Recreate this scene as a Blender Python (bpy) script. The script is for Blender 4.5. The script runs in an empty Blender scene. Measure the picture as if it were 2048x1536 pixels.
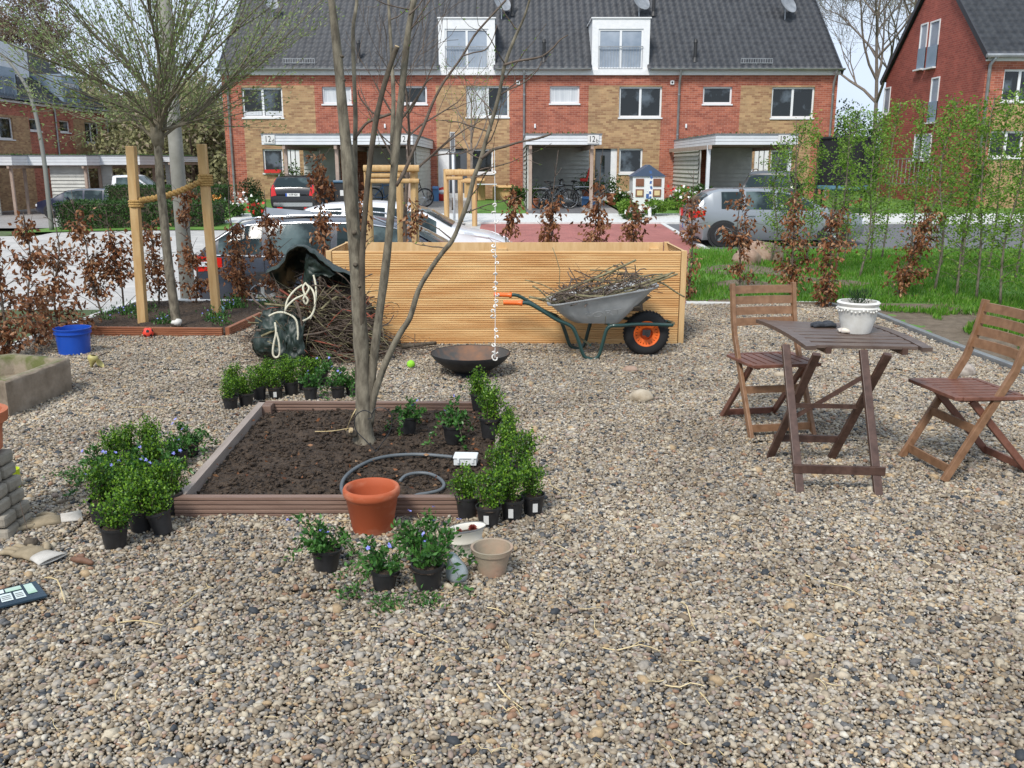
import bpy, math, random
import numpy as np
from mathutils import Vector, Matrix, noise
R = math.radians
rnd = random.Random(7)
nrs = np.random.RandomState(11)
S = bpy.context.scene
COL = S.collection
# ---------------------------------------------------------------- camera
F_PX, PITCH, EYE = 1830.0, R(13.46), 1.63      # focal length in pixels of a 2048 px wide picture
cam_d = bpy.data.cameras.new("camera"); cam = bpy.data.objects.new("camera", cam_d); COL.objects.link(cam)
cam_d.sensor_width = 36.0; cam_d.lens = 36.0 * F_PX / 2048; cam_d.clip_end = 900; cam_d.clip_start = 0.05
cam.location = (0, 0, EYE); cam.rotation_euler = (R(90) - PITCH, 0, 0)
S.camera = cam
# ---------------------------------------------------------------- sky and sun
W = bpy.data.worlds.new("World"); S.world = W; W.use_nodes = True
wn, wl = W.node_tree.nodes, W.node_tree.links
bg = wn["Background"]
SUN_EL, SUN_AZ = 48, 205                      # azimuth clockwise from +Y (north)
sky = wn.new("ShaderNodeTexSky"); sky.sky_type = 'NISHITA'; sky.sun_disc = False
sky.sun_elevation = R(SUN_EL); sky.sun_rotation = R(SUN_AZ); sky.dust_density = 1.0; sky.air_density = 1.0
tc = wn.new("ShaderNodeTexCoord"); cn = wn.new("ShaderNodeTexNoise"); cn.inputs["Scale"].default_value = 2.2
cn.inputs["Detail"].default_value = 6; cn.inputs["Distortion"].default_value = .4
cmap = wn.new("ShaderNodeMapping"); cmap.inputs["Scale"].default_value = (1, 1, 3.2)
cr = wn.new("ShaderNodeValToRGB"); cr.color_ramp.elements[0].position = .28; cr.color_ramp.elements[1].position = .56
cr.color_ramp.elements[0].color = (.62,.62,.62,1)
mx = wn.new("ShaderNodeMixRGB"); mx.inputs[2].default_value = (10.5, 12.2, 14.6, 1)     # thin bright cloud
wl.new(tc.outputs["Generated"], cmap.inputs["Vector"]); wl.new(cmap.outputs[0], cn.inputs["Vector"])
wl.new(cn.outputs["Fac"], cr.inputs[0]); wl.new(cr.outputs[0], mx.inputs[0]); wl.new(sky.outputs[0], mx.inputs[1])
wl.new(mx.outputs[0], bg.inputs[0]); bg.inputs[1].default_value = 0.066
sd = bpy.data.lights.new("sun", 'SUN'); sd.energy = 2.9; sd.angle = R(14); sd.color = (1, .955, .89)
sun = bpy.data.objects.new("sun", sd); COL.objects.link(sun); sun.location = (0, 0, 30)
a, e = R(SUN_AZ), R(SUN_EL)
sun.rotation_euler = (-Vector((math.sin(a)*math.cos(e), math.cos(a)*math.cos(e), math.sin(e)))).to_track_quat('-Z', 'Y').to_euler()
S.view_settings.view_transform = 'Standard'; S.view_settings.look = 'None'
S.view_settings.exposure = 0.2; S.view_settings.gamma = 1
S.cycles.max_bounces = 6; S.cycles.diffuse_bounces = 3; S.cycles.transparent_max_bounces = 8
# ---------------------------------------------------------------- picture measurements -> points of the place
cP, sP = math.cos(PITCH), math.sin(PITCH)
def ray(px, py):
    x, v = (px-1024)/F_PX, -(py-768)/F_PX
    return Vector((x, cP + v*sP, -sP + v*cP))
def P(px, py, Y):
    d = ray(px, py); t = Y/d.y
    return Vector((d.x*t, Y, EYE + d.z*t))
def G(px, py, z=0.0):
    d = ray(px, py); t = (z-EYE)/d.z
    return Vector((d.x*t, d.y*t, z))
def ppm(p):                                    # pixels (of 2048) per metre at a point
    return F_PX/(p[1]*cP - (p[2]-EYE)*sP)
def lerp(a, b, t): return a + (b-a)*t
def itp(y, k):
    if y <= k[0][0]: return k[0][1]
    for (a, u), (b, v) in zip(k, k[1:]):
        if y <= b: return u + (v-u)*(y-a)/(b-a)
    return k[-1][1]
K_ST = [(11,-.5),(13,-.54),(24,-.48),(31,-.2),(33.5,0),(42,.12),(80,.3),(500,3)]
K_LF = [(11,-.5),(13,-.54),(24,-.5),(28,-.42),(45,-.75),(60,-.8),(120,-.5),(500,3)]
def zt(x, y):
    return lerp(itp(y, K_ST), itp(y, K_LF), min(1, max(0, (-11-x)/5)))
def GT(px, py):                                # where a sight line meets the street terrain
    d = ray(px, py); lo = 11.0
    y = lo
    while y < 400:
        t = y/d.y
        if EYE + d.z*t <= zt(d.x*t, y): break
        y += .1
    t = y/d.y
    return Vector((d.x*t, y, zt(d.x*t, y)))
# ---------------------------------------------------------------- materials
MATS = {}
def mat(name, c1, c2=None, scale=8.0, rough=.7, bump=0.0, bscale=None, metal=0.0, spec=.5, ramp=(.35,.65), island=None, stretch=None, coord='Object', coat=0.0, detail=5, trans=0.0):
    m = bpy.data.materials.new(name); m.use_nodes = True; MATS[name] = m
    n, l = m.node_tree.nodes, m.node_tree.links
    b = n["Principled BSDF"]; b.inputs["Roughness"].default_value = rough; b.inputs["Metallic"].default_value = metal
    b.inputs["Specular IOR Level"].default_value = spec; b.inputs["Coat Weight"].default_value = coat
    b.inputs["Base Color"].default_value = (*c1, 1)
    if trans: b.inputs["Subsurface Weight"].default_value = 0
    vec = None
    if c2 is not None or bump:
        t = n.new("ShaderNodeTexCoord"); vec = t.outputs[coord]
        if stretch:
            mp = n.new("ShaderNodeMapping"); mp.inputs["Scale"].default_value = stretch
            l.new(vec, mp.inputs["Vector"]); vec = mp.outputs[0]
    col = None
    if c2 is not None:
        nz = n.new("ShaderNodeTexNoise"); nz.inputs["Scale"].default_value = scale; nz.inputs["Detail"].default_value = detail
        nz.inputs["Roughness"].default_value = .6
        r = n.new("ShaderNodeValToRGB"); r.color_ramp.elements[0].position, r.color_ramp.elements[1].position = ramp
        r.color_ramp.elements[0].color = (*c1, 1); r.color_ramp.elements[1].color = (*c2, 1)
        l.new(vec, nz.inputs["Vector"]); l.new(nz.outputs["Fac"], r.inputs[0]); col = r.outputs[0]
    if island:                                  # each leaf, pebble or board its own tone
        g = n.new("ShaderNodeNewGeometry"); r2 = n.new("ShaderNodeValToRGB")
        els = r2.color_ramp.elements
        pos, acc = [], 0
        tot = sum(w for _, w in island)
        for cc, w in island: pos.append(acc/tot); acc += w
        els[0].position = 0; els[0].color = (*island[0][0], 1); els[1].position = pos[1] if len(pos) > 1 else 1; els[1].color = (*island[min(1, len(island)-1)][0], 1)
        for (cc, w), p_ in list(zip(island, pos))[2:]:
            q = els.new(p_); q.color = (*cc, 1)
        r2.color_ramp.interpolation = 'CONSTANT'
        l.new(g.outputs["Random Per Island"], r2.inputs[0])
        if col is not None:
            mm = n.new("ShaderNodeMixRGB"); mm.blend_type = 'MULTIPLY'; mm.inputs[0].default_value = 1
            l.new(col, mm.inputs[1]); l.new(r2.outputs[0], mm.inputs[2]); col = mm.outputs[0]
        else: col = r2.outputs[0]
    if col is not None: l.new(col, b.inputs["Base Color"])
    if bump:
        nb = n.new("ShaderNodeTexNoise"); nb.inputs["Scale"].default_value = bscale or scale*3; nb.inputs["Detail"].default_value = 5
        bp = n.new("ShaderNodeBump"); bp.inputs["Strength"].default_value = min(1, bump*4); bp.inputs["Distance"].default_value = bump*.1
        l.new(vec, nb.inputs["Vector"]); l.new(nb.outputs["Fac"], bp.inputs["Height"]); l.new(bp.outputs[0], b.inputs["Normal"])
    if trans:
        tr = n.new("ShaderNodeBsdfTranslucent"); ad = n.new("ShaderNodeMixShader"); ad.inputs[0].default_value = trans
        if col is not None: l.new(col, tr.inputs[0])
        else: tr.inputs[0].default_value = (*c1, 1)
        l.new(b.outputs[0], ad.inputs[1]); l.new(tr.outputs[0], ad.inputs[2]); l.new(ad.outputs[0], n["Material Output"].inputs[0])
    return m
def brick(name, ca, cb, mortar, scale=1.0, bw=.25, bh=.0833, off=.5):
    m = bpy.data.materials.new(name); m.use_nodes = True; MATS[name] = m
    n, l = m.node_tree.nodes, m.node_tree.links; b = n["Principled BSDF"]; b.inputs["Roughness"].default_value = .85
    t = n.new("ShaderNodeTexCoord"); sx = n.new("ShaderNodeSeparateXYZ"); ad = n.new("ShaderNodeMath"); ad.operation = 'ADD'
    cx = n.new("ShaderNodeCombineXYZ"); l.new(t.outputs["Object"], sx.inputs[0]); l.new(sx.outputs[0], ad.inputs[0]); l.new(sx.outputs[1], ad.inputs[1])
    l.new(ad.outputs[0], cx.inputs[0]); l.new(sx.outputs[2], cx.inputs[1])
    br = n.new("ShaderNodeTexBrick"); br.inputs["Scale"].default_value = 1; br.inputs["Brick Width"].default_value = bw
    br.inputs["Row Height"].default_value = bh; br.inputs["Mortar Size"].default_value = .006*scale; br.inputs["Mortar Smooth"].default_value = .3
    br.inputs["Bias"].default_value = -.1; br.offset = off
    br.inputs["Color1"].default_value = (*ca, 1); br.inputs["Color2"].default_value = (*cb, 1); br.inputs["Mortar"].default_value = (*mortar, 1)
    l.new(cx.outputs[0], br.inputs["Vector"])
    nz = n.new("ShaderNodeTexNoise"); nz.inputs["Scale"].default_value = 1.3; nz.inputs["Detail"].default_value = 10; nz.inputs["Roughness"].default_value = .75; l.new(t.outputs["Object"], nz.inputs["Vector"])
    r = n.new("ShaderNodeValToRGB"); r.color_ramp.elements[0].position = .3; r.color_ramp.elements[1].position = .7
    r.color_ramp.elements[0].color = (.72,.72,.72,1); r.color_ramp.elements[1].color = (1.16,1.13,1.1,1); l.new(nz.outputs["Fac"], r.inputs[0])
    mm = n.new("ShaderNodeMixRGB"); mm.blend_type = 'MULTIPLY'; mm.inputs[0].default_value = 1
    l.new(br.outputs[0], mm.inputs[1]); l.new(r.outputs[0], mm.inputs[2]); l.new(mm.outputs[0], b.inputs["Base Color"])
    bp = n.new("ShaderNodeBump"); bp.inputs["Strength"].default_value = .5; bp.inputs["Distance"].default_value = .01
    l.new(br.outputs["Fac"], bp.inputs["Height"]); bp.invert = True; l.new(bp.outputs[0], b.inputs["Normal"])
    return m
def paver(name, ca, cb, mortar, w=.2, h=.1, ms=.006):
    m = brick(name, ca, cb, mortar, 1, w, h)
    n, l = m.node_tree.nodes, m.node_tree.links
    br = [q for q in n if q.type == 'TEX_BRICK'][0]; br.inputs["Mortar Size"].default_value = ms
    t = [q for q in n if q.type == 'TEX_COORD'][0]; l.new(t.outputs["Object"], br.inputs["Vector"])
    return m
# ---------------------------------------------------------------- mesh collector
ORG = {}
class MB:
    def __init__(s): s.v = []; s.f = []; s.m = []
    def add(s, vs, fs, mi=0):
        o = len(s.v); s.v.extend([tuple(q) for q in vs]); s.f.extend([tuple(i+o for i in f) for f in fs]); s.m.extend([mi]*len(fs)); return s
    def box(s, c, d, rz=0, rx=0, ry=0, mi=0, taper=1):
        M = Matrix.Translation(Vector(c)) @ Matrix.Rotation(rz,4,'Z') @ Matrix.Rotation(ry,4,'Y') @ Matrix.Rotation(rx,4,'X')
        x, y, z = d[0]/2, d[1]/2, d[2]/2
        vs = [M @ Vector(q) for q in ((-x,-y,-z),(x,-y,-z),(x,y,-z),(-x,y,-z),(-x*taper,-y*taper,z),(x*taper,-y*taper,z),(x*taper,y*taper,z),(-x*taper,y*taper,z))]
        return s.add(vs, [(0,3,2,1),(4,5,6,7),(0,1,5,4),(1,2,6,5),(2,3,7,6),(3,0,4,7)], mi)
    def b2(s, a, b, mi=0):                      # box from corner to corner
        a, b = Vector(a), Vector(b); return s.box((a+b)/2, [abs(q) for q in (b-a)], mi=mi)
    def bar(s, a, b, w, h, up=(0,0,1), mi=0):   # rectangular bar between two points
        a, b = Vector(a), Vector(b); d = (b-a).normalized(); u = Vector(up)
        sd_ = d.cross(u)
        if sd_.length < 1e-4: sd_ = d.cross(Vector((1,0,0)))
        sd_.normalize(); u = sd_.cross(d).normalized()
        vs = []
        for p in (a, b):
            for i, j in ((-1,-1),(1,-1),(1,1),(-1,1)): vs.append(p + sd_*(i*w/2) + u*(j*h/2))
        return s.add(vs, [(0,1,2,3)[::-1],(4,5,6,7),(0,1,5,4),(1,2,6,5),(2,3,7,6),(3,0,4,7)], mi)
    def tube(s, pts, rad, n=6, mi=0, caps=True):
        pts = [Vector(p) for p in pts]; k = len(pts)
        if not hasattr(rad, '__len__'): rad = [rad]*k
        o = len(s.v); prev = None
        for i, p in enumerate(pts):
            d = (pts[min(i+1,k-1)] - pts[max(i-1,0)])
            d = d.normalized() if d.length > 1e-9 else Vector((0,0,1))
            if prev is None:
                u = d.cross(Vector((0,0,1)))
                if u.length < .1: u = d.cross(Vector((1,0,0)))
            else: u = prev - d*prev.dot(d)
            u.normalize(); prev = u; w = d.cross(u)
            for j in range(n):
                a_ = 2*math.pi*j/n; s.v.append(tuple(p + (u*math.cos(a_) + w*math.sin(a_))*rad[i]))
        for i in range(k-1):
            for j in range(n):
                s.f.append((o+i*n+j, o+i*n+(j+1)%n, o+(i+1)*n+(j+1)%n, o+(i+1)*n+j)); s.m.append(mi)
        if caps:
            s.f.append(tuple(o+j for j in range(n))[::-1]); s.m.append(mi)
            s.f.append(tuple(o+(k-1)*n+j for j in range(n))); s.m.append(mi)
        return s
    def lathe(s, prof, c=(0,0,0), n=24, mi=0, sx=1, sy=1, rz=0, M=None):
        o = len(s.v); c = Vector(c)
        for r, z in prof:
            for j in range(n):
                a_ = 2*math.pi*j/n; q = Vector((r*math.cos(a_)*sx, r*math.sin(a_)*sy, z))
                if M is not None: q = M @ q
                elif rz: q = Matrix.Rotation(rz,3,'Z') @ q
                s.v.append(tuple(c+q))
        for i in range(len(prof)-1):
            for j in range(n):
                s.f.append((o+i*n+j, o+i*n+(j+1)%n, o+(i+1)*n+(j+1)%n, o+(i+1)*n+j)); s.m.append(mi)
        return s
    def prism(s, poly, a, b, ax='y', mi=0):     # polygon in (x,z) [ax y] / (y,z) [ax x] / (x,y) [ax z]
        def q(p, t): return (p[0], t, p[1]) if ax == 'y' else ((t, p[0], p[1]) if ax == 'x' else (p[0], p[1], t))
        n = len(poly); vs = [q(p, a) for p in poly] + [q(p, b) for p in poly]
        fs = [tuple(range(n)), tuple(range(2*n-1, n-1, -1))] + [(i, (i+1)%n, n+(i+1)%n, n+i)[::-1] for i in range(n)]
        return s.add(vs, fs, mi)
    def blob(s, c, d, amp=.15, freq=1.5, sub=2, seed=0, rz=0, mi=0, flat=None):
        vs, fs = ICO[sub]; c = Vector(c); M = Matrix.Rotation(rz,3,'Z'); out = []
        for p in vs:
            p = Vector(p); k = 1 + amp*noise.noise(p*freq + Vector((seed*3.1, seed*1.7, seed)))*2
            q = Vector((p.x*d[0], p.y*d[1], p.z*d[2]))*k
            if flat is not None and q.z < flat: q.z = flat
            out.append(c + M @ q)
        return s.add(out, fs, mi)
    def build(s, name, mats, parent=None, smooth=False, bevel=0, world=True, angle=None):
        me = bpy.data.meshes.new(name)
        vs = s.v
        if parent is not None and world:
            o = ORG[parent.name]; vs = [(x-o[0], y-o[1], z-o[2]) for x, y, z in vs]
        me.from_pydata(vs, [], s.f)
        for m in (mats if isinstance(mats, (list, tuple)) else [mats]): me.materials.append(MATS[m] if isinstance(m, str) else m)
        if any(s.m): me.polygons.foreach_set("material_index", s.m)
        fixn(me)
        if smooth:
            me.polygons.foreach_set("use_smooth", [True]*len(me.polygons))
            if angle: me.set_sharp_from_angle(angle=R(angle))
        ob = bpy.data.objects.new(name, me); COL.objects.link(ob)
        if parent is not None:
            ob.parent = parent; ORG[ob.name] = ORG[parent.name] if world else (0,0,0)
        if bevel:
            bm = ob.modifiers.new("bevel", 'BEVEL'); bm.width = bevel; bm.segments = 2; bm.limit_method = 'ANGLE'
        return ob
import bmesh
def fixn(me):
    if len(me.polygons) > 40000: return
    bm = bmesh.new(); bm.from_mesh(me); bmesh.ops.recalc_face_normals(bm, faces=bm.faces); bm.to_mesh(me); bm.free()
ICO = {}
for k_ in (1, 2, 3):
    b_ = bmesh.new(); bmesh.ops.create_icosphere(b_, subdivisions=k_, radius=1)
    ICO[k_] = ([tuple(v.co) for v in b_.verts], [tuple(v.index for v in f.verts) for f in b_.faces]); b_.free()
def npmesh(name, V, Fc, mats, parent=None, smooth=False, nper=3):
    me = bpy.data.meshes.new(name); V = np.asarray(V, dtype=np.float32); Fc = np.asarray(Fc, dtype=np.int32)
    if parent is not None: V = V - np.asarray(ORG[parent.name], dtype=np.float32)
    me.vertices.add(len(V)); me.vertices.foreach_set("co", V.ravel())
    me.loops.add(Fc.size); me.loops.foreach_set("vertex_index", Fc.ravel())
    me.polygons.add(len(Fc)); me.polygons.foreach_set("loop_start", np.arange(0, Fc.size, nper, dtype=np.int32))
    me.polygons.foreach_set("loop_total", np.full(len(Fc), nper, dtype=np.int32))
    if smooth: me.polygons.foreach_set("use_smooth", np.ones(len(Fc), dtype=bool))
    me.update(calc_edges=True); me.validate()
    for m in (mats if isinstance(mats, (list, tuple)) else [mats]): me.materials.append(MATS[m])
    ob = bpy.data.objects.new(name, me); COL.objects.link(ob)
    if parent is not None: ob.parent = parent; ORG[ob.name] = ORG[parent.name]
    return ob
def leaves(Pn, D, L, Wd, fold=.25, up=None, rs=nrs, droop=0):
    """diamond leaves: base point, direction, length, width -> vertices and triangles"""
    Pn = np.asarray(Pn, float); D = np.asarray(D, float); n = len(Pn)
    D /= np.linalg.norm(D, axis=1)[:, None] + 1e-9
    A = rs.normal(size=(n, 3)) if up is None else np.asarray(up, float) + rs.normal(size=(n, 3))*.35
    Sd = np.cross(D, A); Sd /= np.linalg.norm(Sd, axis=1)[:, None] + 1e-9
    N = np.cross(Sd, D)
    L = (np.ones(n)*L)[:, None]; Wd = (np.ones(n)*Wd)[:, None]
    mid = Pn + D*L*.45
    V = np.stack([Pn, mid + Sd*Wd/2 + N*Wd*fold, Pn + D*L - N*L*droop, mid - Sd*Wd/2 + N*Wd*fold], 1).reshape(-1, 3)
    b = np.arange(n)[:, None]*4
    Fc = np.concatenate([b + np.array([0,1,2]), b + np.array([0,2,3])], 1).reshape(-1, 3)
    return V, Fc
def tag(o, label, cat=None, group=None, kind=None):
    if label: o['label'] = label
    if cat: o['category'] = cat
    if group: o['group'] = group
    if kind: o['kind'] = kind
    return o
def thing(name, label, cat, loc=(0,0,0), rz=0, group=None):
    o = bpy.data.objects.new(name, None); COL.objects.link(o); o.empty_display_size = .1
    o.location = loc; o.rotation_euler = (0,0,rz); ORG[o.name] = tuple(loc)
    return tag(o, label, cat, group)
def struct(o): o['kind'] = 'structure'; return o
def dup(root, loc, rz=0, label=None, sc=1.0):
    r = root.copy(); COL.objects.link(r); r.location = loc; r.rotation_euler = (0,0,rz); r.scale = (sc,)*3 if not hasattr(sc, '__len__') else sc
    if label: r['label'] = label
    for ch in list(root.children):
        c = ch.copy(); COL.objects.link(c); c.parent = r
        for g in ch.children:
            d = g.copy(); COL.objects.link(d); d.parent = c
    return r
def text_mesh(txt, name, size, mat_, loc, rot, parent, ext=.002, align='CENTER', sx=1):
    cu = bpy.data.curves.new(name, 'FONT'); cu.body = txt; cu.size = size; cu.extrude = ext; cu.align_x = align; cu.align_y = 'CENTER'
    t = bpy.data.objects.new(name+"_src", cu); me = bpy.data.meshes.new_from_object(t); bpy.data.objects.remove(t)
    me.materials.clear(); me.materials.append(MATS[mat_]); o = bpy.data.objects.new(name, me); COL.objects.link(o)
    o.rotation_euler = rot; o.scale = (sx,1,1)
    if parent is not None:
        g = ORG[parent.name]; o.parent = parent; o.location = Vector(loc) - Vector(g)
    else: o.location = loc
    return o
def bez(pts, n=8):                              # smooth line through points
    pts = [Vector(p) for p in pts]; out = []
    for i in range(len(pts)-1):
        p0, p1, p2, p3 = pts[max(i-1,0)], pts[i], pts[i+1], pts[min(i+2,len(pts)-1)]
        for k in range(n):
            t = k/n; out.append(.5*((2*p1) + (p2-p0)*t + (2*p0-5*p1+4*p2-p3)*t*t + (3*p1-p0-3*p2+p3)*t**3))
    out.append(pts[-1]); return out
def vnoise(x, y, s=0): return noise.noise(Vector((x, y, s)))
# ---------------------------------------------------------------- the materials of the place
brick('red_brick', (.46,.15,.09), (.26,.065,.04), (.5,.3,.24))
brick('yellow_brick', (.50,.33,.175), (.27,.145,.08), (.45,.32,.19))
brick('red_brick_shaded', (.36,.085,.06), (.26,.055,.04), (.36,.19,.15))  # red brick darkened: the gable's shade is put into the colour
mat('roof_tile', (.032,.035,.043), (.06,.065,.075), 3, .5, .05, 30)
mat('ridge_metal', (.03,.03,.035), rough=.4)
mat('white_paint', (.74,.75,.76), (.82,.82,.82), 6, .4)
mat('white_frame', (.78,.79,.8), rough=.3)
mat('zinc', (.3,.31,.32), (.42,.43,.44), 4, .42, metal=.6)
mat('glass_dark', (.010,.012,.012), (.10,.125,.15), 1.1, .05, spec=.6, ramp=(.5,.63))  # blue-grey patches are reflections painted into the dark panes
mat('glass_curtain', (.5,.53,.56), (.66,.68,.7), 2, .12, stretch=(9,1,.4))
mat('glass_sky', (.22,.27,.34), (.42,.47,.54), .7, .06, spec=.8)  # reflected sky painted as a pale blue base colour
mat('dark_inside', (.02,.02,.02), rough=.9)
mat('grey_cladding', (.44,.44,.41), (.54,.54,.5), 3, .6)
mat('light_cladding', (.62,.65,.68), (.7,.72,.74), 2, .5)
mat('blue_cladding', (.2,.27,.34), (.25,.32,.4), 2, .4)
mat('door_dark', (.09,.1,.115), rough=.4)
mat('felt', (.13,.14,.15), (.2,.21,.22), 3, .9)
mat('beige_wood', (.34,.25,.2), (.42,.33,.27), 4, .7)
mat('pine_post', (.5,.3,.12), (.62,.42,.2), 7, .65, .03, 30, stretch=(3,3,.4))
mat('asphalt', (.11,.112,.12), (.15,.152,.16), 40, .9, .02, 150)
mat('soil', (.035,.022,.014), (.095,.065,.043), 26, .95, .35, 60)
mat('soil_pale', (.12,.09,.06), (.2,.155,.11), 9, .95, .25, 40)
mat('lawn_base', (.07,.17,.02), (.12,.24,.035), 2.5, .9, .1, 90)
mat('field', (.06,.1,.03), (.11,.13,.05), .15, .95)
paver('light_paver', (.47,.46,.44), (.53,.52,.5), (.38,.37,.35), .3, .15, .004)
paver('red_paver', (.36,.13,.115), (.42,.16,.14), (.28,.13,.12), .2, .1, .004)
paver('grey_paver', (.3,.29,.28), (.36,.34,.32), (.2,.19,.18), .2, .1, .006)
paver('asphalt_paver', (.13,.13,.14), (.17,.17,.18), (.1,.1,.1), .2, .1, .004)
mat('kerb_stone', (.55,.55,.53), (.66,.66,.64), 12, .8, .02, 60)
mat('black_rubber', (.014,.014,.015), rough=.75)
mat('chrome', (.62,.63,.65), rough=.18, metal=1)
mat('alloy', (.5,.51,.53), rough=.25, metal=.9)
mat('black_plastic', (.016,.016,.017), (.028,.028,.03), 20, .5)
mat('red_lens', (.55,.01,.008), rough=.12, coat=.5)
mat('clear_lens', (.6,.62,.65), rough=.1)
mat('car_glass', (.022,.034,.038), (.10,.14,.145), 1.3, .07, spec=.22, ramp=(.45,.6))
mat('plate_white', (.66,.66,.64), rough=.4); mat('plate_blue', (.02,.08,.4), rough=.4); mat('ink', (.02,.02,.02), rough=.6)
for nm, c in (('paint_blueblack', (.022,.028,.045)), ('paint_white', (.8,.8,.82)), ('paint_black', (.012,.012,.014)), ('paint_grey', (.30,.32,.34)), ('paint_navy', (.012,.018,.045))):
    mat(nm, c, rough=.3, coat=.55, metal=.5 if nm == 'paint_grey' else 0)
mat('bark_grey', (.085,.07,.05), (.24,.21,.155), 28, .85, .12, 60, stretch=(1,1,.35))
mat('bark_dark', (.06,.045,.032), (.13,.105,.075), 30, .85, .12, 60, stretch=(1,1,.35))
mat('bark_brown', (.085,.06,.045), (.15,.115,.09), 30, .85, .08, 60)
mat('twig_far', (.16,.125,.1), (.24,.2,.165), 9, .9)
mat('cut_wood', (.5,.38,.22), rough=.8)
def leafm(name, cols, rough=.5, trans=.3): return mat(name, cols[0][0], None, rough=rough, island=cols, trans=trans, spec=.3)
leafm('leaf_beech', [((.20,.075,.03),3),((.30,.125,.055),3),((.40,.20,.10),2.2),((.12,.045,.02),1.8),((.52,.31,.17),1.2)], .45, .3)
leafm('leaf_hornbeam', [((.14,.27,.03),3),((.20,.35,.045),3),((.09,.18,.02),2),((.27,.40,.08),1.5)], .5, .4)
leafm('leaf_willow', [((.22,.30,.10),3),((.28,.36,.14),3),((.15,.20,.07),2),((.33,.37,.2),1.5)], .5, .35)
leafm('leaf_box', [((.12,.25,.02),3),((.065,.15,.02),3),((.22,.38,.04),1.8),((.03,.08,.015),2.4)], .35, .25)
leafm('leaf_vinca', [((.03,.10,.02),3),((.06,.16,.03),3),((.09,.21,.05),2)], .3, .2)
leafm('leaf_shrub', [((.05,.11,.02),3),((.08,.16,.03),2),((.03,.07,.015),2)], .5, .25)
leafm('leaf_forest', [((.26,.26,.12),3),((.32,.31,.16),3),((.19,.19,.095),2),((.34,.28,.2),2)], .8, .2)
leafm('leaf_conifer', [((.018,.045,.015),3),((.03,.065,.02),2)], .6, .1)
leafm('leaf_hedge', [((.035,.085,.018),3),((.055,.12,.025),3),((.02,.05,.012),2)], .5, .2)
leafm('leaf_pink', [((.22,.14,.1),3),((.28,.2,.14),2),((.16,.11,.07),2)], .7, .25)
leafm('grass', [((.07,.19,.015),3),((.11,.26,.025),3),((.16,.31,.04),1.5),((.26,.26,.11),.4)], .5, .3)
mat('petal_violet', (.2,.2,.62), (.3,.32,.75), 60, .5); mat('petal_white', (.8,.8,.75), rough=.5); mat('petal_red', (.6,.03,.02), rough=.5); mat('petal_orange', (.8,.35,.08), rough=.5)
# ---------------------------------------------------------------- ground, roads, paths
def sheet(name, c4, off, m, nx=10, ny=20, fn=zt, bmp=0):
    c4 = [Vector((q[0], q[1], 0)) for q in c4]; vs = []; fs = []
    for j in range(ny+1):
        for i in range(nx+1):
            u, v = i/nx, j/ny
            q = c4[0].lerp(c4[1], u).lerp(c4[3].lerp(c4[2], u), v)
            vs.append((q.x, q.y, fn(q.x, q.y) + off + (bmp*vnoise(q.x*1.3, q.y*1.3) if bmp else 0)))
    for j in range(ny):
        for i in range(nx): a_ = j*(nx+1)+i; fs.append((a_, a_+1, a_+nx+2, a_+nx+1))
    mb = MB(); mb.add(vs, fs); return struct(mb.build(name, m, smooth=True))
def grid_sheet(name, xs, ys, fn, m):
    vs = [(x, y, fn(x, y)) for y in ys for x in xs]; nx = len(xs)
    fs = [(j*nx+i, j*nx+i+1, (j+1)*nx+i+1, (j+1)*nx+i) for j in range(len(ys)-1) for i in range(nx-1)]
    mb = MB(); mb.add(vs, fs); return struct(mb.build(name, m, smooth=True))
# garden outline on the ground (kerb line left, kerb at the back, edging right)
KL = [G(-330, 860), G(15, 704), G(282, 606)]
KB_Y = G(282, 606).y
ER = [G(1648, 610), G(1750, 632), G(1900, 693), G(2048, 748), G(2500, 925)]
def edge_x_right(y):
    pts = sorted([(p.y, p.x) for p in ER]); return itp(y, pts)
def edge_x_left(y):
    pts = sorted([(p.y, p.x) for p in KL]); return itp(y, pts)
xs = [-400,-200,-100,-60,-40,-30,-24] + list(np.arange(-20, 24.1, 1.0)) + [30,40,60,100,200,400]
ys = [-30,-10,0,4,8,10.9,11.6,12.3,13,15,18,21,24,27,29,31,32,33.5,36,39,42,50,60,80,120,200,400,500]
grid_sheet('ground', xs, ys, lambda x, y: (-.06 if y < 11 else zt(x, y)-.05), 'field')
# lawn bank to the right of the planter
def z_lawn(x, y):
    b = itp(y, [(9.5,.0),(11.2,.02),(12.5,.1),(14.5,.1),(21.6,-.28),(22.2,-.36)])
    if y > 11 and x < 4.2: b += .12*math.exp(-((x-3.2)**2)/.8 - ((y-13.5)**2)/3)
    return b + .035*vnoise(x*.7, y*.7, 3)
LX0 = 2.55
def lawn_left(y): return max(LX0, edge_x_right(y)+.1) if y < 10.9 else itp(y, [(10.9,2.08),(22.3,4.3)])
vs, fs = [], []; NX, NY = 60, 60
for j in range(NY+1):
    y = lerp(2.0, 22.3, j/NY)
    for i in range(NX+1):
        x = lerp(lawn_left(y), 34, (i/NX)**1.6); vs.append((x, y, z_lawn(x, y)))
for j in range(NY):
    for i in range(NX): a_ = j*(NX+1)+i; fs.append((a_, a_+1, a_+NX+2, a_+NX+1))
mb = MB(); mb.add(vs, fs); struct(mb.build('lawn', 'lawn_base', smooth=True))
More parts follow.
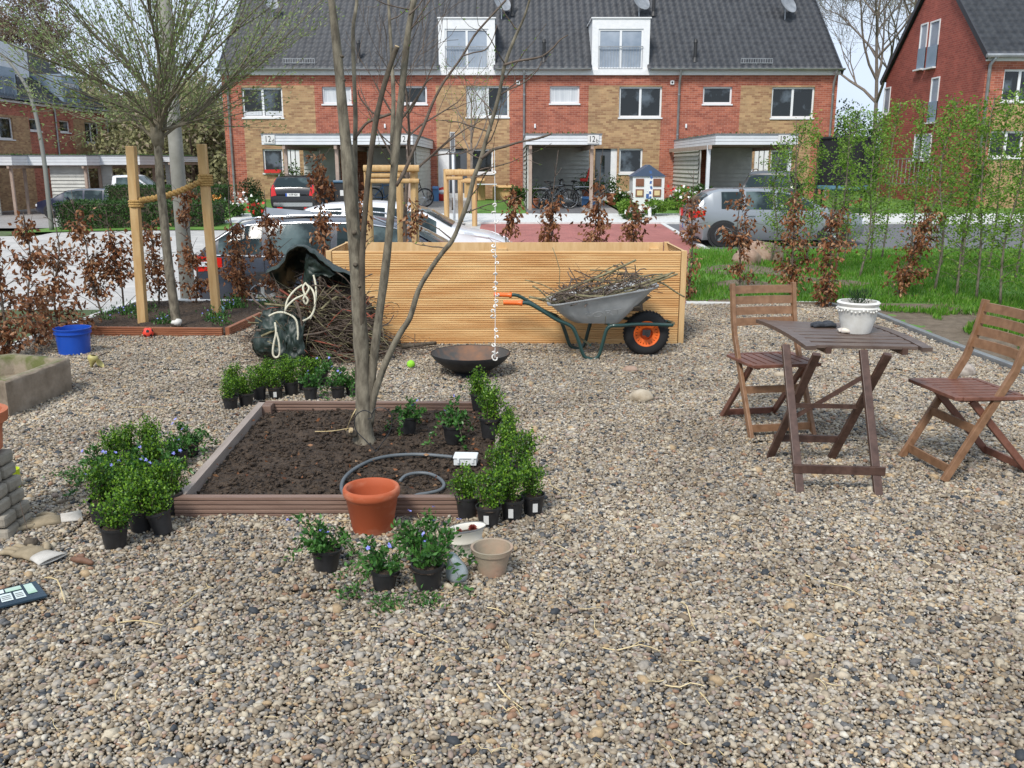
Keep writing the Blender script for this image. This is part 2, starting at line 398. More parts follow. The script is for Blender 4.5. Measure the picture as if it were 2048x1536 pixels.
# bare earth strip inside the right edging
def z_strip(x, y): return z_lawn(x, y) + .012
vs, fs = [], []
for j in range(61):
    y = lerp(2.2, 11.1, j/60); x0 = lawn_left(y)
    for i in range(13):
        x = x0 + (1.35 + .25*vnoise(y*1.1, 5) )*i/12
        vs.append((x, y, z_lawn(x, y) + .02*min(i, 12-i)/6 + .015*vnoise(x*5, y*5, 2)))
for j in range(60):
    for i in range(12): a_ = j*13+i; fs.append((a_, a_+1, a_+14, a_+13))
mb = MB(); mb.add(vs, fs); struct(mb.build('bare_earth', 'soil_pale', smooth=True))
mb = MB()                                       # worn earth patches on the bank
for cx_, cy_, rx_, ry_ in ((3.35,12.9,.75,.5),(4.3,12.2,.5,.25),(3.0,11.9,.4,.3)):
    n_ = 18; vs = [(cx_, cy_, z_lawn(cx_, cy_)+.012)]
    for k in range(n_):
        a_ = 2*math.pi*k/n_; q = 1+.3*vnoise(math.cos(a_)*2, math.sin(a_)*2, cx_)
        x, y = cx_+rx_*q*math.cos(a_), cy_+ry_*q*math.sin(a_); vs.append((x, y, z_lawn(x, y)+.004))
    mb.add(vs, [(0, 1+k, 1+(k+1)%n_) for k in range(n_)])
struct(mb.build('worn_earth', 'soil_pale', smooth=True))
# street surfaces: pale paver parking street left, red paver field, dark road right, pale walk
ST0, ST1 = 11.25, GT(700, 452).y
xr0 = GT(1330, 451); xr1 = GT(1392, 489)
sl = (xr1.x-xr0.x)/(xr1.y-xr0.y)
def xdiag(y): return xr0.x + sl*(y-xr0.y)
YR0 = 14.0; YR1 = GT(1200, 448).y
sheet('street', [(-14,ST0),(2.5,ST0),(2.5,YR1),(-14,YR1)], 0, 'light_paver', 12, 40)
sheet('street', [(-60,ST0),(-14,ST0),(-14,YR1-3),(-60,YR1-3)], 0, 'light_paver', 12, 40)
sheet('red_paving', [(-1.0,YR0),(xdiag(YR0),YR0),(xdiag(YR1),YR1),(-1.0,YR1)], .006, 'red_paver', 8, 40)
sheet('road', [(xdiag(22.31),22.31),(60,22.31),(60,YR1),(xdiag(YR1),YR1)], .003, 'asphalt', 30, 20)
mb = MB(); mb.bar((xdiag(22.3),22.3,zt(3,22.3)-.02), (xdiag(YR1),YR1,zt(3,YR1)-.02), .14, .08); struct(mb.build('kerb', 'kerb_stone'))
mb = MB(); mb.bar((4.4,22.36,zt(3,22.3)-.02), (40,22.36,zt(3,22.3)-.02), .12, .16); struct(mb.build('kerb', 'kerb_stone'))
YW = GT(1200, 430).y
sheet('sidewalk', [(-9.5,YR1),(40,YR1),(40,YW),(-9.5,YW)], .05, 'kerb_stone', 30, 6)
mb = MB(); mb.bar((-9.5,YR1-.05,zt(0,YR1)+.0), (40,YR1-.05,zt(0,YR1)+.0), .1, .11); struct(mb.build('kerb', 'kerb_stone'))
# front lawns, drives and paths of the row
HY, CY = 42.0, 33.5                            # facade and carport-front distances
def fx(px, Y=HY): return P(px, 400, Y).x
def strip(name, x0, x1, y0, y1, m, off): return sheet(name, [(x0,y0),(x1,y0),(x1,y1),(x0,y1)], off, m, 4, 16)
strip('lawn', fx(940,33), fx(1052,33), YW, HY, 'lawn_base', .03)
strip('lawn', fx(1240,34), fx(1390,34), YW, HY, 'lawn_base', .03)
strip('lawn', -15.5, fx(600,30), YR1-2, HY, 'lawn_base', .03)
strip('driveway', fx(1053,33), fx(1170,33), YW, HY, 'asphalt_paver', .035)
strip('path', fx(1170,33), fx(1238,33), YW, HY, 'grey_paver', .035)
strip('driveway', fx(1390,34), fx(1620,34), YW, HY, 'grey_paver', .035)
strip('driveway', fx(602,30), fx(935,32), YR1-.5, HY, 'grey_paver', .035)
strip('lawn', fx(1640,33), 60, YW, 60, 'lawn_base', .03)
strip('driveway', -40, -15.5, 31, 60, 'grey_paver', .03)
# kerbs that hold the garden
mb = MB()
for a_, b_ in zip(KL, KL[1:]): mb.bar(a_+Vector((-.05,0,-.12)), b_+Vector((-.05,0,-.12)), .1, .32)
mb.bar((KL[2].x, KB_Y, -.12), (fx(760,KB_Y), KB_Y, -.12), .1, .32)
tag(mb.build('concrete_kerb', 'kerb_stone', bevel=.008), 'pale concrete kerb round the left and back edge of the garden', 'kerb')
mb = MB()
mb.bar((2.1, 10.95, -.05), (ER[0].x, 10.95, -.05), .08, .16)
tag(mb.build('white_edging', 'kerb_stone', bevel=.006), 'straight pale edging at the back between gravel and grass bank', 'edging')
mb = MB()
for a_, b_ in zip(ER, ER[1:]): mb.bar(a_+Vector((.04,0,-.05)), b_+Vector((.04,0,-.05)), .06, .17)
tag(mb.build('stone_edging', 'zinc', bevel=.006), 'grey slanting edging between the gravel and the earth strip on the right', 'edging')
# gravel base and pebbles
XMIN, XMAX = -6.6, 5.9
def inside(x, y, m=0.0): return 1.7 < y < 10.9-m and edge_x_left(y)+m < x < edge_x_right(y)-m
vs = [(x, y, -.02) for y in np.linspace(1.2, 10.95, 40) for x in (edge_x_left(y), edge_x_right(y))]
mb = MB(); mb.add(vs, [(2*i, 2*i+1, 2*i+3, 2*i+2) for i in range(39)])
mat('gravel_base', (.1,.08,.06), (.3,.25,.2), 60, .9, .3, 80, ramp=(.4,.6)); struct(mb.build('gravel_base', 'gravel_base'))
PEB = [((.42,.36,.28),5),((.53,.47,.38),5),((.33,.28,.215),5),((.45,.42,.38),4),((.29,.275,.255),3),((.64,.61,.55),1.7),((.15,.155,.165),2.2),((.06,.07,.085),1.3),((.38,.24,.165),1.0),((.50,.38,.24),1.5),((.40,.32,.28),2),((.22,.175,.13),2.2),((.60,.54,.43),2.6)]
m_ = mat('pebble', (.78,.78,.78), (1.12,1.10,1.07), 90, .62, island=PEB, spec=.3)
n_, l_ = m_.node_tree.nodes, m_.node_tree.links; b_ = n_['Principled BSDF']; src = b_.inputs['Base Color'].links[0].from_socket   # dust and damp in broad patches
g_ = n_.new('ShaderNodeNewGeometry'); nn_ = n_.new('ShaderNodeTexNoise'); nn_.inputs['Scale'].default_value = 1.4; nn_.inputs['Detail'].default_value = 4; r_ = n_.new('ShaderNodeValToRGB')
r_.color_ramp.elements[0].position = .32; r_.color_ramp.elements[1].position = .68; r_.color_ramp.elements[0].color = (.64,.61,.57,1); r_.color_ramp.elements[1].color = (.97,.94,.885,1)
mm_ = n_.new('ShaderNodeMixRGB'); mm_.blend_type = 'MULTIPLY'; mm_.inputs[0].default_value = 1; l_.new(g_.outputs['Position'], nn_.inputs['Vector']); l_.new(nn_.outputs['Fac'], r_.inputs[0]); l_.new(src, mm_.inputs[1]); l_.new(r_.outputs[0], mm_.inputs[2]); l_.new(mm_.outputs[0], b_.inputs['Base Color'])
def pebble_arr(cx, cy, size, rs, sub=1, layers=0.0):
    base = np.array(ICO[sub][0] if sub else ICO0[0]); fcs = np.array(ICO[sub][1] if sub else ICO0[1]); n = len(cx)
    s = np.exp(rs.normal(0, .34, n))*size
    sc = np.stack([s*rs.uniform(.9,1.7,n), s*rs.uniform(.68,1.0,n), s*rs.uniform(.5,.82,n)], 1)
    V = base[None]*(1 + .10*rs.normal(size=(n, len(base), 1)))*sc[:, None]
    t = rs.normal(0, .6, n); u = rs.uniform(0, 2*math.pi, n)
    ct, st, cu, su = np.cos(t)[:,None], np.sin(t)[:,None], np.cos(u)[:,None], np.sin(u)[:,None]
    x, y, z = V[...,0], V[...,1], V[...,2]
    y, z = y*ct - z*st, y*st + z*ct
    x, y = x*cu - y*su, x*su + y*cu
    V = np.stack([x + cx[:,None], y + cy[:,None], z + (rs.uniform(-.005,.006,n) + layers)[:,None]], -1)
    Fc = (fcs[None] + (np.arange(n)*len(base))[:,None,None]).reshape(-1,3)
    return V.reshape(-1,3), Fc
b_ = bmesh.new(); bmesh.ops.create_icosphere(b_, subdivisions=1, radius=1)
ICO0 = ICO[1]
PS = .4; patches = []
pc = bpy.data.collections.new("gravel patches")
for k in range(6):
    rs = np.random.RandomState(100+k); n = 39; g = (np.arange(n)+.5)/n*PS - PS/2
    gx, gy = np.meshgrid(g, g); gx = gx.ravel() + rs.uniform(-.0045,.0045,n*n); gy = gy.ravel() + rs.uniform(-.0045,.0045,n*n)
    V, Fc = pebble_arr(gx, gy, .0069, rs)
    V2, F2 = pebble_arr(rs.uniform(-PS/2,PS/2,110), rs.uniform(-PS/2,PS/2,110), .0085, rs, layers=.007)
    o_ = npmesh('pebble_patch', np.concatenate([V, V2]), np.concatenate([Fc, F2+len(V)]), 'pebble', smooth=True)
    COL.objects.unlink(o_); pc.objects.link(o_)
def und(x, y): return .003 + .011*vnoise(x*1.9, y*1.9, 4) + .005*vnoise(x*5, y*5, 9)   # trodden hollows and low heaps
pts, idx, rot, edge = [], [], [], []
y = 1.9
while y < 10.9+PS:
    x = XMIN
    while x < XMAX+PS:
        cs = [inside(x+dx, y+dy) for dx in (-.19,.19) for dy in (-.19,.19)]
        if all(cs):
            k = rnd.randrange(4); gx_, gy_ = (und(x+.1,y)-und(x-.1,y))/.2, (und(x,y+.1)-und(x,y-.1))/.2
            pts.append((x, y, und(x,y))); idx.append(rnd.randrange(6)); rot.append(tuple((Matrix.Rotation(-math.atan(gx_),3,'Y') @ Matrix.Rotation(math.atan(gy_),3,'X') @ Matrix.Rotation(k*math.pi/2,3,'Z')).to_euler()))
        elif any(cs): edge.append((x, y))
        x += PS
    y += PS
me = bpy.data.meshes.new('gravel'); me.from_pydata(pts, [], [])
at = me.attributes.new('idx', 'INT', 'POINT'); at.data.foreach_set('value', idx)
at = me.attributes.new('rot', 'FLOAT_VECTOR', 'POINT'); at.data.foreach_set('vector', np.array(rot, dtype=np.float32).ravel())
gv = bpy.data.objects.new('gravel', me); COL.objects.link(gv)
ng = bpy.data.node_groups.new('gravel', 'GeometryNodeTree')
ng.interface.new_socket('Geometry', in_out='INPUT', socket_type='NodeSocketGeometry'); ng.interface.new_socket('Geometry', in_out='OUTPUT', socket_type='NodeSocketGeometry')
gi, go = ng.nodes.new('NodeGroupInput'), ng.nodes.new('NodeGroupOutput'); iop = ng.nodes.new('GeometryNodeInstanceOnPoints')
ci = ng.nodes.new('GeometryNodeCollectionInfo'); ci.inputs['Collection'].default_value = pc; ci.inputs['Separate Children'].default_value = True; ci.inputs['Reset Children'].default_value = True
a1 = ng.nodes.new('GeometryNodeInputNamedAttribute'); a1.data_type = 'INT'; a1.inputs['Name'].default_value = 'idx'
a2 = ng.nodes.new('GeometryNodeInputNamedAttribute'); a2.data_type = 'FLOAT_VECTOR'; a2.inputs['Name'].default_value = 'rot'
iop.inputs['Pick Instance'].default_value = True
for u_, v_ in ((gi.outputs[0], iop.inputs['Points']), (ci.outputs[0], iop.inputs['Instance']), (a1.outputs['Attribute'], iop.inputs['Instance Index']), (a2.outputs['Attribute'], iop.inputs['Rotation']), (iop.outputs[0], go.inputs[0])): ng.links.new(u_, v_)
gv.modifiers.new('gravel', 'NODES').node_group = ng
tag(gv, 'mixed beige and grey river pebbles covering the garden floor', 'gravel', kind='stuff')
rs = np.random.RandomState(5); ex, ey = [], []
for x, y in edge:
    n = 650 if y > 6 else 1150; qx = rs.uniform(x-PS/2, x+PS/2, n); qy = rs.uniform(y-PS/2, y+PS/2, n)
    for i in range(n):
        if inside(qx[i], qy[i], .01): ex.append(qx[i]); ey.append(qy[i])
V, Fc = pebble_arr(np.array(ex), np.array(ey), .008, rs)
tag(npmesh('gravel_border', V, Fc, 'pebble', smooth=True), 'mixed beige and grey river pebbles along the kerbs', 'gravel', kind='stuff')
# grass: blades on the bank and on the front lawns
def grass(name, n, fx_, fz, h, w, label, seed):
    rs = np.random.RandomState(seed); Pn, D, L = [], [], []
    while len(Pn) < n:
        q = fx_(rs)
        if q is None: continue
        x, y = q; Pn.append((x, y, fz(x, y))); D.append((rs.normal(0,.35), rs.normal(0,.35), 1)); L.append(h*rs.uniform(.4,1.3)*(1+.8*vnoise(x*1.5,y*1.5,1)))
    V, Fc = leaves(Pn, D, np.array(L), w, fold=.1, rs=rs)
    return tag(npmesh(name, V, Fc, 'grass'), label, 'grass', kind='stuff')
def bank(rs):
    y = rs.uniform(10.95, 22.2)**1; y = 10.95 + (y-10.95)*rs.uniform(.3,1)
    x = rs.uniform(2.0, LX0+14)
    if x < lawn_left(y)+.03: return None
    if x*F_PX/y > 1150: return None
    for cx_, cy_, rx_, ry_ in ((3.35,12.9,.7,.45),(4.3,12.2,.45,.2),(3.0,11.9,.35,.25)):
        if ((x-cx_)/rx_)**2 + ((y-cy_)/ry_)**2 < 1 and rs.rand() < .8: return None
    return x, y
grass('grass', 52000, bank, z_lawn, .07, .012, 'long green grass on the bank beyond the white edging', 3)
def side(rs):
    y = rs.uniform(6.5, 11); x = lawn_left(y) + 1.0 + rs.uniform(0, 1)**.7*5
    if x*F_PX/y > 1300: return None
    return x, y
grass('grass', 14000, side, z_lawn, .06, .011, 'green grass behind the bare earth on the right', 4)
def tufts(rs):
    y = rs.uniform(7, 11); x = lawn_left(y) + rs.uniform(.1, 1.2)
    if vnoise(x*2.2, y*2.2, 7) < .12: return None
    return x, y
grass('weeds', 2500, tufts, lambda x, y: z_lawn(x, y)+.012, .07, .02, 'scattered weeds on the bare earth strip', 6)
# ---------------------------------------------------------------- houses
def wall_grid(rects, holes, y, out=-1, depth=.22, plane='y'):
    """rects: list of (name,(x0,x1,z0,z1)) later ones win; holes cut through. returns dict name -> MB"""
    xs = sorted({q for _, r in rects for q in r[:2]} | {q for h in holes for q in h[:2]})
    zs = sorted({q for _, r in rects for q in r[2:]} | {q for h in holes for q in h[2:]})
    out_ = {}
    for x0, x1 in zip(xs, xs[1:]):
        for z0, z1 in zip(zs, zs[1:]):
            cx_, cz_ = (x0+x1)/2, (z0+z1)/2
            if any(h[0] < cx_ < h[1] and h[2] < cz_ < h[3] for h in holes): continue
            nm = None
            for n_, r in rects:
                if r[0] < cx_ < r[1] and r[2] < cz_ < r[3]: nm = n_
            if nm is None: continue
            mb = out_.setdefault(nm, MB())
            if plane == 'y': mb.add([(x0,y,z0),(x1,y,z0),(x1,y,z1),(x0,y,z1)], [(0,1,2,3)])
            else: mb.add([(y,x0,z0),(y,x1,z0),(y,x1,z1),(y,x0,z1)], [(0,1,2,3)])
    for x0, x1, z0, z1 in holes:
        nm = None
        for n_, r in rects:
            if r[0] < (x0+x1)/2 < r[1] and r[2] < (z0+z1)/2 < r[3]: nm = n_
        mb = out_.setdefault(nm or rects[0][0], MB()); d = y - out*depth
        q = [((x0,z0),(x1,z0)),((x1,z0),(x1,z1)),((x1,z1),(x0,z1)),((x0,z1),(x0,z0))]
        for (a_, b_), (c_, d_) in q:
            if plane == 'y': mb.add([(a_,y,b_),(c_,y,d_),(c_,d,d_),(a_,d,b_)], [(0,1,2,3)])
            else: mb.add([(y,a_,b_),(y,c_,d_),(d,c_,d_),(d,a_,b_)], [(0,1,2,3)])
    return out_
def window(parent, x0, x1, z0, z1, y, n=2, glass='glass_dark', sill=True, name='window', out=-1, frame='white_frame', blind=0.0, plane='y', t=.075, glasses=None):
    """window > frame mesh with pane and sill as sub-parts"""
    ob = MB(); yi = y - out*.10
    def bx(mb, a0, a1, b0, b1, c0, c1):
        if plane == 'y': mb.b2((a0,b0,c0),(a1,b1,c1))
        else: mb.b2((b0,a0,c0),(b1,a1,c1))
    f0, f1 = yi, yi - out*.07
    bx(ob, x0, x1, f0, f1, z0, z0+t*1.1); bx(ob, x0, x1, f0, f1, z1-t, z1)
    bx(ob, x0, x0+t, f0, f1, z0+t*1.1, z1-t); bx(ob, x1-t, x1, f0, f1, z0+t*1.1, z1-t)
    for k in range(1, n):
        xm = lerp(x0, x1, k/n); bx(ob, xm-t*.65, xm+t*.65, f0, f1, z0+t*1.1, z1-t)
    w_ = ob.build(name, frame, parent)
    for k in range(n):
        xa, xb = lerp(x0, x1, k/n)+.03, lerp(x0, x1, (k+1)/n)-.03
        pm = MB(); bx(pm, xa, xb, yi-out*.035, yi-out*.05, z0+.04, z1-.04); pm.build('pane', (glasses[k] if glasses else glass), w_)
        if blind:
            bm_ = MB(); bx(bm_, xa+.05, xb-.05, yi-out*.030, yi-out*.034, z0+.1, z0+.1+(z1-z0)*blind); bm_.build('privacy_film', 'glass_curtain', w_)
    if sill:
        sm = MB(); bx(sm, x0-.04, x1+.04, y+out*.05, yi, z0-.06, z0-.002); sm.build('sill', frame, w_)
    return w_
def tile_roof(x0, x1, y0, z0, y1, z1, parent, name='roof', wl=.30, rl=.36, m='roof_tile', amp=.042, seg=4, clip=None):
    """pantile slope: ribs along the fall, a step at every course"""
    L_ = math.hypot(y1-y0, z1-z0); nr = max(2, round(L_/rl)); nw = max(2, round((x1-x0)/wl))
    dy, dz = (y1-y0)/L_, (z1-z0)/L_; ny_, nz_ = -dz, dy
    if nz_ < 0: ny_, nz_ = -ny_, -nz_
    X = np.linspace(x0, x1, nw*seg+1); ph = (np.arange(nw*seg+1) % seg)/seg
    hh = amp*np.array([0, .75, 1, .45])[(ph*4).astype(int)]
    V, Fc = [], []
    for r in range(nr):
        for t, h in ((r/nr, .06), ((r+1)/nr, .0)):
            l_ = t*L_
            V.append(np.stack([X, y0+dy*l_+ny_*(hh+h), z0+dz*l_+nz_*(hh+h)], 1))
    V = np.concatenate(V); n = len(X)
    for r in range(2*nr-1):
        i = np.arange(n-1); Fc.append(np.stack([r*n+i, r*n+i+1, (r+1)*n+i+1, (r+1)*n+i], 1))
    Fc = np.concatenate(Fc)
    if clip is not None:
        C = V[Fc].mean(1); Fc = Fc[[not clip(c[0], c[1]) for c in C]]
    return npmesh(name, V, Fc, m, parent, nper=4)
HZ0 = .1
def fz(py, Y=HY): return P(1024, py, Y).z
def fX(px, Y=HY, py=250): return P(px, py, Y).x
XL, XR = fX(449), fX(1669)
ZE = fz(149)                                   # top of brick
house = thing('brick_row_house', 'long red and yellow brick terrace with white dormers and a dark tiled roof', 'row house', ((XL+XR)/2, HY, HZ0))
up, gl, yl = [], [], []
for a_, b_, c_, d_, n_, g_, bl in ((487,568,175,235,2,'glass_dark',.14),(647,705,173,208,1,'glass_curtain',0),(806,855,172,208,1,'glass_dark',0),(933,1018,172,234,2,'M',0),
        (1099,1158,172,207,1,'glass_curtain',0),(1237,1322,173,235,2,'glass_dark',0),(1403,1461,173,208,1,'glass_dark',0),(1540,1625,174,236,2,'glass_dark',0)):
    up.append((fX(a_),fX(b_),fz(d_),fz(c_),n_,g_,bl))
for a_, b_, c_, d_, n_, g_ in ((526,566,298,346,1,'glass_dark'),(942,986,298,347,1,'glass_dark'),(1238,1285,297,347,1,'glass_dark'),(1541,1580,300,346,1,'glass_dark')):
    gl.append((fX(a_,py=320),fX(b_,py=320),fz(d_),fz(c_),n_,g_,0))
DOORS = [(fX(572,py=330),fX(600,py=330),HZ0+.15,fz(298),'w'),(fX(876,py=330),fX(934,py=330),HZ0+.3,fz(297),'d'),(fX(1190,py=330),fX(1234,py=330),HZ0+.2,fz(297),'d'),(fX(1508,py=330),fX(1538,py=330),HZ0+.2,fz(297),'w')]
pan = [(fX(488),fX(632),HZ0,fz(171)),(fX(873),fX(1019),HZ0,fz(171)),(fX(1176),fX(1321),HZ0,fz(171)),(fX(1478),fX(1624),HZ0,fz(171))]
holes = [w[:4] for w in up+gl] + [d[:4] for d in DOORS]
wg = wall_grid([('wall', (XL,XR,HZ0-.4,ZE))] + [('yellow_brick_panel%d' % i, r) for i, r in enumerate(pan)], holes, HY)
wg['wall'].build('wall', 'red_brick', house)
for i in range(4): wg['yellow_brick_panel%d' % i].build('yellow_brick_panel', 'yellow_brick', house)
DEP = 12.4; KR = .82
mb = MB()
for x in (XL, XR):
    mb.add([(x,HY,HZ0-.4),(x,HY+DEP,HZ0-.4),(x,HY+DEP,ZE),(x,HY+DEP/2,ZE+KR*DEP/2),(x,HY,ZE)], [(0,1,2,3,4)])
mb.add([(XL,HY+DEP,HZ0-.4),(XR,HY+DEP,HZ0-.4),(XR,HY+DEP,ZE),(XL,HY+DEP,ZE)], [(0,1,2,3)])
mb.build('gable_wall', 'red_brick', house)
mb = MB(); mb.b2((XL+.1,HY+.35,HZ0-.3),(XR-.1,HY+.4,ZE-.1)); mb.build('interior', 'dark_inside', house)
for w in up+gl:
    x0,x1,z0,z1,n_,g_,bl = w
    if g_ == 'M': window(house, x0,x1,z0,z1,HY,n_,glasses=['glass_curtain','glass_dark'])
    else: window(house, x0,x1,z0,z1,HY,n_,g_,blind=bl)
# roof with dormers cut in
DX = [(fX(877,py=90),fX(990,py=90)),(fX(1184,py=90),fX(1299,py=90))]
zdt = fz(37); ydb = HY + (zdt-ZE)/KR
def dclip(x, y): return any(a_+.05 < x < b_-.05 and y < ydb-.15 for a_, b_ in DX)
tile_roof(XL-.06, XR+.06, HY-.32, ZE+.1, HY+DEP/2, ZE+KR*DEP/2+.12, house, clip=dclip)
mb = MB(); mb.add([(XL-.12,HY+DEP/2,ZE+KR*DEP/2+.1),(XR+.12,HY+DEP/2,ZE+KR*DEP/2+.1),(XR+.12,HY+DEP+.3,ZE-.2),(XL-.12,HY+DEP+.3,ZE-.2)], [(0,1,2,3)]); mb.build('rear_roof', 'roof_tile', house)
for x in (XL-.07, XR+.07): mb = MB(); mb.bar((x,HY-.32,ZE+.05),(x,HY+DEP/2,ZE+KR*DEP/2+.10), .06, .2); mb.build('verge_board', 'ridge_metal', house)
mb = MB(); mb.b2((XL-.02,HY-.12,ZE-.03),(XR+.02,HY-.003,ZE+.2)); mb.build('fascia', 'white_paint', house)
segs = [(XL-.15, DX[0][0]-.05),(DX[0][1]+.05, DX[1][0]-.05),(DX[1][1]+.05, XR+.15)]
for a_, b_ in segs:
    mb = MB(); k = 8; pr = [(.09*math.cos(math.pi+math.pi*i/k), .09*math.sin(math.pi+math.pi*i/k)) for i in range(k+1)]
    vs = [(x, HY-.36+p_, ZE+.23+q_) for x in (a_, b_) for p_, q_ in pr] + [(x, HY-.36+p_*.85, ZE+.23+q_*.85) for x in (a_, b_) for p_, q_ in pr]
    n = k+1; fs = [(i,i+1,n+i+1,n+i) for i in range(k)] + [(2*n+i,2*n+i+1,3*n+i+1,3*n+i)[::-1] for i in range(k)]
    mb.add(vs, fs); mb.build('gutter', 'zinc', house)
for px in (449+12, 1048, 1355, 1660):
    x = fX(px); mb = MB(); mb.tube([(x,HY-.36,ZE+.16),(x,HY-.3,ZE-.05),(x,HY-.08,ZE-.35),(x,HY-.08,HZ0-.2)], .05, 8)
    for z in (1.2, 2.9, 4.6): mb.tube([(x,HY-.08,z),(x,HY-.08,z+.06)], .062, 8)
    mb.build('downpipe', 'zinc', house, smooth=True, angle=40)
for a_, b_ in DX:                              # dormers
    dm = MB(); t = .28; z0 = ZE+.0; yf = HY-.02
    dm.b2((a_,yf,z0+.003),(a_+t,yf+.12,zdt)); dm.b2((b_-t,yf,z0+.003),(b_,yf+.12,zdt)); dm.b2((a_+t,yf,zdt-.42),(b_-t,yf+.12,zdt)); dm.b2((a_+t,yf,z0+.003),(b_-t,yf+.12,z0+.22))
    for x in (a_+.02, b_-.02): dm.add([(x,yf+.12,z0+.1),(x,yf+.12,zdt-.02),(x,ydb+.3,zdt-.02)], [(0,1,2)])
    dm.b2((a_-.05,yf-.05,zdt),(b_+.05,ydb+.2,zdt+.05))
    d_ = dm.build('dormer', 'white_paint', house)
    w_ = window(house, a_+t, b_-t, z0+.22, zdt-.42, yf-.06, 2, 'glass_sky', sill=False, name='dormer_window')
    rl_ = MB(); zr = z0+1.15
    rl_.bar((a_+t,yf-.04,zr),(b_-t,yf-.04,zr),.035,.035); rl_.bar((a_+t,yf-.04,z0+.24),(b_-t,yf-.04,z0+.24),.025,.025)
    k = 15
    for i in range(k+1):
        x = lerp(a_+t+.03, b_-t-.03, i/k); rl_.tube([(x,yf-.04,z0+.24),(x,yf-.04,zr)], .009, 5)
    rl_.build('balcony_railing', 'zinc', house)
def roof_pt(px, py):                           # sight line onto the front slope
    d = ray(px, py); t = (ZE+.38-EYE + KR*(-HY)) / (d.z - KR*d.y); return d*t + Vector((0,0,EYE))
for px, py in ((718,122),(1088,120),(1390,120),(1024,28),(1307,28)):
    q = roof_pt(px, py); mb = MB(); mb.tube([q-Vector((0,0,.1)), q+Vector((0,0,.1))], [.17,.1], 10); mb.tube([q, q+Vector((0,0,.72))], .075, 10); mb.tube([q+Vector((0,0,.72)), q+Vector((0,0,.86))], [.1,.06], 10)
    mb.build('vent_pipe', 'black_plastic', house, smooth=True, angle=40)
for px0, px1, py in ((567,630,131),(1481,1544,131)):
    q0, q1 = roof_pt(px0, py), roof_pt(px1, py); mb = MB()
    for z in (.1,.28): mb.bar(q0+Vector((0,-.05,z)), q1+Vector((0,-.05,z)), .025, .025)
    for i in range(14): x = q0.lerp(q1, i/13); mb.bar(x+Vector((0,-.05,.1)), x+Vector((0,-.05,.28)), .02, .02)
    for i in (0,.5,1): x = q0.lerp(q1, i); mb.bar(x+Vector((0,0,-.05)), x+Vector((0,-.05,.12)), .03, .03)
    mb.build('snow_guard', 'zinc', house)
for px, py, s in ((1278,8,1),(1570,14,1),(545,12,.7),(1003,12,.9)):
    q = roof_pt(px, py+22); mb = MB(); M = Matrix.Rotation(R(62), 3, 'X') @ Matrix.Identity(3)
    M = Matrix.Rotation(R(35), 3, 'Z') @ M
    c_ = q + Vector((0,-.15,.55)); pr = [(r*.48*s, .12*s*r*r) for r in (0,.3,.6,.85,1)]
    mb.lathe(pr + [(.48*s,.10*s)], c_, 20, M=M); mb.tube([q-Vector((0,0,.2)), q+Vector((0,.05,.5)), c_], .03, 6); mb.tube([c_+M@Vector((0,.45*s,.1)), c_+M@Vector((0,.1,.5))], .015, 5); mb.tube([c_+M@Vector((0,.1,.46)), c_+M@Vector((0,.1,.56))], .04, 6)
    mb.build('satellite_dish', 'zinc', house, smooth=True, angle=40)
for px, py in ((1036,165),(1341,165)):
    x, z = fX(px), fz(py); mb = MB(); mb.b2((x-.08,HY-.06,z-.08),(x+.08,HY-.002,z+.08)); v_ = mb.build('wall_vent', 'white_paint', house)
    mb = MB(); mb.tube([(x,HY-.07,z),(x,HY-.05,z)], .045, 10); mb.build('vent_opening', 'black_plastic', v_)
for px, py in ((770,252),(1070,252),(1372,252)):
    x, z = fX(px), fz(py); mb = MB(); mb.b2((x-.04,HY-.08,z-.09),(x+.04,HY-.002,z+.09)); mb.build('wall_lamp', 'white_paint', house, bevel=.02)
for i, (x0,x1,z0,z1,k) in enumerate(DOORS):
    if k == 'd':
        xs_ = x0 + (x1-x0)*(.38 if i == 1 else .72); a_, b_ = ((xs_, x1) if i == 1 else (x0, xs_))
        mb = MB(); mb.b2((a_,HY+.12,z0),(b_,HY+.17,z1-.05)); dr = mb.build('door', 'door_dark', house)
        mb = MB(); xx = a_+.1; mb.tube([(xx,HY+.07,z0+.9),(xx,HY+.07,z0+1.2)], .015, 6); mb.build('handle', 'chrome', dr)
        c_, e_ = ((x0, xs_) if i == 1 else (xs_, x1))
        mb = MB(); mb.b2((c_,HY+.1,z0),(e_,HY+.16,z1)); mb.build('side_panel', 'white_paint', house)
        mb = MB(); mb.b2((a_+(b_-a_)*.38,HY+.105,z0+.25),(a_+(b_-a_)*.62,HY+.115,z1-.3)); mb.build('door_glass', 'glass_dark', dr)
        mb = MB(); mb.b2((x0-.2,HY-1.1,z0-.34),(x1+.2,HY,z0-.0)); mb.b2((x0-.2,HY-1.5,z0-.34),(x1+.2,HY-1.1,z0-.16)); mb.build('doorstep', 'kerb_stone', house)
    else:
        mb = MB()
        for j in range(3): xa = lerp(x0,x1,j/3); mb.b2((xa+.02,HY+.08,z0),(xa+(x1-x0)/3-.02,HY+.15,z1-.02))
        mb.build('door', 'white_paint', house)
fb = MB(); x0, z0 = fX(526,py=340), fz(346); fb.b2((x0+.1,HY-.16,z0+.0),(x0+.82,HY-.01,z0+.15)); fb_ = fb.build('flower_box', 'petal_red', house)
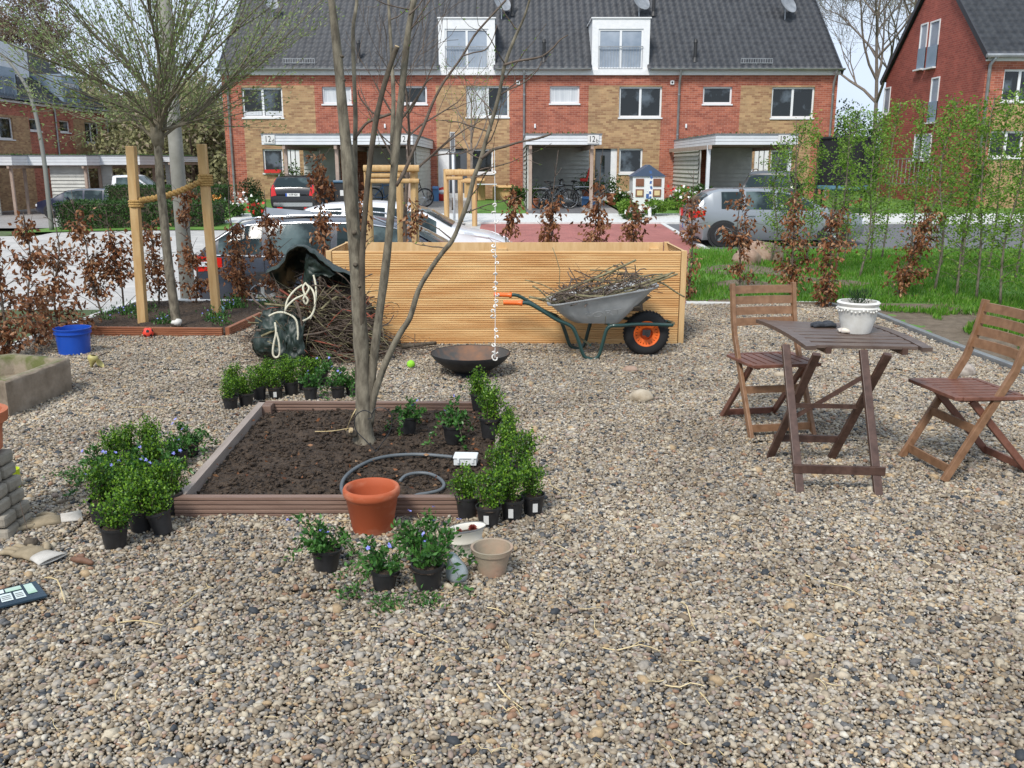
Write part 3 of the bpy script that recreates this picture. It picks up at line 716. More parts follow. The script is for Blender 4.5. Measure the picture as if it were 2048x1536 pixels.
# ---------------------------------------------------------------- carports
def boards(mb, x0, x1, z0, z1, y, th=.055, h=.17, plane='y', mi=0):
    n = max(1, round((z1-z0)/h)); hh = (z1-z0)/n
    for k in range(n):
        a_ = z0+k*hh
        if plane == 'y': mb.add([(x0,y-th,a_),(x1,y-th,a_),(x1,y-.004,a_+hh),(x0,y-.004,a_+hh),(x0,y,a_),(x1,y,a_),(x1,y,a_+hh),(x0,y,a_+hh)], [(0,1,2,3),(0,4,5,1),(0,3,7,4),(1,5,6,2)], mi)
        else: mb.add([(y-th,x0,a_),(y-th,x1,a_),(y-.004,x1,a_+hh),(y-.004,x0,a_+hh),(y,x0,a_),(y,x1,a_)], [(0,1,2,3),(0,4,5,1)], mi)
def carport(label, xa, xb, y0, y1, zb, ztop, zg, posts, wall_back=None, side=None, numbers=(), lab_d=(), green=True, name='carport'):
    t = thing(name, label, 'carport', ((xa+xb)/2, y0, zg))
    mb = MB(); mb.b2((xa,y0,zb+.02),(xb,y1,ztop)); mb.build('roof', 'beige_wood', t)
    mb = MB(); n = 3; h = (ztop-zb)/n
    for k in range(n):
        mb.b2((xa-.05,y0-.04,zb+k*h+.012),(xb+.05,y0-.003,zb+(k+1)*h))
        for x in (xa, xb): s_ = -1 if x == xa else 1; mb.b2((x+s_*.003,y0,zb+k*h+.012),(x+s_*.05,y1,zb+(k+1)*h))
    mb.build('fascia', 'light_cladding', t)
    mb = MB(); mb.b2((xa-.07,y0-.07,ztop),(xb+.07,y1,ztop+.05)); mb.build('roof_edge', 'felt', t)
    mb = MB(); rs = np.random.RandomState(int(abs(xa)*10)); n = 500
    Pn = np.stack([rs.uniform(xa,xb,n), rs.uniform(y0+.1,y1-.1,n), np.full(n, ztop+.05)], 1); V, Fc = leaves(Pn, rs.normal(0,.4,(n,3))+[0,0,1], rs.uniform(.03,.11,n), .04, rs=rs)
    npmesh('roof_greenery', V, Fc, 'leaf_shrub', t)['kind'] = 'stuff'
    for x in posts:
        mb = MB(); mb.b2((x-.06,y0+.2,zg-.1),(x+.06,y0+.32,zb)); mb.build('post', 'light_cladding' if 'open left' in label else 'beige_wood', t)
    for x in posts: mb = MB(); mb.b2((x-.05,y0+.0,zb-.14),(x+.05,y1,zb-.002)); mb.build('beam', 'beige_wood', t)
    for (x0,x1,y) in (wall_back or []):
        mb = MB(); boards(mb, x0, x1, zg-.05, zb-.01, y); mb.b2((x0,y+.002,zg-.05),(x1,y+.06,zb-.01)); mb.build('cladding', 'grey_cladding', t)
    for (x,ya,yb,sgn) in (side or []):
        mb = MB(); boards(mb, ya, yb, zg-.05, zb+.0, x, plane='x') if sgn < 0 else None
        if sgn > 0:
            n = 15; hh = (zb-zg)/n
            for k in range(n): a_ = zg+k*hh; mb.add([(x+.03,ya,a_),(x+.03,yb,a_),(x+.004,yb,a_+hh),(x+.004,ya,a_+hh),(x,ya,a_),(x,yb,a_)], [(3,2,1,0),(0,1,5,4)])
        mb.b2((x+.002 if sgn < 0 else x-.06,ya,zg-.05),(x+.06 if sgn < 0 else x-.002,yb,zb)); mb.build('side_wall', 'grey_cladding', t)
    for tx, x in numbers:
        mb = MB(); mb.b2((x-.2,y0-.085,zb+.05),(x+.2,y0-.045,ztop-.0)); pl = mb.build('house_number_plate', 'plate_white', t)
        text_mesh(tx[:2], 'number', .3, 'ink', (x-.045,y0-.088,(zb+ztop)/2+.02), (R(90),0,0), pl, sx=.8); text_mesh(tx[2:], 'letter', .19, 'ink', (x+.14,y0-.088,(zb+ztop)/2-.03), (R(90),0,0), pl)
    return t
CZ0, CZ1 = P(1024, 290, CY).z, P(1024, 270, CY).z
cx = lambda px: P(px, 290, CY).x
gz = zt(0, CY+1)
carport('wide grey carport with two white number plates and a dark hatchback before it', cx(527), cx(823), CY, HY-.01, CZ0, CZ1, gz, [P(569,330,CY).x, cx(670), cx(683), cx(815)],
        wall_back=[(P(608,330,39).x, P(680,330,39).x, 39.0), (P(735,330,38.5).x, P(832,330,38.5).x, 38.5)], side=[(cx(818), CY+2.2, HY-.01, 1)], numbers=(('12d', cx(540)), ('12c', cx(808))))
carport('narrow grey carport with bicycles parked inside', cx(1054), cx(1200), CY, HY-.01, CZ0, CZ1, gz, [cx(1061), cx(1185)],
        wall_back=[(P(1058,330,38.6).x, P(1178,330,38.6).x, 38.6)], side=[(P(1055,330,CY).x, 34.6, HY-.01, -1)], numbers=(('12b', cx(1186)),))
carport('grey clad carport with an open left side and a dark van under it', cx(1433), cx(1592), CY, HY-.01, CZ0, CZ1, gz, [cx(1411)+.18, cx(1585)],
        wall_back=[(P(1417,330,38.6).x, P(1503,330,38.6).x, 38.6)], side=[(cx(1433), 36.4, HY-.01, -1)], numbers=(('12a', cx(1566)),))
# ---------------------------------------------------------------- house on the right, its gable end towards the street
RX = P(1975,112,35).x; RY0 = 35.0; RY1 = 44.2; RZE = P(1975,113,35).z; RZR = RZE + (RY1-RY0)/2*.86; RM = (RY0+RY1)/2; RX2 = RX+16
rh = thing('brick_end_house', 'red brick house on the right with its gable end facing left', 'house', (RX+8, RM, .1))
def gP(px, py):                                # sight line onto the gable plane
    d = ray(px, py); t = RX/d.x; return d.y*t, EYE+d.z*t
gw = []
for a_, b_, c_, d_, n_ in ((1839,1853,48,137,1),(1858,1877,42,134,1),(1860,1876,155,244,1),(1768,1780,175,228,1),(1828,1862,268,320,2)):
    ya, yb = gP(b_, (c_+d_)/2)[0], gP(a_, (c_+d_)/2)[0]; zb_ = gP((a_+b_)/2, d_)[1]; za_ = gP((a_+b_)/2, c_)[1]; gw.append((ya, yb, zb_, za_, n_))
wg = wall_grid([('wall', (RY0, RY1, -.5, RZE))], [w[:4] for w in gw if w[3] < RZE], RX, plane='x')
W1 = wg['wall']
# gable triangle as strips round its windows
steps = 24; tri_h = [w for w in gw if w[3] >= RZE]
zz = sorted(set([RZE + (RZR-RZE)*i/steps for i in range(steps+1)] + [q for w in tri_h for q in w[2:4] if q > RZE]))
for z0, z1 in zip(zz, zz[1:]):
    def half(z): return (RZR-z)/.86
    zc = (z0+z1)/2; cuts = sorted([(w[0], w[1]) for w in tri_h if w[2] < zc < w[3]])
    def yl_(z, s): return RM + s*half(z)
    left = [yl_(z0,-1), yl_(z1,-1)]; 
    for ya, yb in cuts: W1.add([(RX,left[0],z0),(RX,ya,z0),(RX,ya,z1),(RX,left[1],z1)], [(0,1,2,3)]); left = [yb, yb]
    W1.add([(RX,left[0],z0),(RX,yl_(z0,1),z0),(RX,yl_(z1,1),z1),(RX,left[1],z1)], [(0,1,2,3)])
# cut the part of tall windows that lies below the eaves line
W1.build('wall', 'red_brick_shaded', rh)
for w in gw:
    ya, yb, z0, z1, n_ = w
    zm = z0 + (z1-z0)*.46 if (z1-z0) > 1.6 else z0
    if z1-z0 > 1.6:
        mb = MB(); mb.b2((RX-.05,ya,z0),(RX+.01,yb,zm)); mb.build('balustrade_panel', 'blue_cladding', rh)
    window(rh, ya, yb, z0, z1, RX-.13, n_, 'glass_sky', plane='x', t=.06)
fw = []
for a_, b_, c_, d_, n_ in ((2006,2075,138,203,2),(1993,2062,262,315,2)):
    fw.append((P(a_,170,RY0).x, P(b_,170,RY0).x, P(1024,d_,RY0).z, P(1024,c_,RY0).z, n_))
for k in range(1, 3): fw += [(w[0]+k*6.2, w[1]+k*6.2, w[2], w[3], 2) for w in fw[:2]]
wg = wall_grid([('front_wall', (RX, RX2, -.5, RZE)), ('yellow_brick_panel', (P(1993,200,RY0).x, P(2090,200,RY0).x, -.5, P(1024,205,RY0).z))], [w[:4] for w in fw], RY0)
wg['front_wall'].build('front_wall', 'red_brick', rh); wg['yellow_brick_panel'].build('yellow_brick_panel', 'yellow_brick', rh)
for w in fw: window(rh, w[0], w[1], w[2], w[3], RY0, 2, 'glass_dark')
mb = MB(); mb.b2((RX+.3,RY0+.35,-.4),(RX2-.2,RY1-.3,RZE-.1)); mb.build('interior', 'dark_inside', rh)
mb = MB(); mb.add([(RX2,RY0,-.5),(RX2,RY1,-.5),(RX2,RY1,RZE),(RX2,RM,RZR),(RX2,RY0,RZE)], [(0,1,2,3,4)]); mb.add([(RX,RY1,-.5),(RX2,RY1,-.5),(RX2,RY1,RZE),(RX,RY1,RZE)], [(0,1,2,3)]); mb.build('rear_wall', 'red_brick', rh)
tile_roof(RX-.15, RX2, RY0-.32, RZE-.05, RM, RZR+.22, rh)
mb = MB(); mb.add([(RX-.15,RM,RZR+.2),(RX2,RM,RZR+.2),(RX2,RY1+.3,RZE-.1),(RX-.15,RY1+.3,RZE-.1)], [(0,1,2,3)]); mb.build('rear_roof', 'roof_tile', rh)
mb = MB(); mb.bar((RX-.14,RY0-.32,RZE-.06),(RX-.14,RM,RZR+.18),.05,.2); mb.bar((RX-.14,RY1+.3,RZE-.15),(RX-.14,RM,RZR+.18),.05,.2); mb.build('verge_board', 'ridge_metal', rh)
mb = MB(); mb.b2((RX-.05,RY0-.1,RZE-.16),(RX2,RY0-.003,RZE+.0)); mb.build('fascia', 'white_paint', rh)
mb = MB(); mb.tube([(RX-.2,RY0-.36,RZE+.0),(RX2,RY0-.36,RZE+.0)], .075, 8); mb.build('gutter', 'zinc', rh)
mb = MB(); mb.tube([(RX+.15,RY0-.35,RZE-.05),(RX+.1,RY0-.08,RZE-.3),(RX+.1,RY0-.08,0)], .06, 8); mb.build('downpipe', 'zinc', rh, smooth=True)
for px in (2022, 2047):
    d = ray(px, 8); t = (RZE-EYE-.86*RY0)/(d.z-.86*d.y); q = d*t+Vector((0,0,EYE)); mb = MB(); mb.tube([q-Vector((0,0,.2)), q+Vector((0,0,.6))], .11, 10); mb.tube([q+Vector((0,0,.6)), q+Vector((0,0,.72))], .13, 10); mb.build('vent_pipe', 'black_plastic', rh)
mb = MB()
ya, za = gP(1830, 318); yb, zb = gP(1930, 318)
for z in (za, za-1.0): mb.bar((RX-1.2,yb,z),(RX-1.2,ya,z),.04,.05)
for k in range(12): y = lerp(yb, ya, k/11); mb.bar((RX-1.2,y,za),(RX-1.2,y,za-1.0),.03,.03)
mb.build('terrace_railing', 'zinc', rh)
# ---------------------------------------------------------------- row on the far left, seen along its front
A_ = P(2, 212, 50); B_ = P(213, 226, 63)
vx = Vector((B_.x-A_.x, B_.y-A_.y, 0)); ln = vx.length; ang = math.atan2(vx.y, vx.x)
LZG = -.8; LZE = B_.z
lh = thing('brick_row_house', 'farther brick terrace on the left seen along its front with blue clad dormers', 'row house', (B_.x, B_.y, LZG), ang)
ORG[lh.name] = (0, 0, 0)                       # parts given in the row's own coordinates: x along the front, z from its ground
X1 = 0.0; X0 = -34.0; ze = LZE-LZG
def lxy(px):                                   # facade x of a picture column
    d = ray(px, 250); ux, uy = math.cos(ang), math.sin(ang)
    t = (B_.x*uy - B_.y*ux)/(d.x*uy - d.y*ux); return (d.x*t-B_.x)*ux + (d.y*t-B_.y)*uy
def lz(px, py):
    d = ray(px, py); x = lxy(px); yw = B_.y + x*math.sin(ang); return EYE + d.z*yw/d.y - LZG
ws = []
for a_, b_, c_, d_, n_ in ((-26,26,233,278,2),(59,82,237,262,1),(119,140,241,265,1),(169,197,245,286,2)):
    ws.append((lxy(a_), lxy(b_), lz((a_+b_)/2, d_), lz((a_+b_)/2, c_), n_))
prs = [(lxy(-30), lxy(58), 0, lz(30,231)), (lxy(147), lxy(200), 0, lz(170,240))]
wg = wall_grid([('wall', (X0, X1, 0, ze))] + [('yellow_brick_panel%d' % i, r) for i, r in enumerate(prs)], [w[:4] for w in ws], 0)
wg['wall'].build('wall', 'red_brick', lh)
for i in range(2): wg['yellow_brick_panel%d' % i].build('yellow_brick_panel', 'yellow_brick', lh)
for w in ws: window(lh, *w[:4], 0, w[4], 'glass_dark')
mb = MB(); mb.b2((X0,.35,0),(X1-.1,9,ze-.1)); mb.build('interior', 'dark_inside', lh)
mb = MB(); mb.add([(X1,0,0),(X1,9.5,0),(X1,9.5,ze),(X1,4.75,ze+4),(X1,0,ze)], [(0,1,2,3,4)]); mb.build('gable_wall', 'red_brick', lh)
tile_roof(X0, X1+.1, -.3, ze, 4.75, ze+4.1, lh)
mb = MB(); mb.add([(X0,4.75,ze+4.05),(X1+.1,4.75,ze+4.05),(X1+.1,9.8,ze-.1),(X0,9.8,ze-.1)], [(0,1,2,3)]); mb.build('rear_roof', 'roof_tile', lh)
mb = MB(); mb.b2((X0,-.12,ze-.1),(X1,-.003,ze+.02)); mb.build('fascia', 'white_paint', lh)
for px in (110, 212):
    x = min(lxy(px), -.15); mb = MB(); mb.tube([(x,-.08,ze-.1),(x,-.08,0)], .055, 8); mb.build('downpipe', 'zinc', lh)
for a_, b_, top in ((lxy(-8), lxy(40), 133), (lxy(131), lxy(164), 151)):
    zt_ = lz(20 if top == 133 else 148, top); mb = MB(); mb.b2((a_,-.05,ze),(a_+.3,.1,zt_)); mb.b2((b_-.3,-.05,ze),(b_,.1,zt_)); mb.b2((a_+.3,-.05,zt_-.45),(b_-.3,.1,zt_)); mb.b2((a_+.3,-.05,ze),(b_-.3,.1,ze+.2)); mb.b2((a_,.1,ze+.3),(b_,3.6,zt_-.01)); mb.build('dormer', 'blue_cladding', lh)
    window(lh, a_+.3, b_-.3, ze+.2, zt_-.45, -.1, 2, 'glass_sky', sill=False, name='dormer_window')
    mb = MB()
    for k in range(14): x = lerp(a_+.3, b_-.3, k/13); mb.bar((x,-.1,ze+.2),(x,-.1,ze+1.2),.03,.03)
    mb.bar((a_+.3,-.1,ze+1.2),(b_-.3,-.1,ze+1.2),.04,.04); mb.build('balcony_railing', 'blue_cladding', lh)
mb = MB(); mb.b2((lxy(45),1.6,ze+.5),(lxy(124),4.4,ze+3.35)); mb.build('roof_box', 'light_cladding', lh)
for px in (62, 92):
    x = lxy(px); mb = MB(); mb.tube([(x,.6,ze+.5),(x,.6,ze+1.5)], .12, 8); mb.build('vent_pipe', 'black_plastic', lh)
# its carports step out from the front towards the drive
for k, (lab, px0, px1, py0, py1, Y) in enumerate((('pale clad carport at the left edge before the far terrace', -90, 22, 312, 331, 44), ('pale clad carport behind the street lamp before the far terrace', 30, 172, 312, 331, 45.5), ('pale clad carport behind the dark estate car at the far left', 182, 278, 312, 330, 47), ('last pale carport of the far terrace beside the woods', 292, 345, 313, 324, 50))):
    xa, xb = P(px0, 320, Y).x, P(px1, 320, Y).x; zb, ztp = P(100, py1, Y).z, P(100, py0, Y).z
    xm = lerp(xa, xb, .5)
    carport(lab, xa, xb, Y, Y+4.5, zb, ztp, zt(xa, Y)-.0, [xa+.25, xb-.2], wall_back=[(lerp(xa,xb,[.1,.42,.05,.6][k]), lerp(xa,xb,[.62,.96,.35,.9][k]), Y+.4)], numbers=())
# ---------------------------------------------------------------- cars
def make_car(name, label, loc, rz, paint, prof, belt, hw, rw, wheels, wr, sidew, rearw=None, frontw=None, lights='rear', length=4.6, rails=None, plate=None, kind='car', trim=False, sc=1.0, tail=None, spokes=5, sill=.22, extra=None):
    """x along the car from tail (0) to nose; prof: (x, top height); belt: (x, height); hw: (x, half width)"""
    t = thing(name, label, kind, loc, rz); ORG[t.name] = (0,0,0); t.scale = (sc,)*3 if not hasattr(sc, '__len__') else sc
    xs = sorted(set([p[0] for p in prof] + [p[0] for p in belt] + list(np.linspace(0, length, 40))))
    top = lambda x: itp(x, prof); bl = lambda x: min(itp(x, belt), top(x)-.02); w = lambda x: itp(x, hw)
    def roofw(x): h = top(x)-bl(x); return w(x) - (w(x)-rw)*min(1, max(0, h/.42)) if h > .03 else w(x)-.03
    def ring(x):
        b, tp, W_, r_ = bl(x), top(x), w(x), roofw(x); s_ = sill + (.10 if x < .25 or x > length-.3 else 0)
        return [(W_*.9, s_-.04), (W_*.97, s_+.06), (W_, lerp(s_, b, .45)), (W_*.995, b-.08), (W_*.965, b), (lerp(W_*.965, r_, .5)+.012, lerp(b, tp, .5)), (r_, tp-.045), (r_*.82, tp-.008), (r_*.4, tp+.008), (0, tp+.012)]
    mb = MB(); n = 0; V = []; Fc = []
    for x in xs:
        rg = ring(x); full = [(y, z) for y, z in rg] + [(-y, z) for y, z in rg[-2::-1]]; n = len(full); V += [(x, y, z) for y, z in full]
    for i in range(len(xs)-1):
        for j in range(n-1): Fc.append((i*n+j, i*n+j+1, (i+1)*n+j+1, (i+1)*n+j))
        Fc.append((i*n+n-1, i*n, (i+1)*n, (i+1)*n+n-1))
    Fc.append(tuple(range(n))); Fc.append(tuple((len(xs)-1)*n+j for j in range(n)))
    mb.add(V, Fc); body = mb.build('body', paint, t, smooth=True, angle=38)
    def sp(x, u, off=.006):                     # side surface, u from belt (0) to roof edge (1)
        b, tp, W_, r_ = bl(x), top(x), w(x), roofw(x)
        pts = [(W_*.965, b), (lerp(W_*.965, r_, .5)+.012, lerp(b, tp, .5)), (r_, tp-.045)]
        y, z = (lerp(pts[0][0], pts[1][0], u*2), lerp(pts[0][1], pts[1][1], u*2)) if u < .5 else (lerp(pts[1][0], pts[2][0], u*2-1), lerp(pts[1][1], pts[2][1], u*2-1))
        return y+off, z
    for sgn in (1, -1):
        for k, (xa, xb) in enumerate(sidew):    # side windows follow the slanting roof line
            mb = MB(); m = 10; vs = []
            for i in range(m+1):
                x = lerp(xa, xb, i/m)
                for u in (.07, .5, .93): y, z = sp(x, u); vs.append((x, sgn*y, z))
            fs = [(i*3+j, i*3+j+1, i*3+j+4, i*3+j+3) for i in range(m) for j in range(2)]
            mb.add(vs, fs); mb.build('side_window', 'car_glass', t)
        if trim:
            mb = MB(); a_, b_ = sidew[0][0]-.06, sidew[-1][1]+.05
            mb.tube([(lerp(a_,b_,i/30), sgn*(sp(lerp(a_,b_,i/30), .97)[0]+.004), sp(lerp(a_,b_,i/30), .97)[1]) for i in range(31)], .013, 5)
            mb.tube([(lerp(a_,b_,i/12), sgn*(sp(lerp(a_,b_,i/12), .0)[0]+.004), sp(lerp(a_,b_,i/12), .0)[1]) for i in range(13)], .012, 5); mb.build('window_trim', 'chrome', t)
            mb = MB(); mb.tube([(x, sgn*(w(x)+.004), .46) for x in np.linspace(wheels[0]+.5, wheels[1]-.5, 8)], .015, 5); mb.build('door_trim', 'chrome', t)
        for xd in sidew_doors(sidew):           # door joints and handles
            mb = MB(); mb.tube([(xd, sgn*(w(xd)*.998+.001), z) for z in np.linspace(sill+.12, bl(xd)-.05, 6)], .005, 4); mb.build('door_joint', 'black_plastic', t)
            mb = MB(); mb.box((xd+.16, sgn*(w(xd)+.012), bl(xd)-.12), (.17, .03, .028)); mb.build('door_handle', paint, t, bevel=.008)
    def topglass(nm, xa, xb, inset=.90):
        mb = MB(); vs = []
        for i in range(9):
            x = lerp(xa, xb, i/8); r_ = roofw(x)*inset
            for u in np.linspace(-1, 1, 7):
                dz = (top(x+.02)-top(x-.02))/.04; nl = math.hypot(1, dz); o_ = .012
                z = top(x) + .012 - abs(u)*.012 - (.02 if abs(u) > .9 else 0); vs.append((x - dz/nl*o_, u*r_, z + o_/nl))
        mb.add(vs, [(i*7+j, i*7+j+1, i*7+j+8, i*7+j+7) for i in range(8) for j in range(6)]); mb.build(nm, 'car_glass', t, smooth=True)
    if frontw: topglass('windscreen', *frontw)
    if rearw: topglass('rear_window', *rearw)
    for xw in wheels:
        for sgn in (1, -1):
            y = w(xw)
            mb = MB(); M = Matrix.Rotation(R(90), 3, 'X'); mb.lathe([(.02, sgn*-.004), (wr+.055, sgn*-.004)], (xw, sgn*(y+.001)-0, wr), 28, M=M); mb.build('wheel_arch', 'black_plastic', t)
            mb = MB(); hb = .2; prof_ = [(wr*.64, -hb/2), (wr*.95, -hb/2), (wr, -hb/2+.03), (wr, hb/2-.03), (wr*.95, hb/2), (wr*.66, hb/2+.002)]
            mb.lathe(prof_, (xw, sgn*(y-.072), wr), 30, M=M); wl_ = mb.build('tyre', 'black_rubber', t, smooth=True, angle=35)
            mb = MB(); f = sgn*(y+.022); mb.lathe([(wr*.66, 0), (wr*.61, .012), (wr*.60, -.04)], (xw, f, wr), 30, M=Matrix.Rotation(R(90*sgn), 3, 'X'))
            mb.lathe([(.0, .01), (.055, .008), (.06, -.02)], (xw, f, wr), 14, M=Matrix.Rotation(R(90*sgn), 3, 'X'))
            for k in range(spokes):
                a_ = 2*math.pi*k/spokes+.3; ca, sa = math.cos(a_), math.sin(a_)
                mb.bar((xw+ca*.04, f-sgn*.012, wr+sa*.04), (xw+ca*wr*.62, f-sgn*.008, wr+sa*wr*.62), .055, .02, up=(0,1,0))
            mb.build('rim', 'alloy', wl_, smooth=True, angle=30)
            mb = MB(); mb.lathe([(.01, 0), (wr*.62, 0)], (xw, sgn*(y-.045), wr), 20, M=M); mb.build('brake_disc', 'black_plastic', wl_)
    for sgn in (1, -1):
        xm = (frontw[0] if frontw else length*.7)-.15; y, z = sp(xm, .12); mb = MB(); mb.blob((xm, sgn*(y+.13), z+.06), (.07,.11,.075), 0, sub=2); mb.tube([(xm, sgn*y, z), (xm, sgn*(y+.1), z+.03)], .022, 5); mb.build('mirror', paint if paint != 'paint_blueblack' else 'paint_blueblack', t, smooth=True)
    if tail: tail(t, w, top, bl)
    mb = MB()
    for sgn in (1, -1): mb.box((length-.17, sgn*(w(length-.2)-.22), bl(length-.3)-.2), (.28,.36,.15))
    mb.build('headlights', 'clear_lens', t, bevel=.04)
    if rails:
        for sgn in (1, -1):
            a_, b_ = rails; mb = MB(); mb.tube([(a_, sgn*(roofw(a_)-.06), top(a_)-.02)] + [(lerp(a_,b_,i/10), sgn*(roofw(lerp(a_,b_,i/10))-.05), top(lerp(a_,b_,i/10))+.045) for i in range(1,10)] + [(b_, sgn*(roofw(b_)-.06), top(b_)-.02)], .017, 6); mb.build('roof_rail', 'chrome', t, smooth=True)
    if plate:
        mb = MB(); mb.box((-.012 + plate[2], 0, plate[1]), (.012, .52, .115)); pl = mb.build('number_plate', 'plate_white', t)
        mb = MB(); mb.box((-.02 + plate[2], .235, plate[1]), (.012, .05, .11)); mb.build('plate_band', 'plate_blue', pl)
        tx = text_mesh(plate[0], 'plate_text', .105, 'ink', (-.022+plate[2], -.02, plate[1]), (R(90),0,R(-90)), pl, sx=.8)
    return t
def sidew_doors(sw): return [(sw[i][1]+sw[i+1][0])/2 for i in range(len(sw)-1)]
def tail_side(z0, z1, xlen=.45, mid=True):
    def f(t, w, top, bl):
        for sgn in (1, -1):
            mb = MB(); m = 8; vs = []
            for i in range(m+1):
                x = lerp(.005, xlen, i/m); zz0 = lerp(z0, z0+.08, (i/m)**2); zz1 = lerp(z1, z1-.02, i/m)
                for z in (zz0, (zz0+zz1)/2, zz1): vs.append((x, sgn*(w(x)*.997+.012), z))
            mb.add(vs, [(i*3+j, i*3+j+1, i*3+j+4, i*3+j+3) for i in range(m) for j in range(2)])
            mb.b2((-.015, sgn*(w(0)-.30), z0), (.02, sgn*(w(0)*.99), z1)); tl = mb.build('tail_light', 'red_lens', t, bevel=.01)
            if mid: mb = MB(); zc = (z0+z1)/2; mb.b2((.0, sgn*(w(.1)*.997+.014), zc-.035), (xlen*.75, sgn*(w(.2)*.997+.02), zc+.035)); mb.b2((-.022, sgn*(w(0)-.28), zc-.03), (-.01, sgn*(w(0)-.02), zc+.03)); mb.build('reversing_lens', 'clear_lens', tl)
    return f
HW = lambda L, a=.90: [(0,a-.09),(.12,a-.045),(.5,a-.01),(1.5,a),(L-1.2,a),(L-.5,a-.05),(L-.15,a-.16),(L,a-.28)]
# dark estate car right behind the hedge
Yw = 13.55; L = 4.75
prof_e = [(0,.72),(.03,.98),(.22,1.16),(.55,1.38),(.8,1.45),(1.6,1.49),(2.5,1.475),(3.0,1.40),(3.35,1.24),(3.75,1.02),(4.2,.93),(4.6,.80),(4.72,.66),(4.75,.55)]
zg = P(1024, 430, Yw+.4).z - 1.53
make_car('estate_car', 'dark blue estate car with chrome roof rails parked behind the brown hedge', (P(386,520,Yw).x, Yw+.9, zg), 0, 'paint_blueblack', prof_e,
    [(0,.9),(.3,.96),(3.6,.9),(4.75,.85)], HW(L), .70, (1.0, 3.85), .335, [(.36,1.0),(1.09,2.02),(2.12,3.10)], (.06,.5), (3.02,3.68), length=L, rails=(.45,2.9), trim=True, tail=tail_side(.72,.95,.42))
pk = MB(); o = Vector((P(386,520,Yw).x, Yw+.9, zg)); 
pk.add([o+Vector(q) for q in ((.95,-.45,1.49),(1.95,-.52,1.515),(1.9,-.02,1.52),(.9,-.1,1.6),(.95,-.45,1.515),(1.95,-.52,1.535),(1.9,-.02,1.54),(.9,-.1,1.625))], [(0,3,2,1),(4,5,6,7),(0,1,5,4),(1,2,6,5),(2,3,7,6),(3,0,4,7)])
tag(pk.build('folded_panel', 'zinc'), 'thin folded grey panel lying on the roof of the dark estate car', 'panel')
# white car behind it
L = 4.4; Y2 = 17.0
prof_h = [(0,.7),(.05,1.0),(.2,1.15),(.5,1.38),(.85,1.46),(1.7,1.5),(2.3,1.46),(2.75,1.33),(3.25,1.05),(3.45,.98),(3.9,.9),(4.25,.76),(4.4,.55)]
zg = P(1024, 404, Y2+.4).z - 1.5
make_car('hatchback', 'white hatchback parked nose right behind the dark estate car', (P(1030,480,Y2).x-L, Y2+.9, zg), 0, 'paint_white', prof_h,
    [(0,.88),(.3,.97),(3.3,.9),(4.4,.82)], HW(L), .71, (.8, 3.5), .32, [(.45,1.2),(1.3,2.0),(2.1,2.95)], (.1,.5), (2.5,3.22), length=L, tail=tail_side(.75,.95,.3))
# grey compact at the bank
L = 4.2; Y3 = GT(1450, 495).y
zg = zt(5, Y3); s3 = (EYE + (330-374)/F_PX*Y3 - zg)/1.5
make_car('hatchback', 'silver grey hatchback parked on the dark road above the grass bank', (P(1381,440,Y3).x, Y3+.87, zg), 0, 'paint_grey',
    [(0,.62),(.02,.85),(.12,1.02),(.32,1.27),(.52,1.42),(.72,1.475),(1.6,1.49),(2.2,1.45),(2.6,1.32),(3.1,1.04),(3.35,.98),(3.8,.9),(4.08,.76),(4.2,.52)],
    [(0,.84),(.3,.95),(1.2,.93),(3.2,.9),(4.2,.8)], [(0,.70),(.1,.80),(.3,.86),(1.2,.88),(3.2,.88),(3.8,.82),(4.1,.68),(4.2,.5)], .68, (.78, 3.36), .32, [(.72,1.22),(1.3,1.92),(2.02,2.85)], (.09,.42), (2.28,3.05), length=L, sc=(s3*1.1, s3, s3), tail=tail_side(.74,.95,.34,mid=False), spokes=5, plate=('', .5, .02))
# black estate in front of the wide carport, tail to the camera
L = 4.5; Y4 = 32.0; zg = zt(-7.5, Y4)+.03; x4 = P(586, 400, Y4).x
def tail_tall(t, w, top, bl):
    for sgn in (1, -1):
        mb = MB(); mb.add([(-.02,sgn*.80,.72),(-.02,sgn*.60,.76),(.0,sgn*.66,1.0),(.32,sgn*.60,1.36),(.34,sgn*.69,1.36),(.03,sgn*.80,1.0)], [(0,1,2,5),(5,2,3,4)]); mb.add([(.0,sgn*.81,.72),(.3,sgn*.885,.8),(.3,sgn*.86,.98),(.02,sgn*.83,1.0)], [(0,1,2,3)]); mb.build('tail_light', 'red_lens', t)
    mb = MB(); mb.b2((-.05,-.72,.36),(.02,.72,.5)); mb.build('bumper_trim', 'chrome', t)
    mb = MB(); mb.b2((-.03,.4,.26),(.0,.6,.33)); mb.b2((-.03,-.6,.26),(.0,-.4,.33)); mb.build('rear_reflectors', 'red_lens', t)
make_car('estate_car', 'black estate car with tall red tail lights facing the wide carport', (x4, Y4, zg), R(90), 'paint_black',
    [(0,.8),(.02,1.0),(.30,1.40),(.5,1.46),(1.5,1.48),(2.4,1.44),(2.9,1.3),(3.35,1.03),(3.9,.95),(4.3,.8),(4.5,.5)], [(0,.98),(3.3,.92),(4.5,.85)], [(0,.83),(.3,.87),(1,.88),(3.5,.87),(4.3,.75),(4.5,.6)], .66, (.9,3.6), .32,
    [(.4,1.0),(1.1,1.9),(2.0,2.9)], (.05,.28), (2.5,3.3), length=L, tail=tail_tall, sc=.93, plate=('H FP 424', .78, 0), rails=(.5,2.3))
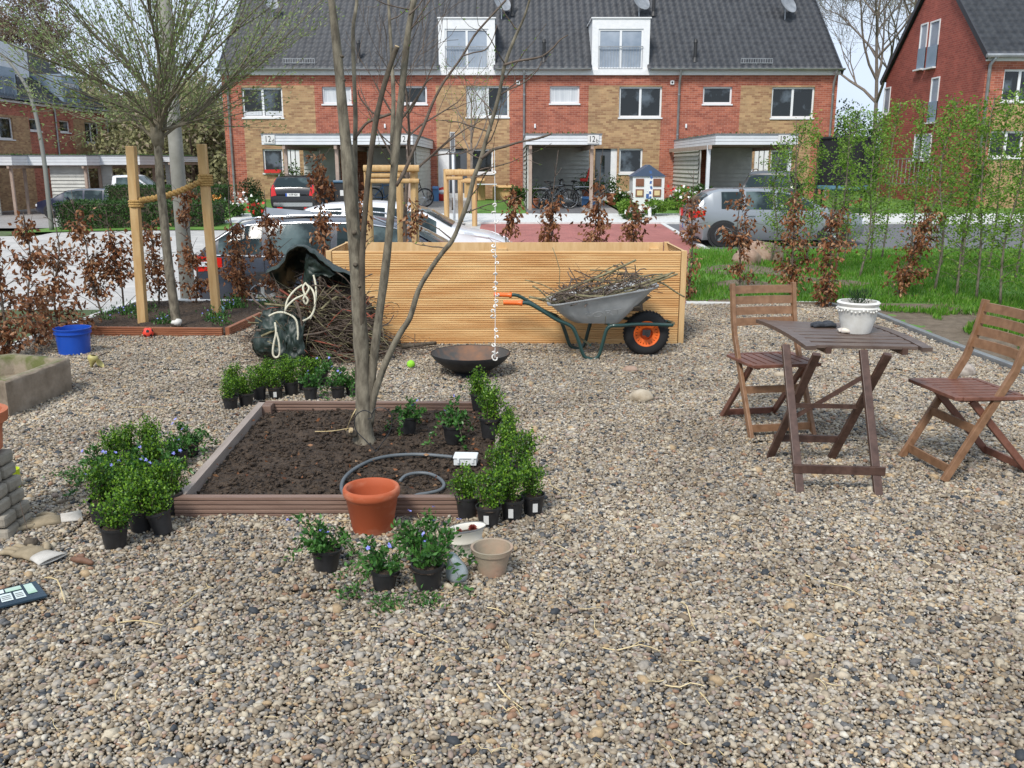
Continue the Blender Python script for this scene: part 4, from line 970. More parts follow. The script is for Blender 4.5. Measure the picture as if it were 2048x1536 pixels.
# dark people carrier at the right carport
Y5 = 30.8; zg = zt(8, Y5)+.04
def tail5(t, w, top, bl):
    for sgn in (1, -1): mb = MB(); mb.b2((-.03,sgn*.80,.75),(.03,sgn*.55,.95)); mb.build('tail_light', 'red_lens', t)
    mb = MB(); mb.tube([(-.03,0,.97),(-.015,0,.97)], .07, 12); mb.build('emblem', 'chrome', t)
make_car('people_carrier', 'dark people carrier with a silver round emblem under the right carport', (P(1535,370,Y5).x, Y5, zg), R(68), 'paint_black',
    [(0,.8),(.02,1.05),(.28,1.52),(.5,1.6),(1.8,1.62),(2.5,1.52),(3.3,1.1),(3.8,1.0),(4.3,.8),(4.5,.5)], [(0,1.05),(3.3,1.0),(4.5,.85)], [(0,.84),(.3,.88),(3.5,.88),(4.3,.75),(4.5,.6)], .66, (.9,3.6), .33,
    [(.45,1.2),(1.3,2.1),(2.2,3.1)], (.04,.25), (2.55,3.25), length=4.5, tail=tail5, rails=(.5,2.4))
# far left: black estate, white pickup cab
Y6 = 40.0; zg = P(100, 366, Y6).z - 1.47
make_car('estate_car', 'black estate car parked nose left beyond the clipped hedge', (P(240,380,Y6).x, Y6+.9, zg), R(180), 'paint_navy', prof_e,
    [(0,.9),(.3,.96),(3.6,.9),(4.75,.85)], HW(4.75), .71, (1.0, 3.85), .33, [(.4,1.0),(1.09,2.02),(2.12,3.10)], (.06,.5), (3.02,3.68), length=4.75, tail=tail_side(.75,.95,.3,mid=False), sc=.82)
Y7 = 43.0; zg = P(100, 350, Y7).z - 1.95
vn = make_car('pickup_van', 'white pickup van with a round green sign on its door', (P(222,380,Y7).x, Y7+.9, zg), 0, 'paint_white',
    [(0,1.7),(.05,1.92),(.9,1.95),(1.1,1.9),(1.9,1.25),(2.2,1.18),(2.6,1.05),(2.75,.7)], [(0,1.15),(2.75,1.0)], [(0,.9),(2.2,.9),(2.6,.8),(2.75,.7)], .72, (.3,2.1), .34, [(.22,1.45)], None, (1.12,1.85), length=2.75, kind='van')
mb = MB(); M = Matrix.Rotation(R(90), 3, 'X'); mb.lathe([(0,0),(.2,0)], (.85,-.93,.85), 16, M=M); mat('green_sign', (.02,.35,.2), rough=.4); mb.build('door_sign', 'green_sign', vn)
# ---------------------------------------------------------------- bicycles, bins, signs and other things across the street
def bicycle(name, label, loc, rz, m, lean=0, group=None, seat_child=False, sc=1.0):
    t = thing(name, label, 'bicycle', loc, rz, group); ORG[t.name] = (0,0,0); t.rotation_euler = (R(lean), 0, rz); t.scale = (sc,)*3
    r = .34; M = Matrix.Rotation(R(90), 3, 'X')
    for x in (0, 1.06):
        mb = MB(); mb.tube([(x+r*math.cos(a_), 0, r+r*math.sin(a_)) for a_ in np.linspace(0, 2*math.pi, 25)], .024, 6, caps=False); w_ = mb.build('wheel', 'black_rubber', t, smooth=True)
        mb = MB()
        for k in range(12): a_ = math.pi*2*k/12; mb.tube([(x,0,r),(x+r*.94*math.cos(a_),0,r+r*.94*math.sin(a_))], .004, 3)
        mb.tube([(x,-.04,r),(x,.04,r)], .03, 8); mb.tube([(x+r*.92*math.cos(a_), 0, r+r*.92*math.sin(a_)) for a_ in np.linspace(0, 2*math.pi, 25)], .01, 4, caps=False); mb.build('spokes', 'alloy', w_)
    mb = MB(); bbx = (.42,0,.30); st = (.34,0,.78); hd = (.86,0,.82)
    for a_, b_ in ((bbx, st), (bbx, (.88,0,.72)), (st, hd), (bbx, (0,0,r)), ((.35,0,.72), (0,0,r)), (hd, (1.06,0,r)), ((.34,0,.78),(.32,0,.92)), (hd, (.82,0,.98))): mb.tube([a_, b_], .018, 6)
    mb.build('frame', m, t, smooth=True)
    mb = MB(); mb.blob((.30,0,.95), (.13,.07,.035), .05); mb.build('saddle', 'black_plastic', t, smooth=True)
    mb = MB(); mb.tube([(.74,-.3,1.02),(.82,-.16,1.0),(.82,.16,1.0),(.74,.3,1.02)], .015, 6); mb.build('handlebar', 'black_plastic', t)
    mb = MB(); mb.bar((-.3,0,.74),(.25,0,.74),.12,.02); mb.tube([(-.2,0,.73),(0,0,r)], .008, 4); mb.build('carrier', 'alloy', t)
    if seat_child:
        mb = MB(); mb.box((-.08,0,1.0), (.3,.28,.12)); mb.box((-.24,0,1.22), (.07,.3,.5), ry=-.25); mb.build('child_seat', 'petal_red', t, bevel=.04)
    return t
mat('cycle_blue', (.1,.25,.5), rough=.35); mat('cycle_black', (.02,.02,.022), rough=.3); mat('cycle_silver', (.45,.46,.48), rough=.3, metal=.7)
GZ = zt(0, 36.5)+.035
def bx_(px, Y): return P(px, 400, Y).x
bicycle('bicycle', 'dark bicycle standing foremost in the narrow carport', (bx_(1082,34.6), 34.6, zt(0,34.6)+.04), R(4), 'cycle_black', 6, 'bicycles in the narrow carport')
bicycle('bicycle', 'silver bicycle second from the front in the narrow carport', (bx_(1078,35.3), 35.3, zt(0,35.3)+.04), R(-6), 'cycle_silver', -5, 'bicycles in the narrow carport')
bicycle('bicycle', 'bicycle with a red child seat at the right in the narrow carport', (bx_(1163,36.0), 36.0, zt(0,36)+.04), R(176), 'cycle_black', 4, 'bicycles in the narrow carport', True)
bicycle('bicycle', 'blue bicycle leaning in the wide carport behind the wooden tree stakes', (bx_(748,36.5), 36.5, zt(-5,36.5)+.04), R(8), 'cycle_blue', 7)
bicycle('bicycle', 'dark bicycle at the right end of the wide carport', (bx_(796,36.0), 36.0, zt(-5,36)+.04), R(-10), 'cycle_black', -7)
# wheelie bin
b0 = Vector((bx_(687,33.8), 33.8, zt(-6,33.8)+.03)); t = thing('wheelie_bin', 'black wheelie bin with a blue lid and a white sticker in the carport', 'bin', b0)
mb = MB(); mb.box(b0+Vector((0,0,.5)), (.5,.55,.95), taper=1.12); mb.build('body', 'black_plastic', t, bevel=.03)
mat('lid_blue', (.05,.12,.2), rough=.4); mb = MB(); mb.box(b0+Vector((0,-.02,1.02)), (.6,.66,.09)); mb.build('lid', 'lid_blue', t, bevel=.03)
mb = MB(); mb.box(b0+Vector((.02,-.308,.62)), (.15,.01,.2)); mb.build('sticker', 'plate_white', t)
for s_ in (-1, 1): mb = MB(); mb.tube([b0+Vector((s_*.24,.25,.1)), b0+Vector((s_*.29,.25,.1))], .1, 12); mb.build('wheel', 'black_rubber', t)
# the playhouse on the lawn
pY = 34.2; pz = zt(7, pY)+.03; px0, px1 = P(1265,390,pY).x, P(1328,390,pY).x; pw = px1-px0; ptop = P(1296,353,pY).z; pap = P(1296,329,pY).z
t = thing('playhouse', 'small white wooden playhouse with a dark blue pointed roof', 'playhouse', ((px0+px1)/2, pY, pz))
mat('paint_navy_wood', (.06,.09,.15), rough=.5)
pzb = P(1296,397,pY).z
mb = MB(); mb.b2((px0,pY,pz-.05),(px1,pY+1.0,ptop)); mb.build('wall', 'white_paint', t)
mb = MB(); mb.prism([(px0-.06,ptop),(px1+.06,ptop),((px0+px1)/2,pap)], pY-.05, pY+1.05); mb.build('roof', 'paint_navy_wood', t)
mat('brown_shutter', (.22,.09,.05), rough=.6); mat('cream', (.7,.55,.3), rough=.6)
for i, (u, v, m_) in enumerate(((.11,.57,'brown_shutter'),(.66,.57,'brown_shutter'),(.11,.08,'cream'),(.66,.08,'cream'))):
    zz = pzb+.02; H_ = ptop-zz; x0 = px0+u*pw; z0 = zz+v*H_; mb = MB(); mb.b2((x0-.02,pY-.03,z0-.02),(x0+.24*pw,pY-.003,z0+.33*H_)); f_ = mb.build('shutter', 'brown_shutter', t)
    mb = MB(); mb.b2((x0+.03,pY-.042,z0+.03),(x0+.24*pw-.05,pY-.028,z0+.33*H_-.05)); mb.build('panel', m_, f_)
# road sign seen edge-on and painted garden post
Ys = 30.6; q = Vector((P(908,390,Ys).x, Ys, zt(-2,Ys)+.05)); t = thing('street_sign', 'narrow dark sign on a pale grey pole beside the young staked tree', 'road sign', q)
zt_ = P(905,264,Ys).z; zb_ = P(905,304,Ys).z
mb = MB(); mb.tube([q, (q.x-.02, Ys, zt_)], .045, 10); mb.build('pole', 'light_cladding', t, smooth=True)
mb = MB(); mb.box((q.x-.02,Ys-.06,(zb_+zt_)/2), (.16,.03,zt_-zb_), rz=.2); s_ = mb.build('sign_panel', 'kerb_stone', t)
mb = MB(); mb.box((q.x-.02,Ys-.082,(zb_+zt_)/2), (.12,.012,zt_-zb_-.05), rz=.2); mb.build('sign_face', 'felt', s_)
Yp = GT(1300,437).y; q = GT(1299,436); zp = P(1299,382,Yp).z; t = thing('garden_post', 'slim pale garden post painted with blue patches', 'post', q)
mb = MB(); mb.box((q.x,q.y,(q.z+zp)/2), (.1,.1,zp-q.z)); mb.box((q.x,q.y,zp+.05), (.1,.1,.1), taper=.3); mb.build('post', 'white_paint', t)
mat('blue_mark', (.05,.12,.3), rough=.5)
for k in range(7): mb = MB(); mb.box((q.x+rnd.uniform(-.02,.02),q.y-.053,q.z+.5+k*.17), (.07,.008,.1), rx=0, ry=rnd.uniform(-.4,.4)); mb.build('painted_mark', 'blue_mark', t)
mb = MB(); mb.box((q.x-.1,q.y-.04,zp-.18),(.1,.02,.16)); mb.build('blue_flag', 'blue_mark', t)
# street lamp, concrete pole
q = GT(104, 462); Yl = q.y; t = thing('street_lamp', 'grey street lamp whose tall pole bends to the left', 'street lamp', q)
pts = [q] + [P(a_, b_, Yl) for a_, b_ in ((97,400),(88,320),(76,250),(62,195),(45,160),(22,128),(-12,98),(-60,75))]
mb = MB(); mb.tube(bez(pts, 4), [lerp(.075,.035,i/32) for i in range(33)], 10); mat('lamp_grey', (.2,.2,.18), rough=.6); mb.build('pole', 'lamp_grey', t, smooth=True)
mb = MB(); e_ = pts[-1]; mb.blob(e_, (.35,.14,.08), 0); mb.build('lamp_head', 'zinc', t, smooth=True)
q = P(377, 600, 12.6); q.z = zt(q.x, 12.6); tp = P(317, -60, 12.6); t = thing('concrete_pole', 'thick pale concrete pole behind the staked tree', 'pole', q)
mb = MB(); mb.tube([q, (q.x, 12.6, 2.2), (q.x+.0, 12.6, 6.5)], [.105,.09,.055], 14); mat('old_concrete', (.25,.24,.21), (.34,.325,.29), 5, .85, .03, 40); mb.build('shaft', 'old_concrete', t, smooth=True)
mb = MB(); mb.lathe([(.11,0),(.115,.35),(.1,.36)], q+Vector((0,0,.02)), 14); mb.build('base_collar', 'zinc', t)
# staked young trees in frames
def stake_frame(label, pxs, ptop_, Y, rails, th=.055):
    gz_ = zt(P(pxs[0],400,Y).x, Y); q = Vector((P(sum(pxs)/len(pxs),400,Y).x, Y, gz_)); t = thing('tree_stakes', label, 'tree support', q)
    for i, p_ in enumerate(pxs):
        yy = Y + (0 if i % 2 == 0 else .7); x = P(p_,400,yy).x; mb = MB(); mb.tube([(x,yy,gz_-.1),(x,yy,P(p_,ptop_,Y).z)], th, 9); mb.build('stake', 'pine_post', t, smooth=True, angle=40)
    for (a_, b_, py, r_) in rails: mb = MB(); mb.tube([P(a_,py,Y-.09), P(b_,py,Y-.09)], r_, 9); mb.build('rail', 'pine_post', t, smooth=True, angle=40)
    return t
stake_frame('three thick round wooden stakes with a top rail right behind the planter', [737, 800, 829], 330, 12.2, [(727,838,337,.045),(737,800,351,.03),(737,838,362,.03)], .052)
stake_frame('slim wooden stake frame round the young tree on the far lawn', [893, 921, 949], 338, 29.5, [(891,951,345,.1),(893,925,356,.06),(922,949,362,.06)], .085)
# things on the doorsteps
t = thing('shopping_bag', 'red and white bag standing beside a doorstep', 'bag', (bx_(885,40.2), 40.2, HZ0-.1)); q = Vector(t.location)
mb = MB(); mb.blob(q+Vector((0,0,.35)), (.28,.2,.36), .1, flat=-.34); mb.build('body', 'petal_red', t, smooth=True); mb = MB(); mb.blob(q+Vector((.02,-.12,.5)), (.2,.12,.1), .1); mb.tube([q+Vector((-.15,0,.6)), q+Vector((0,0,.95)), q+Vector((.15,0,.6))], .02, 5); mb.build('handle', 'white_paint', t)
for nm, lab, px, Y, d, m_ in (('cardboard_box','tall cardboard box leaning by the door of the terrace',950,41.0,(.9,.5,.9),'pine_post'),('cardboard_box','low cardboard box below the ground floor window',1008,41.2,(1.0,.5,.6),'pine_post'),('blue_box','blue plastic box standing at the carport edge beside the bicycles',1176,36.2,(.5,.4,.35),'cycle_blue'),('blue_crate','small blue crate at the foot of the carport side wall',872,40.0,(.25,.3,.6),'cycle_blue')):
    z_ = zt(0,Y)+.03; t = thing(nm, lab, nm.split('_')[1] if nm != 'cardboard_box' else 'box', (bx_(px,Y), Y, z_)); q = Vector(t.location); mb = MB(); w_, d_, h_ = d
    for a_, b_ in (((-w_/2,-d_/2,0),(w_/2,-d_/2+.02,h_)),((-w_/2,d_/2-.02,0),(w_/2,d_/2,h_)),((-w_/2,-d_/2+.02,0),(-w_/2+.02,d_/2-.02,h_)),((w_/2-.02,-d_/2+.02,0),(w_/2,d_/2-.02,h_)),((-w_/2+.02,-d_/2+.02,0),(w_/2-.02,d_/2-.02,.02))): mb.b2(q+Vector(a_), q+Vector(b_))
    mb.build('body', m_, t); mb = MB(); mb.box(q+Vector((0,-d_/2-.08,h_-.02)), (w_*.96,.2,.012), rx=.5); mb.build('flap', m_, t)
t = thing('garden_table', 'small garden table below the ground floor window of the terrace', 'table', (bx_(972,40.5), 40.5, HZ0)); q = Vector(t.location)
mb = MB(); mb.box(q+Vector((0,0,.72)), (.95,.6,.04)); mb.build('table_top', 'light_cladding', t)
for i in (-1,1):
    for j in (-1,1): mb = MB(); mb.bar(q+Vector((i*.4,j*.24,-.1)), q+Vector((i*.4,j*.24,.7)), .04,.04); mb.build('leg', 'cycle_black', t)
# trampoline net behind the hornbeams
t = thing('garden_trampoline', 'black netted trampoline with pale blue padding between the two brick houses', 'trampoline', P(1705,385,32)); ny0 = 32.0
nx0, nx1 = P(1652,380,ny0).x, P(1748,380,ny0).x; zc = zt(11,ny0); mat('net', (.012,.012,.014), rough=.95); mat('pad_blue', (.09,.2,.26), rough=.5)
cxm, rr = (nx0+nx1)/2, (nx1-nx0)/2; mb = MB(); n = 20; zt0, zt1 = P(1700,375,ny0).z, P(1700,276,ny0).z
mb.lathe([(rr, zt0),(rr, zt1)], (cxm, ny0+rr, 0), 20); mb.build('safety_net', 'net', t)
mb = MB(); mb.lathe([(rr-.1, zt0-.1),(rr+.06, zt0-.05),(rr+.06, zt0+.05),(rr-.1,zt0+.08)], (cxm, ny0+rr, 0), 24); mb.build('spring_pad', 'pad_blue', t)
mb = MB(); mb.lathe([(rr+.02, zt1-.04),(rr+.05, zt1),(rr+.02, zt1+.06)], (cxm, ny0+rr, 0), 24); mb.build('top_ring', 'net', t)
for k in range(6): a_ = k*math.pi/3; mb = MB(); mb.tube([(cxm+(rr+.05)*math.cos(a_), ny0+rr+(rr+.05)*math.sin(a_), zc), (cxm+(rr+.05)*math.cos(a_), ny0+rr+(rr+.05)*math.sin(a_), zt1)], .04, 6); mb.build('pole', 'net', t)
# ---------------------------------------------------------------- trees and shrubs
def grow(mb, p, d, L, r, lv, rs, tips, curv=.25, split=3, spread=.5, up=.15, seg=4, n=5, taper=.5, minr=.002, lf=None, shrink=.68):
    """limb with side limbs; leaf spots collected in tips"""
    p = Vector(p); d = Vector(d).normalized(); pts = [p.copy()]; rr = [r]
    for i in range(seg):
        d = (d + Vector(rs.normal(0, curv/seg, 3)) + Vector((0,0,up/seg))).normalized(); p = p + d*(L/seg); pts.append(p.copy()); rr.append(max(minr, lerp(r, r*taper, (i+1)/seg)))
    mb.tube(pts, rr, n, caps=False)
    if lf and lv <= lf: 
        for i in range(1, len(pts)): tips.append((pts[i], d.copy(), lv)); tips.append(((pts[i]+pts[i-1])/2, d.copy(), lv))
    if lv > 0:
        for k in range(split):
            u = rs.uniform(.3, 1) if k else 1.0; i = min(seg-1, int(u*seg)); q = pts[i].lerp(pts[i+1], min(1, u*seg-i)); a_ = rs.uniform(0, 2*math.pi)
            s1 = d.cross(Vector((0,0,1))); s1 = s1.normalized() if s1.length > .1 else Vector((1,0,0)); s2 = s1.cross(d)
            sp_ = spread*rs.uniform(.5,1.3)*(0.4 if k == 0 else 1); nd = (d + (s1*math.cos(a_) + s2*math.sin(a_))*sp_).normalized()
            grow(mb, q, nd, L*shrink*rs.uniform(.75,1.2), max(minr, rr[i+1]*.72), lv-1, rs, tips, curv, split, spread, up, max(2, seg-1), max(3, n-1), taper, minr, lf, shrink)
def leaf_cloud(tips, rs, per, L, Wd, jit=.03, droop=0.0, fold=.25, dirw=.6):
    Pn, D = [], []
    for p, d, lv in tips:
        for k in range(per):
            Pn.append(Vector(p) + Vector(rs.normal(0, jit, 3))); D.append(Vector(d)*dirw + Vector(rs.normal(0, .6, 3)) + Vector((0,0,-droop)))
    return leaves(np.array(Pn), np.array(D), L*rs.uniform(.6,1.25,len(Pn)), Wd, fold=fold, rs=rs)
# round crowned tree with stakes, left
tb = Vector((G(355,650,.04).x, G(355,652,.04).y, .03)); YT = tb.y
t = thing('round_crowned_tree', 'round crowned tree with small pale green leaves between two square stakes', 'tree', tb)
tr = MB(); tpx = [(355,655),(345,590),(336,520),(328,440),(321,370),(317,310),(314,270)]
tp_ = [P(a_,b_,YT) for a_,b_ in tpx]; tr.tube(bez(tp_,3), [lerp(.048,.036,i/18) for i in range(19)], 10)
top_ = tp_[-1]; rs = np.random.RandomState(21); tips = []
br = MB(); br.blob(top_, (.06,.06,.14), .25, 3); 
limbs = [((300,190),(250,120),.024,.0),((330,150),(352,60),.024,.1),((270,200),(170,150),.02,-.2),((380,240),(460,160),.022,.15),((420,200),(520,120),.016,.3),((320,140),(300,30),.02,-.3),((240,210),(110,90),.018,.2),((350,180),(420,60),.018,-.2),((290,230),(200,200),.014,-.35),((345,250),(400,215),.012,.35),((300,240),(215,245),.012,.3),((330,200),(250,20),.018,.35),((340,200),(470,60),.016,-.35),((310,200),(160,40),.016,-.3),((310,225),(345,100),.02,.4)]
for (a1,b1),(a2,b2),r_,dy in limbs:
    q1 = P(a1,b1,YT+dy*.5); q2 = P(a2,b2,YT+dy*1.6); pl = bez([top_+Vector((0,0,rs.uniform(-.12,.06))), q1, q2], 4)
    br.tube(pl, [lerp(r_, r_*.45, i/(len(pl)-1)) for i in range(len(pl))], 6, caps=False)
    for i in range(2, len(pl)):
        d = (pl[i]-pl[i-1]).normalized()
        for k in range(2): grow(br, pl[i], d+Vector(rs.normal(0,.28,3)), rs.uniform(.45,.8), r_*.33, 1, rs, tips, .25, 2, .38, .2, 5, 4, .5, .0017, 1, .8)
    grow(br, pl[-1], (pl[-1]-pl[-2]), .9, r_*.45, 2, rs, tips, .3, 3, .4, .2, 5, 4, .5, .0022, 1, .75)
trk = tr.build('trunk', 'bark_grey', t, smooth=True)
mat('bark_willow', (.12,.10,.065), (.2,.17,.12), 20, .85); br.build('branches', 'bark_willow', t, smooth=True)
V, Fc = leaf_cloud(tips, rs, 2, .042, .015, .025, 0, .15, 1.0); npmesh('foliage', V, Fc, 'leaf_willow', t)
# the two square stakes and the rope
def stake(px0, py0, px1, py1, label):
    q = G(px0, py0, .03); tp = P(px1, py1, q.y-.02); t = thing('square_stake', label, 'stake', q); mb = MB(); mb.bar(q-Vector((0,0,.1)), tp, .085, .085, up=(0,1,0)); mb.build('post', 'pine_post', t, bevel=.006); return q, tp
s1 = stake(286, 646, 262, 292, 'left square wooden stake beside the round crowned tree'); s2 = stake(434, 634, 403, 288, 'right square wooden stake beside the round crowned tree')
Ya = s1[0].y-.06; Yb = s2[0].y-.06
mat('coir', (.42,.25,.08), (.6,.38,.14), 40, .9, .2, 120)
t = thing('coir_rope', 'thick brown coir rope tied between the two square stakes', 'rope', P(340,400,Ya)); mb = MB()
for off in (0, math.pi):
    pts = []; a_, b_ = P(272,402,Ya), P(408,358,Yb)
    for i in range(60): u = i/59; q = a_.lerp(b_, u) + Vector((0,.03,-.1*math.sin(u*math.pi)*.4)); pts.append(q + Vector((0, math.cos(u*50+off)*.016, math.sin(u*50+off)*.016)))
    mb.tube(pts, .02, 6)
for (px, py, yy, n) in ((272,405,Ya+.06,3),(411,358,Yb+.06,5)):
    for k in range(n): c_ = P(px, py, yy)+Vector((0,0,(k-n/2)*.024)); mb.tube([c_+Vector((.065*math.cos(a_)*1.0, .065*math.sin(a_), 0)) for a_ in np.linspace(0, 2*math.pi, 17)], .013, 5)
mb.build('rope', 'coir', t, smooth=True)
# multi stemmed tree in the bed
YB = G(728, 892, .03).y; tb = G(728, 892, .03)
t = thing('multi_stemmed_tree', 'bare multi stemmed tree growing out of the square soil bed', 'tree', tb)
def stem(px, Y0=None, dy=0, seg=3, n=10):
    Y0 = YB if Y0 is None else Y0; k = len(px); c_ = [P(a_, b_, Y0+dy*i/(k-1)) for i, (a_, b_, w_) in enumerate(px)]
    rr = [w_/2/ppm(q) for (a_, b_, w_), q in zip(px, c_)]; pl = bez(c_, seg); r2 = []
    for i in range(len(rr)-1): r2 += [lerp(rr[i], rr[i+1], j/seg) for j in range(seg)]
    r2.append(rr[-1])
    r2 = [r_*(1+.07*noise.noise(Vector((q.x*9, q.z*7, 2)))*2) for r_, q in zip(r2, pl)]
    return pl, r2
A = [(730,903,78),(729,893,58),(728,880,46),(727,860,38),(728,800,34),(724,720,30),(718,620,29),(714,540,28),(708,470,27),(700,390,26),(694,310,24),(686,230,21),(679,150,20),(671,70,17),(663,0,14),(656,-80,11)]
stems_ = [('bark_grey', A, 0), ('bark_dark', [(720,820,14),(716,720,13),(724,620,13),(724,520,12),(729,440,11),(735,370,11),(743,300,11),(754,230,11),(770,165,10),(785,118,10),(794,93,10)], -.12),
 ('bark_grey', [(737,830,20),(745,740,18),(757,640,17),(768,560,17),(777,480,16),(783,410,16),(788,340,15),(795,270,15),(802,200,14),(809,130,14),(817,60,13),(828,0,12),(838,-60,10)], -.05),
 ('bark_grey', [(732,800,14),(731,700,13),(725,600,11),(716,480,11),(711,380,10),(710,300,10),(711,230,9),(708,150,8),(706,60,8),(713,10,7),(717,-50,6)], .25),
 ('bark_grey', [(788,360,10),(785,280,10),(787,200,8),(783,110,7),(779,40,6),(775,-40,5)], .25),
 ('bark_grey', [(740,850,15),(748,792,14),(775,717,13),(800,667,12),(820,635,12),(837,580,10),(862,537,9),(885,505,9),(905,480,9),(922,440,9),(937,400,9),(948,355,9),(962,318,9),(972,280,8),(988,228,8),(1000,180,7),(1010,128,7),(1030,75,6),(1048,35,5),(1062,-10,5)], -.35)]
for m_, s_, dy in stems_:
    pl, rr = stem(s_, dy=dy); mb = MB(); mb.tube(pl, rr, 12); mb.build('stem', m_, t, smooth=True)
    if s_[-1][1] > 50: q, d = pl[-1], (pl[-1]-pl[-2]).normalized(); mb = MB(); mb.tube([q, q+d*.003], rr[-1]*.9, 10); mb.build('cut_end', 'cut_wood', t)
mb = MB()                                       # pruning knots on the big stems
for px, py, s_ in ((708,465,6),(688,160,3.5),(684,113,4),(711,530,5),(719,572,4)): q = P(px, py, YB-.045); mb = MB(); mb.blob(q, (s_/ppm(q),.012,s_/ppm(q)*.8), .3, seed=px); mb.build('knot', 'bark_dark', t, smooth=True)
mb = MB(); mb.blob(P(705,866,YB-.06), (.035,.03,.025), .2); mb.build('knot', 'bark_dark', t, smooth=True)
mb = MB(); q = P(704,861,YB-.09); mb.tube([q, q+Vector((-.012,-.006,.004))], .016, 10); mb.build('cut_end', 'cut_wood', t)
rs = np.random.RandomState(4); tips = []
twigs = [([(962,318,7),(985,300,7),(1010,293,6),(1040,284,5),(1075,277,5),(1103,268,4)], -.33), ([(1008,130,6),(1035,122,5),(1062,118,5),(1085,112,4),(1105,97,4),(1120,80,3),(1136,70,2)], -.35),
 ([(792,372,8),(808,345,8),(825,305,7),(840,270,7),(853,238,7),(866,205,6),(885,168,6),(905,140,5),(925,112,5),(948,72,5),(980,35,4),(1012,0,4)], -.2),
 ([(797,245,6),(815,222,5),(838,190,5),(852,165,4),(865,155,3)], .1), ([(708,280,6),(720,262,6),(735,245,6),(760,235,6),(790,225,6)], .1), ([(770,232,5),(750,228,4),(735,215,4),(720,195,3),(716,180,2)], .15),
 ([(1003,188,4),(1020,178,3),(1035,172,3),(1055,160,3),(1075,140,2),(1083,122,2)], -.35), ([(925,112,3),(948,105,3),(970,100,3),(985,80,2),(994,50,2)], -.3), ([(905,420,4),(905,395,2)], -.3),
 ([(983,262,3),(978,240,3),(972,225,2),(968,200,2)], -.35), ([(812,90,4),(822,60,4),(840,30,3),(860,0,3)], -.05), ([(818,30,4),(838,10,3),(850,-10,3)], -.1), ([(950,355,4),(972,345,3),(990,330,2)], -.3)]
for s_, dy in twigs: pl, rr = stem(s_, dy=0, Y0=YB+dy*.9); mb = MB(); mb.tube(pl, rr, 6); mb.build('branch', 'bark_brown', t, smooth=True)
for m_, s_, dy in stems_[2:]:
    pl, rr = stem(s_, dy=dy)
    for i in range(8, len(pl), 2):
        if rs.rand() < .45 and pl[i].z > 1.1: mb = MB(); grow(mb, pl[i], Vector((rs.normal(0,1), rs.normal(0,.4), rs.uniform(.1,.8))), rs.uniform(.12,.32), .004, 1, rs, tips, .7, 2, .8, .3, 5, 4, .5, .0014, 1); mb.build('twig', 'bark_brown', t, smooth=True)
q = np.array([tuple(p) for p, d, lv in tips[::5]]); V, Fc = leaves(q, rs.normal(size=(len(q),3)), .018, .008, rs=rs); npmesh('buds', V, Fc, 'leaf_hornbeam', t)
# young trees on the far side, bare with few leaves
def bare_tree(name, label, q, h, r, seed, lv=3, m='twig_far', leafm_=None, per=1, ls=.05, spread=.55, group=None, up=.25, first=.35, crown_n=9, split=3, shrink=.68, lean=0):
    t = thing(name, label, 'tree', q, 0, group); rs = np.random.RandomState(seed); mb = MB(); tips = []; q = Vector(q)
    top = q + Vector((lean, 0, h)); pl = bez([q, q.lerp(top,.4)+Vector((rs.normal(0,.02*h),0,0)), q.lerp(top,.75)+Vector((rs.normal(0,.02*h),0,0)), top], 4)
    mb.tube(pl, [max(.006, lerp(r, r*.2, i/(len(pl)-1))) for i in range(len(pl))], 8); mb.build('trunk', m, t, smooth=True); mb = MB()
    for k in range(crown_n):
        u = lerp(first, .98, (k+.5)/crown_n); i = min(len(pl)-2, int(u*(len(pl)-1))); a_ = k*2.4+rs.uniform(-.4,.4)
        grow(mb, pl[i], Vector((math.cos(a_), math.sin(a_), .75+up)), h*(1-u*.55)*.42, r*(1-u)*.8+r*.12, lv, rs, tips, .4, split, spread, up, 4, 5, .5, r*.035+.002, 1, shrink)
    mb.build('branches', m, t, smooth=True)
    if leafm_: V, Fc = leaf_cloud(tips, rs, per, ls, ls*.5, ls*1.2); npmesh('foliage', V, Fc, leafm_, t)
    return t
q = GT(946, 430); bare_tree('young_tree', 'young bare tree with faint green leaves inside the stake frame on the far lawn', q, 4.2, .06, 31, 2, leafm_='leaf_hornbeam', per=1, ls=.06, crown_n=10, first=.4)
q = Vector((P(812,400,12.6).x, 12.6, zt(-1.4,12.6))); bare_tree('young_tree', 'young bare tree tied to the thick stakes behind the planter', q, 3.4, .04, 32, 2, 'bark_brown', crown_n=9, first=.5)
q = Vector((P(1738,400,58).x, 58, zt(20,58)-.5)); bare_tree('bare_tree', 'tall bare tree rising between the two brick houses', q, 14.0, .16, 33, 4, 'twig_far', 'leaf_forest', 1, .10, .6, up=.22, first=.3, crown_n=17, split=4)
q = Vector((P(1800,400,66).x, 66, zt(20,66)-.5)); bare_tree('bare_tree', 'thinner bare tree close behind the gable of the right house', q, 16.5, .14, 34, 4, 'twig_far', 'leaf_forest', 1, .10, .6, up=.22, first=.3, crown_n=17, split=4)
